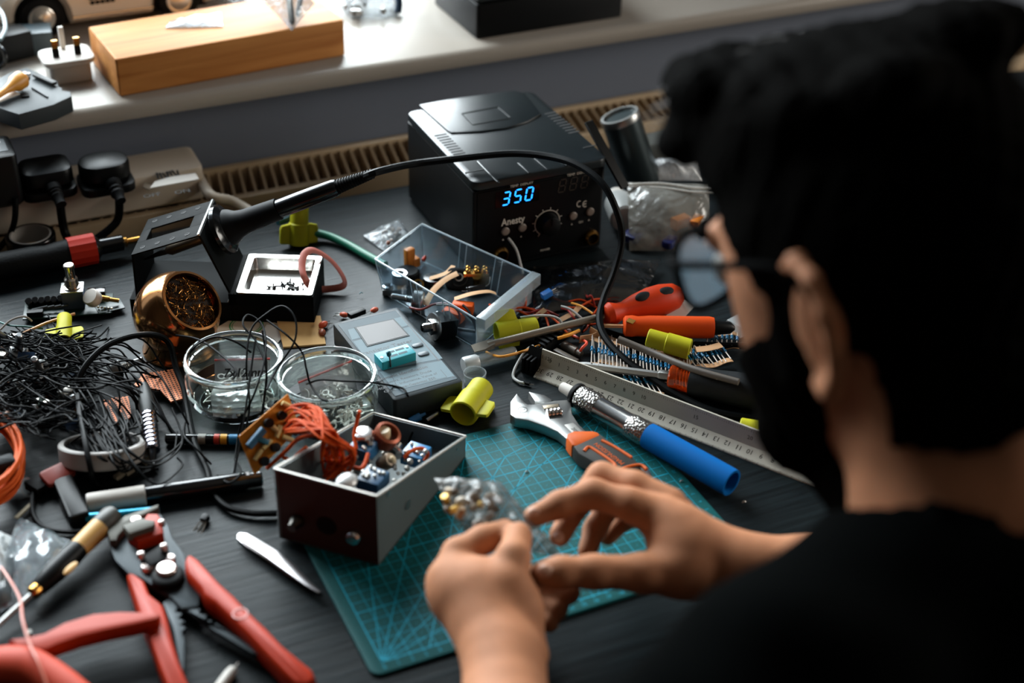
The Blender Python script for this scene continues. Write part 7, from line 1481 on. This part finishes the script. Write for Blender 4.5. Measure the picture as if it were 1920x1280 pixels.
# hair and beard
HAIR = mat('dark_hair', (5, 4, 3), .9, spec=.01, bump=(420, .9, .004), stretch=(1, 1, .3))
rn = random.Random(2); HB_ = [(rn.uniform(-5, 5), rn.uniform(-7, 8), rn.uniform(8.2, 10.2), rn.uniform(1.6, 2.6)) for _ in range(26)] + [(rn.uniform(-4, 4), rn.uniform(4.0, 8.4), rn.uniform(8.0, 11.2), rn.uniform(1.4, 2.0)) for _ in range(22)]
def hair_fn(P):
    Q = loc(P); d = elli(Q, (0, -.6, 2.2), (7.75, 9.85, 9.3)); d = smin(d, elli(Q, (0, 1.5, 7.5), (6.6, 8.2, 4.6)), 1.5)
    d = np.maximum(d, (Q[..., 1] * .8 - Q[..., 2] * .6) - 1.3 - 1.2 * np.clip(-Q[..., 2] - 1, 0, 2.5)); d = smin(d, np.maximum(cone(Q, (0, -2.4, -4.5), (0, -4.6, -11), 6.2, 6.2), Q[..., 1] + 3.4), .8); d = np.maximum(d, -8.2 - Q[..., 2] + .3 * np.sin(Q[..., 0] * 1.7))
    for x, y, z, r in HB_: d = smin(d, elli(Q, (x, y, z), (r, r * 1.4, r * .8)), .8)
    return d + .16 * np.sin(Q[..., 0] * 4.1 + Q[..., 1] * 1.3) * np.sin(Q[..., 1] * 3.3 + Q[..., 2] * 2.0)
lo_, hi_ = tuple(HC - V((13, 14, 14))), tuple(HC + V((13, 14, 17)))
mb = MB(); chunk(mb, hair_fn, lo_, hi_, .36); t.p('hair', mb, HAIR, w=True, ang=180)
mb = MB(); rn = random.Random(71)
for k in range(240):
    x_ = rn.uniform(-5, 4.5); y_ = rn.uniform(3, 8.2); z_ = 9.6 - .18 * (y_ - 3) ** 1.4 + rn.uniform(-.6, .8); L_ = rn.uniform(1.6, 3.6); sd = rn.uniform(-.5, .5)
    mb.tube([HP(x_, y_, z_), HP(x_ + sd * .5, y_ + L_ * .45, z_ + L_ * .55), HP(x_ + sd, y_ + L_ * .95, z_ + L_ * .55)], [.07, .02], 4, 3)
t.p('hair_strands', mb, mat('brown_strands', (44, 32, 22), .6, spec=.2), w=True, kind='stuff')
def beard_fn(P):
    Q = loc(P); d = elli(Q, (0, 3.1, -3.4), (6.5, 6.75, 8.1)); d = smin(d, cone(Q, (-2.7, 6.4, -8.8), (2.7, 6.4, -8.8), 2.4, 2.4), 1.6)
    d = np.maximum(d, Q[..., 2] * .85 + Q[..., 1] * .38 + .4); d = np.maximum(d, -1.6 - Q[..., 1]); d = smin(d, np.maximum(cone(Q, (0, 4.5, -9.5), (0, .5, -13), 4.2, 5.2), -.5 - Q[..., 1] * .6), 1.0)
    for s_ in (-1, 1): d = smin(d, cone(Q, (s_ * 6.2, .6, 3.4), (s_ * 5.6, 1.4, -4), 1.2, 1.5), .8)
    d = np.maximum(d, -(np.sqrt((Q[..., 0] / 1.8) ** 2 + ((Q[..., 2] + 5.7) / .75) ** 2) - 1))
    return d + .1 * np.sin(Q[..., 0] * 5 + Q[..., 2] * 2) * np.sin(Q[..., 1] * 4.3)
mb = MB(); chunk(mb, beard_fn, lo_, hi_, .36); t.p('beard', mb, HAIR, w=True, ang=180)
for s_ in (-1, 1):
    mb = MB(); mb.ball(HP(s_ * 3.2, 7.9, .8), 1.15, n=18); t.p('eye', mb, mat('eye_white', (206, 200, 192), .25), w=True)
    mb = MB(); mb.lathe([(.55, 0), (.5, .1), (0, .14)], ax(HP(s_ * 3.2, 8.95, .6), HP(s_ * 3.2, 10, .2)), 16); t.p('iris', mb, mat('iris_brown', (46, 30, 20), .2), w=True)
    mb = MB(); mb.tube([HP(s_ * 1.3, 9.1, 2.9), HP(s_ * 3.2, 9.2, 3.4), HP(s_ * 5.0, 7.8, 3.0)], .38, 8, 4, flat=(1, .6)); t.p('eyebrow', mb, HAIR, w=True)
# clothes
CLOTH = mat('black_cotton', (4, 5, 5), 1.0, bump=(260, .35, .002), spec=.01)
nax = (NB - HC).normalized(); cpt = NB + V((0, .5, .8))
def shirt_fn(P):
    d = cone(P, NB + V((.5, -3, -5)), (47, 29, 6), 10.0, 13.6); d = smin(d, cone(P, (47, 29, 6), (47, 23, -22), 13.6, 14), 5)
    d = smin(d, cone(P, NB + V((0, .3, 0)), NB + V((.5, -3, -5)), 6.9, 9.0), 2)
    for s_, e in ((SHL, ELL), (SHR, ELR)):
        d = smin(d, cone(P, s_, V(s_).lerp(NB, .7), 5.9, 5.5), 3); d = smin(d, cone(P, s_, V(s_).lerp(e, .62), 5.9, 5.6), 3)
    d = np.maximum(d, -cone(P, NB - nax * 1.2, HC, 6.5, 7.5)); d = np.maximum(d, -22.5 - P[..., 2])
    return d + .25 * np.sin(P[..., 0] * .7 + P[..., 2] * .5) * np.sin(P[..., 1] * .6 + P[..., 2] * .35)
mb = MB(); chunk(mb, shirt_fn, (14, 6, -25), (78, 58, 34), .7); t.p('t_shirt', mb, CLOTH, w=True, ang=180)
def trou_fn(P):
    d = cone(P, (47, 23, -14), (47, 23, -23), 13.2, 12.5)
    for x in (38, 56): d = smin(d, cone(P, (47 + (x - 47) * .7, 23, -23), (x, 62, -20), 8.8, 6.4), 4); d = smin(d, cone(P, (x, 62, -20), (x, 56, -67), 6.3, 4.8), 2)
    return np.maximum(d, -67.5 - P[..., 2])
mb = MB(); chunk(mb, trou_fn, (28, 8, -69), (67, 72, -4), .9); t.p('trousers', mb, mat('dark_denim', (22, 26, 34), .85), w=True, ang=180)
for x in (38, 56):
    mb = MB(); chunk(mb, lambda P: np.maximum(smin(cone(P, (x, 54, -70), (x, 67, -71.5), 3.9, 3.2), cone(P, (x, 55, -67), (x, 55, -70), 4, 4), 2), -73.9 - P[..., 2]), (x - 6, 46, -75), (x + 6, 73, -62), .6); t.p('shoe', mb, BLKM, w=True, ang=180)
t = Th('stool', 'round black stool the person sits on', 'stool', (47, 23, -74))
mb = MB(); mb.lathe([(14, 31.0), (16, 31.4), (16.3, 33), (15.6, 34.6), (0, 35)], None, 36); t.p('seat', mb, BLKM)
for k in range(4):
    a_ = math.pi / 4 + k * math.pi / 2; mb = MB(); mb.tube([(12 * math.cos(a_), 12 * math.sin(a_), 31.2), (17 * math.cos(a_), 17 * math.sin(a_), 0)], 1.1, 10, 1); t.p('leg', mb, DSTEEL)
# glasses
t = Th('eyeglasses', 'dark-rimmed glasses worn by the bearded person', 'glasses', HP(0, 10.5, 1.2))
FRM = mat('dark_frame', (6, 6, 6), .9, spec=.03)
LENS = film('lens', (196, 206, 210), .4, .06, None, 1.6)
_n = LENS.node_tree; _p = next(x for x in _n.nodes if x.type == 'BSDF_PRINCIPLED'); _t = _n.nodes.new('ShaderNodeBsdfTranslucent'); _t.inputs[0].default_value = lin((104, 118, 126))  # milky tint stands in for the window reflection on the lenses
_n.links.new(_t.outputs[0], _p.outputs[0].links[0].to_socket)
for s_ in (-1, 1):
    rim_ = []
    for k in range(18):
        a_ = 2 * math.pi * k / 18; cx_, cz_ = 2.55 * abs(math.cos(a_)) ** .7 * (1 if math.cos(a_) > 0 else -1), 2.15 * abs(math.sin(a_)) ** .8 * (1 if math.sin(a_) > 0 else -1)
        lat = 3.35 + cx_; rim_.append((s_ * lat, 10.6 - .035 * lat ** 2, .9 + cz_ ))
    mb = MB(); mb.tube([HP(*p) for p in rim_], .24, 8, 3, closed=True); rm = t.p('rim', mb, FRM, w=True)
    cl = HP(s_ * 3.35, 10.25, .9); mb = MB(); vs = [cl] + [HP(*p) for p in rim_]
    mb.add([v + HF_ * .06 for v in vs], [(0, i + 1, (i + 1) % 18 + 1) for i in range(18)]); mb.add([v - HF_ * .06 for v in vs], [(0, (i + 1) % 18 + 1, i + 1) for i in range(18)])
    t.p('lens', mb, LENS, par=rm, w=True)
    mb = MB(); mb.tube([HP(s_ * 5.9, 9.3, 2.2), HP(s_ * 7.5, 7.6, 2.2), HP(s_ * 7.75, 3, 2.0), HP(s_ * 7.75, -.8, 1.6), HP(s_ * 7.7, -2.6, -.6)], .24, 8, 5); t.p('temple', mb, FRM, w=True)
mb = MB(); mb.tube([HP(-.85, 10.5, 1.5), HP(0, 10.75, 1.8), HP(.85, 10.5, 1.5)], .24, 8, 4); t.p('bridge', mb, FRM, w=True)
# the small bag in the hands
t = Th('parts_bag', 'small clear bag of brown and gold components held between the fingertips', 'bag', at(930, 970, 7.5))
mb = pil(at(814, 896, 7.0), at(938, 903, 8.6), at(1058, 1046, 8.0), at(880, 1012, 7.0), 1.7, 321, 18, amp=.5); t.p('film', mb, film('held_film', (128, 124, 118), .82, .28, (60, .6), 1.3), w=True)
rn = random.Random(19); CC = [(150, 120, 90), (196, 180, 160), (214, 170, 80), (110, 84, 60), (206, 204, 200)]
for k in range(22):
    u_ = rn.uniform(.08, .62); v_ = rn.uniform(-.8, .8); px = 830 + u_ * 175 + v_ * 26; py = 910 + u_ * 105 - v_ * 34
    mb = MB(); c = CC[k % 5]; M = M4.Translation(at(px, py, 7.6 + rn.uniform(0, .8))) @ M4.Rotation(rn.uniform(0, 6), 4, 'Z') @ M4.Rotation(rn.uniform(0, 3), 4, 'X')
    if k % 2: mb.ball((0, 0, 0), rn.uniform(.25, .42), M, n=10, sx=1.4)
    else: mb.lathe([(0, -.4), (.26, -.38), (.28, 0), (.26, .38), (0, .4)], M, 10)
    t.p('component', mb, mat('held_part%d' % (k % 5), c, .35, .3 if k % 5 in (2, 4) else 0), w=True)
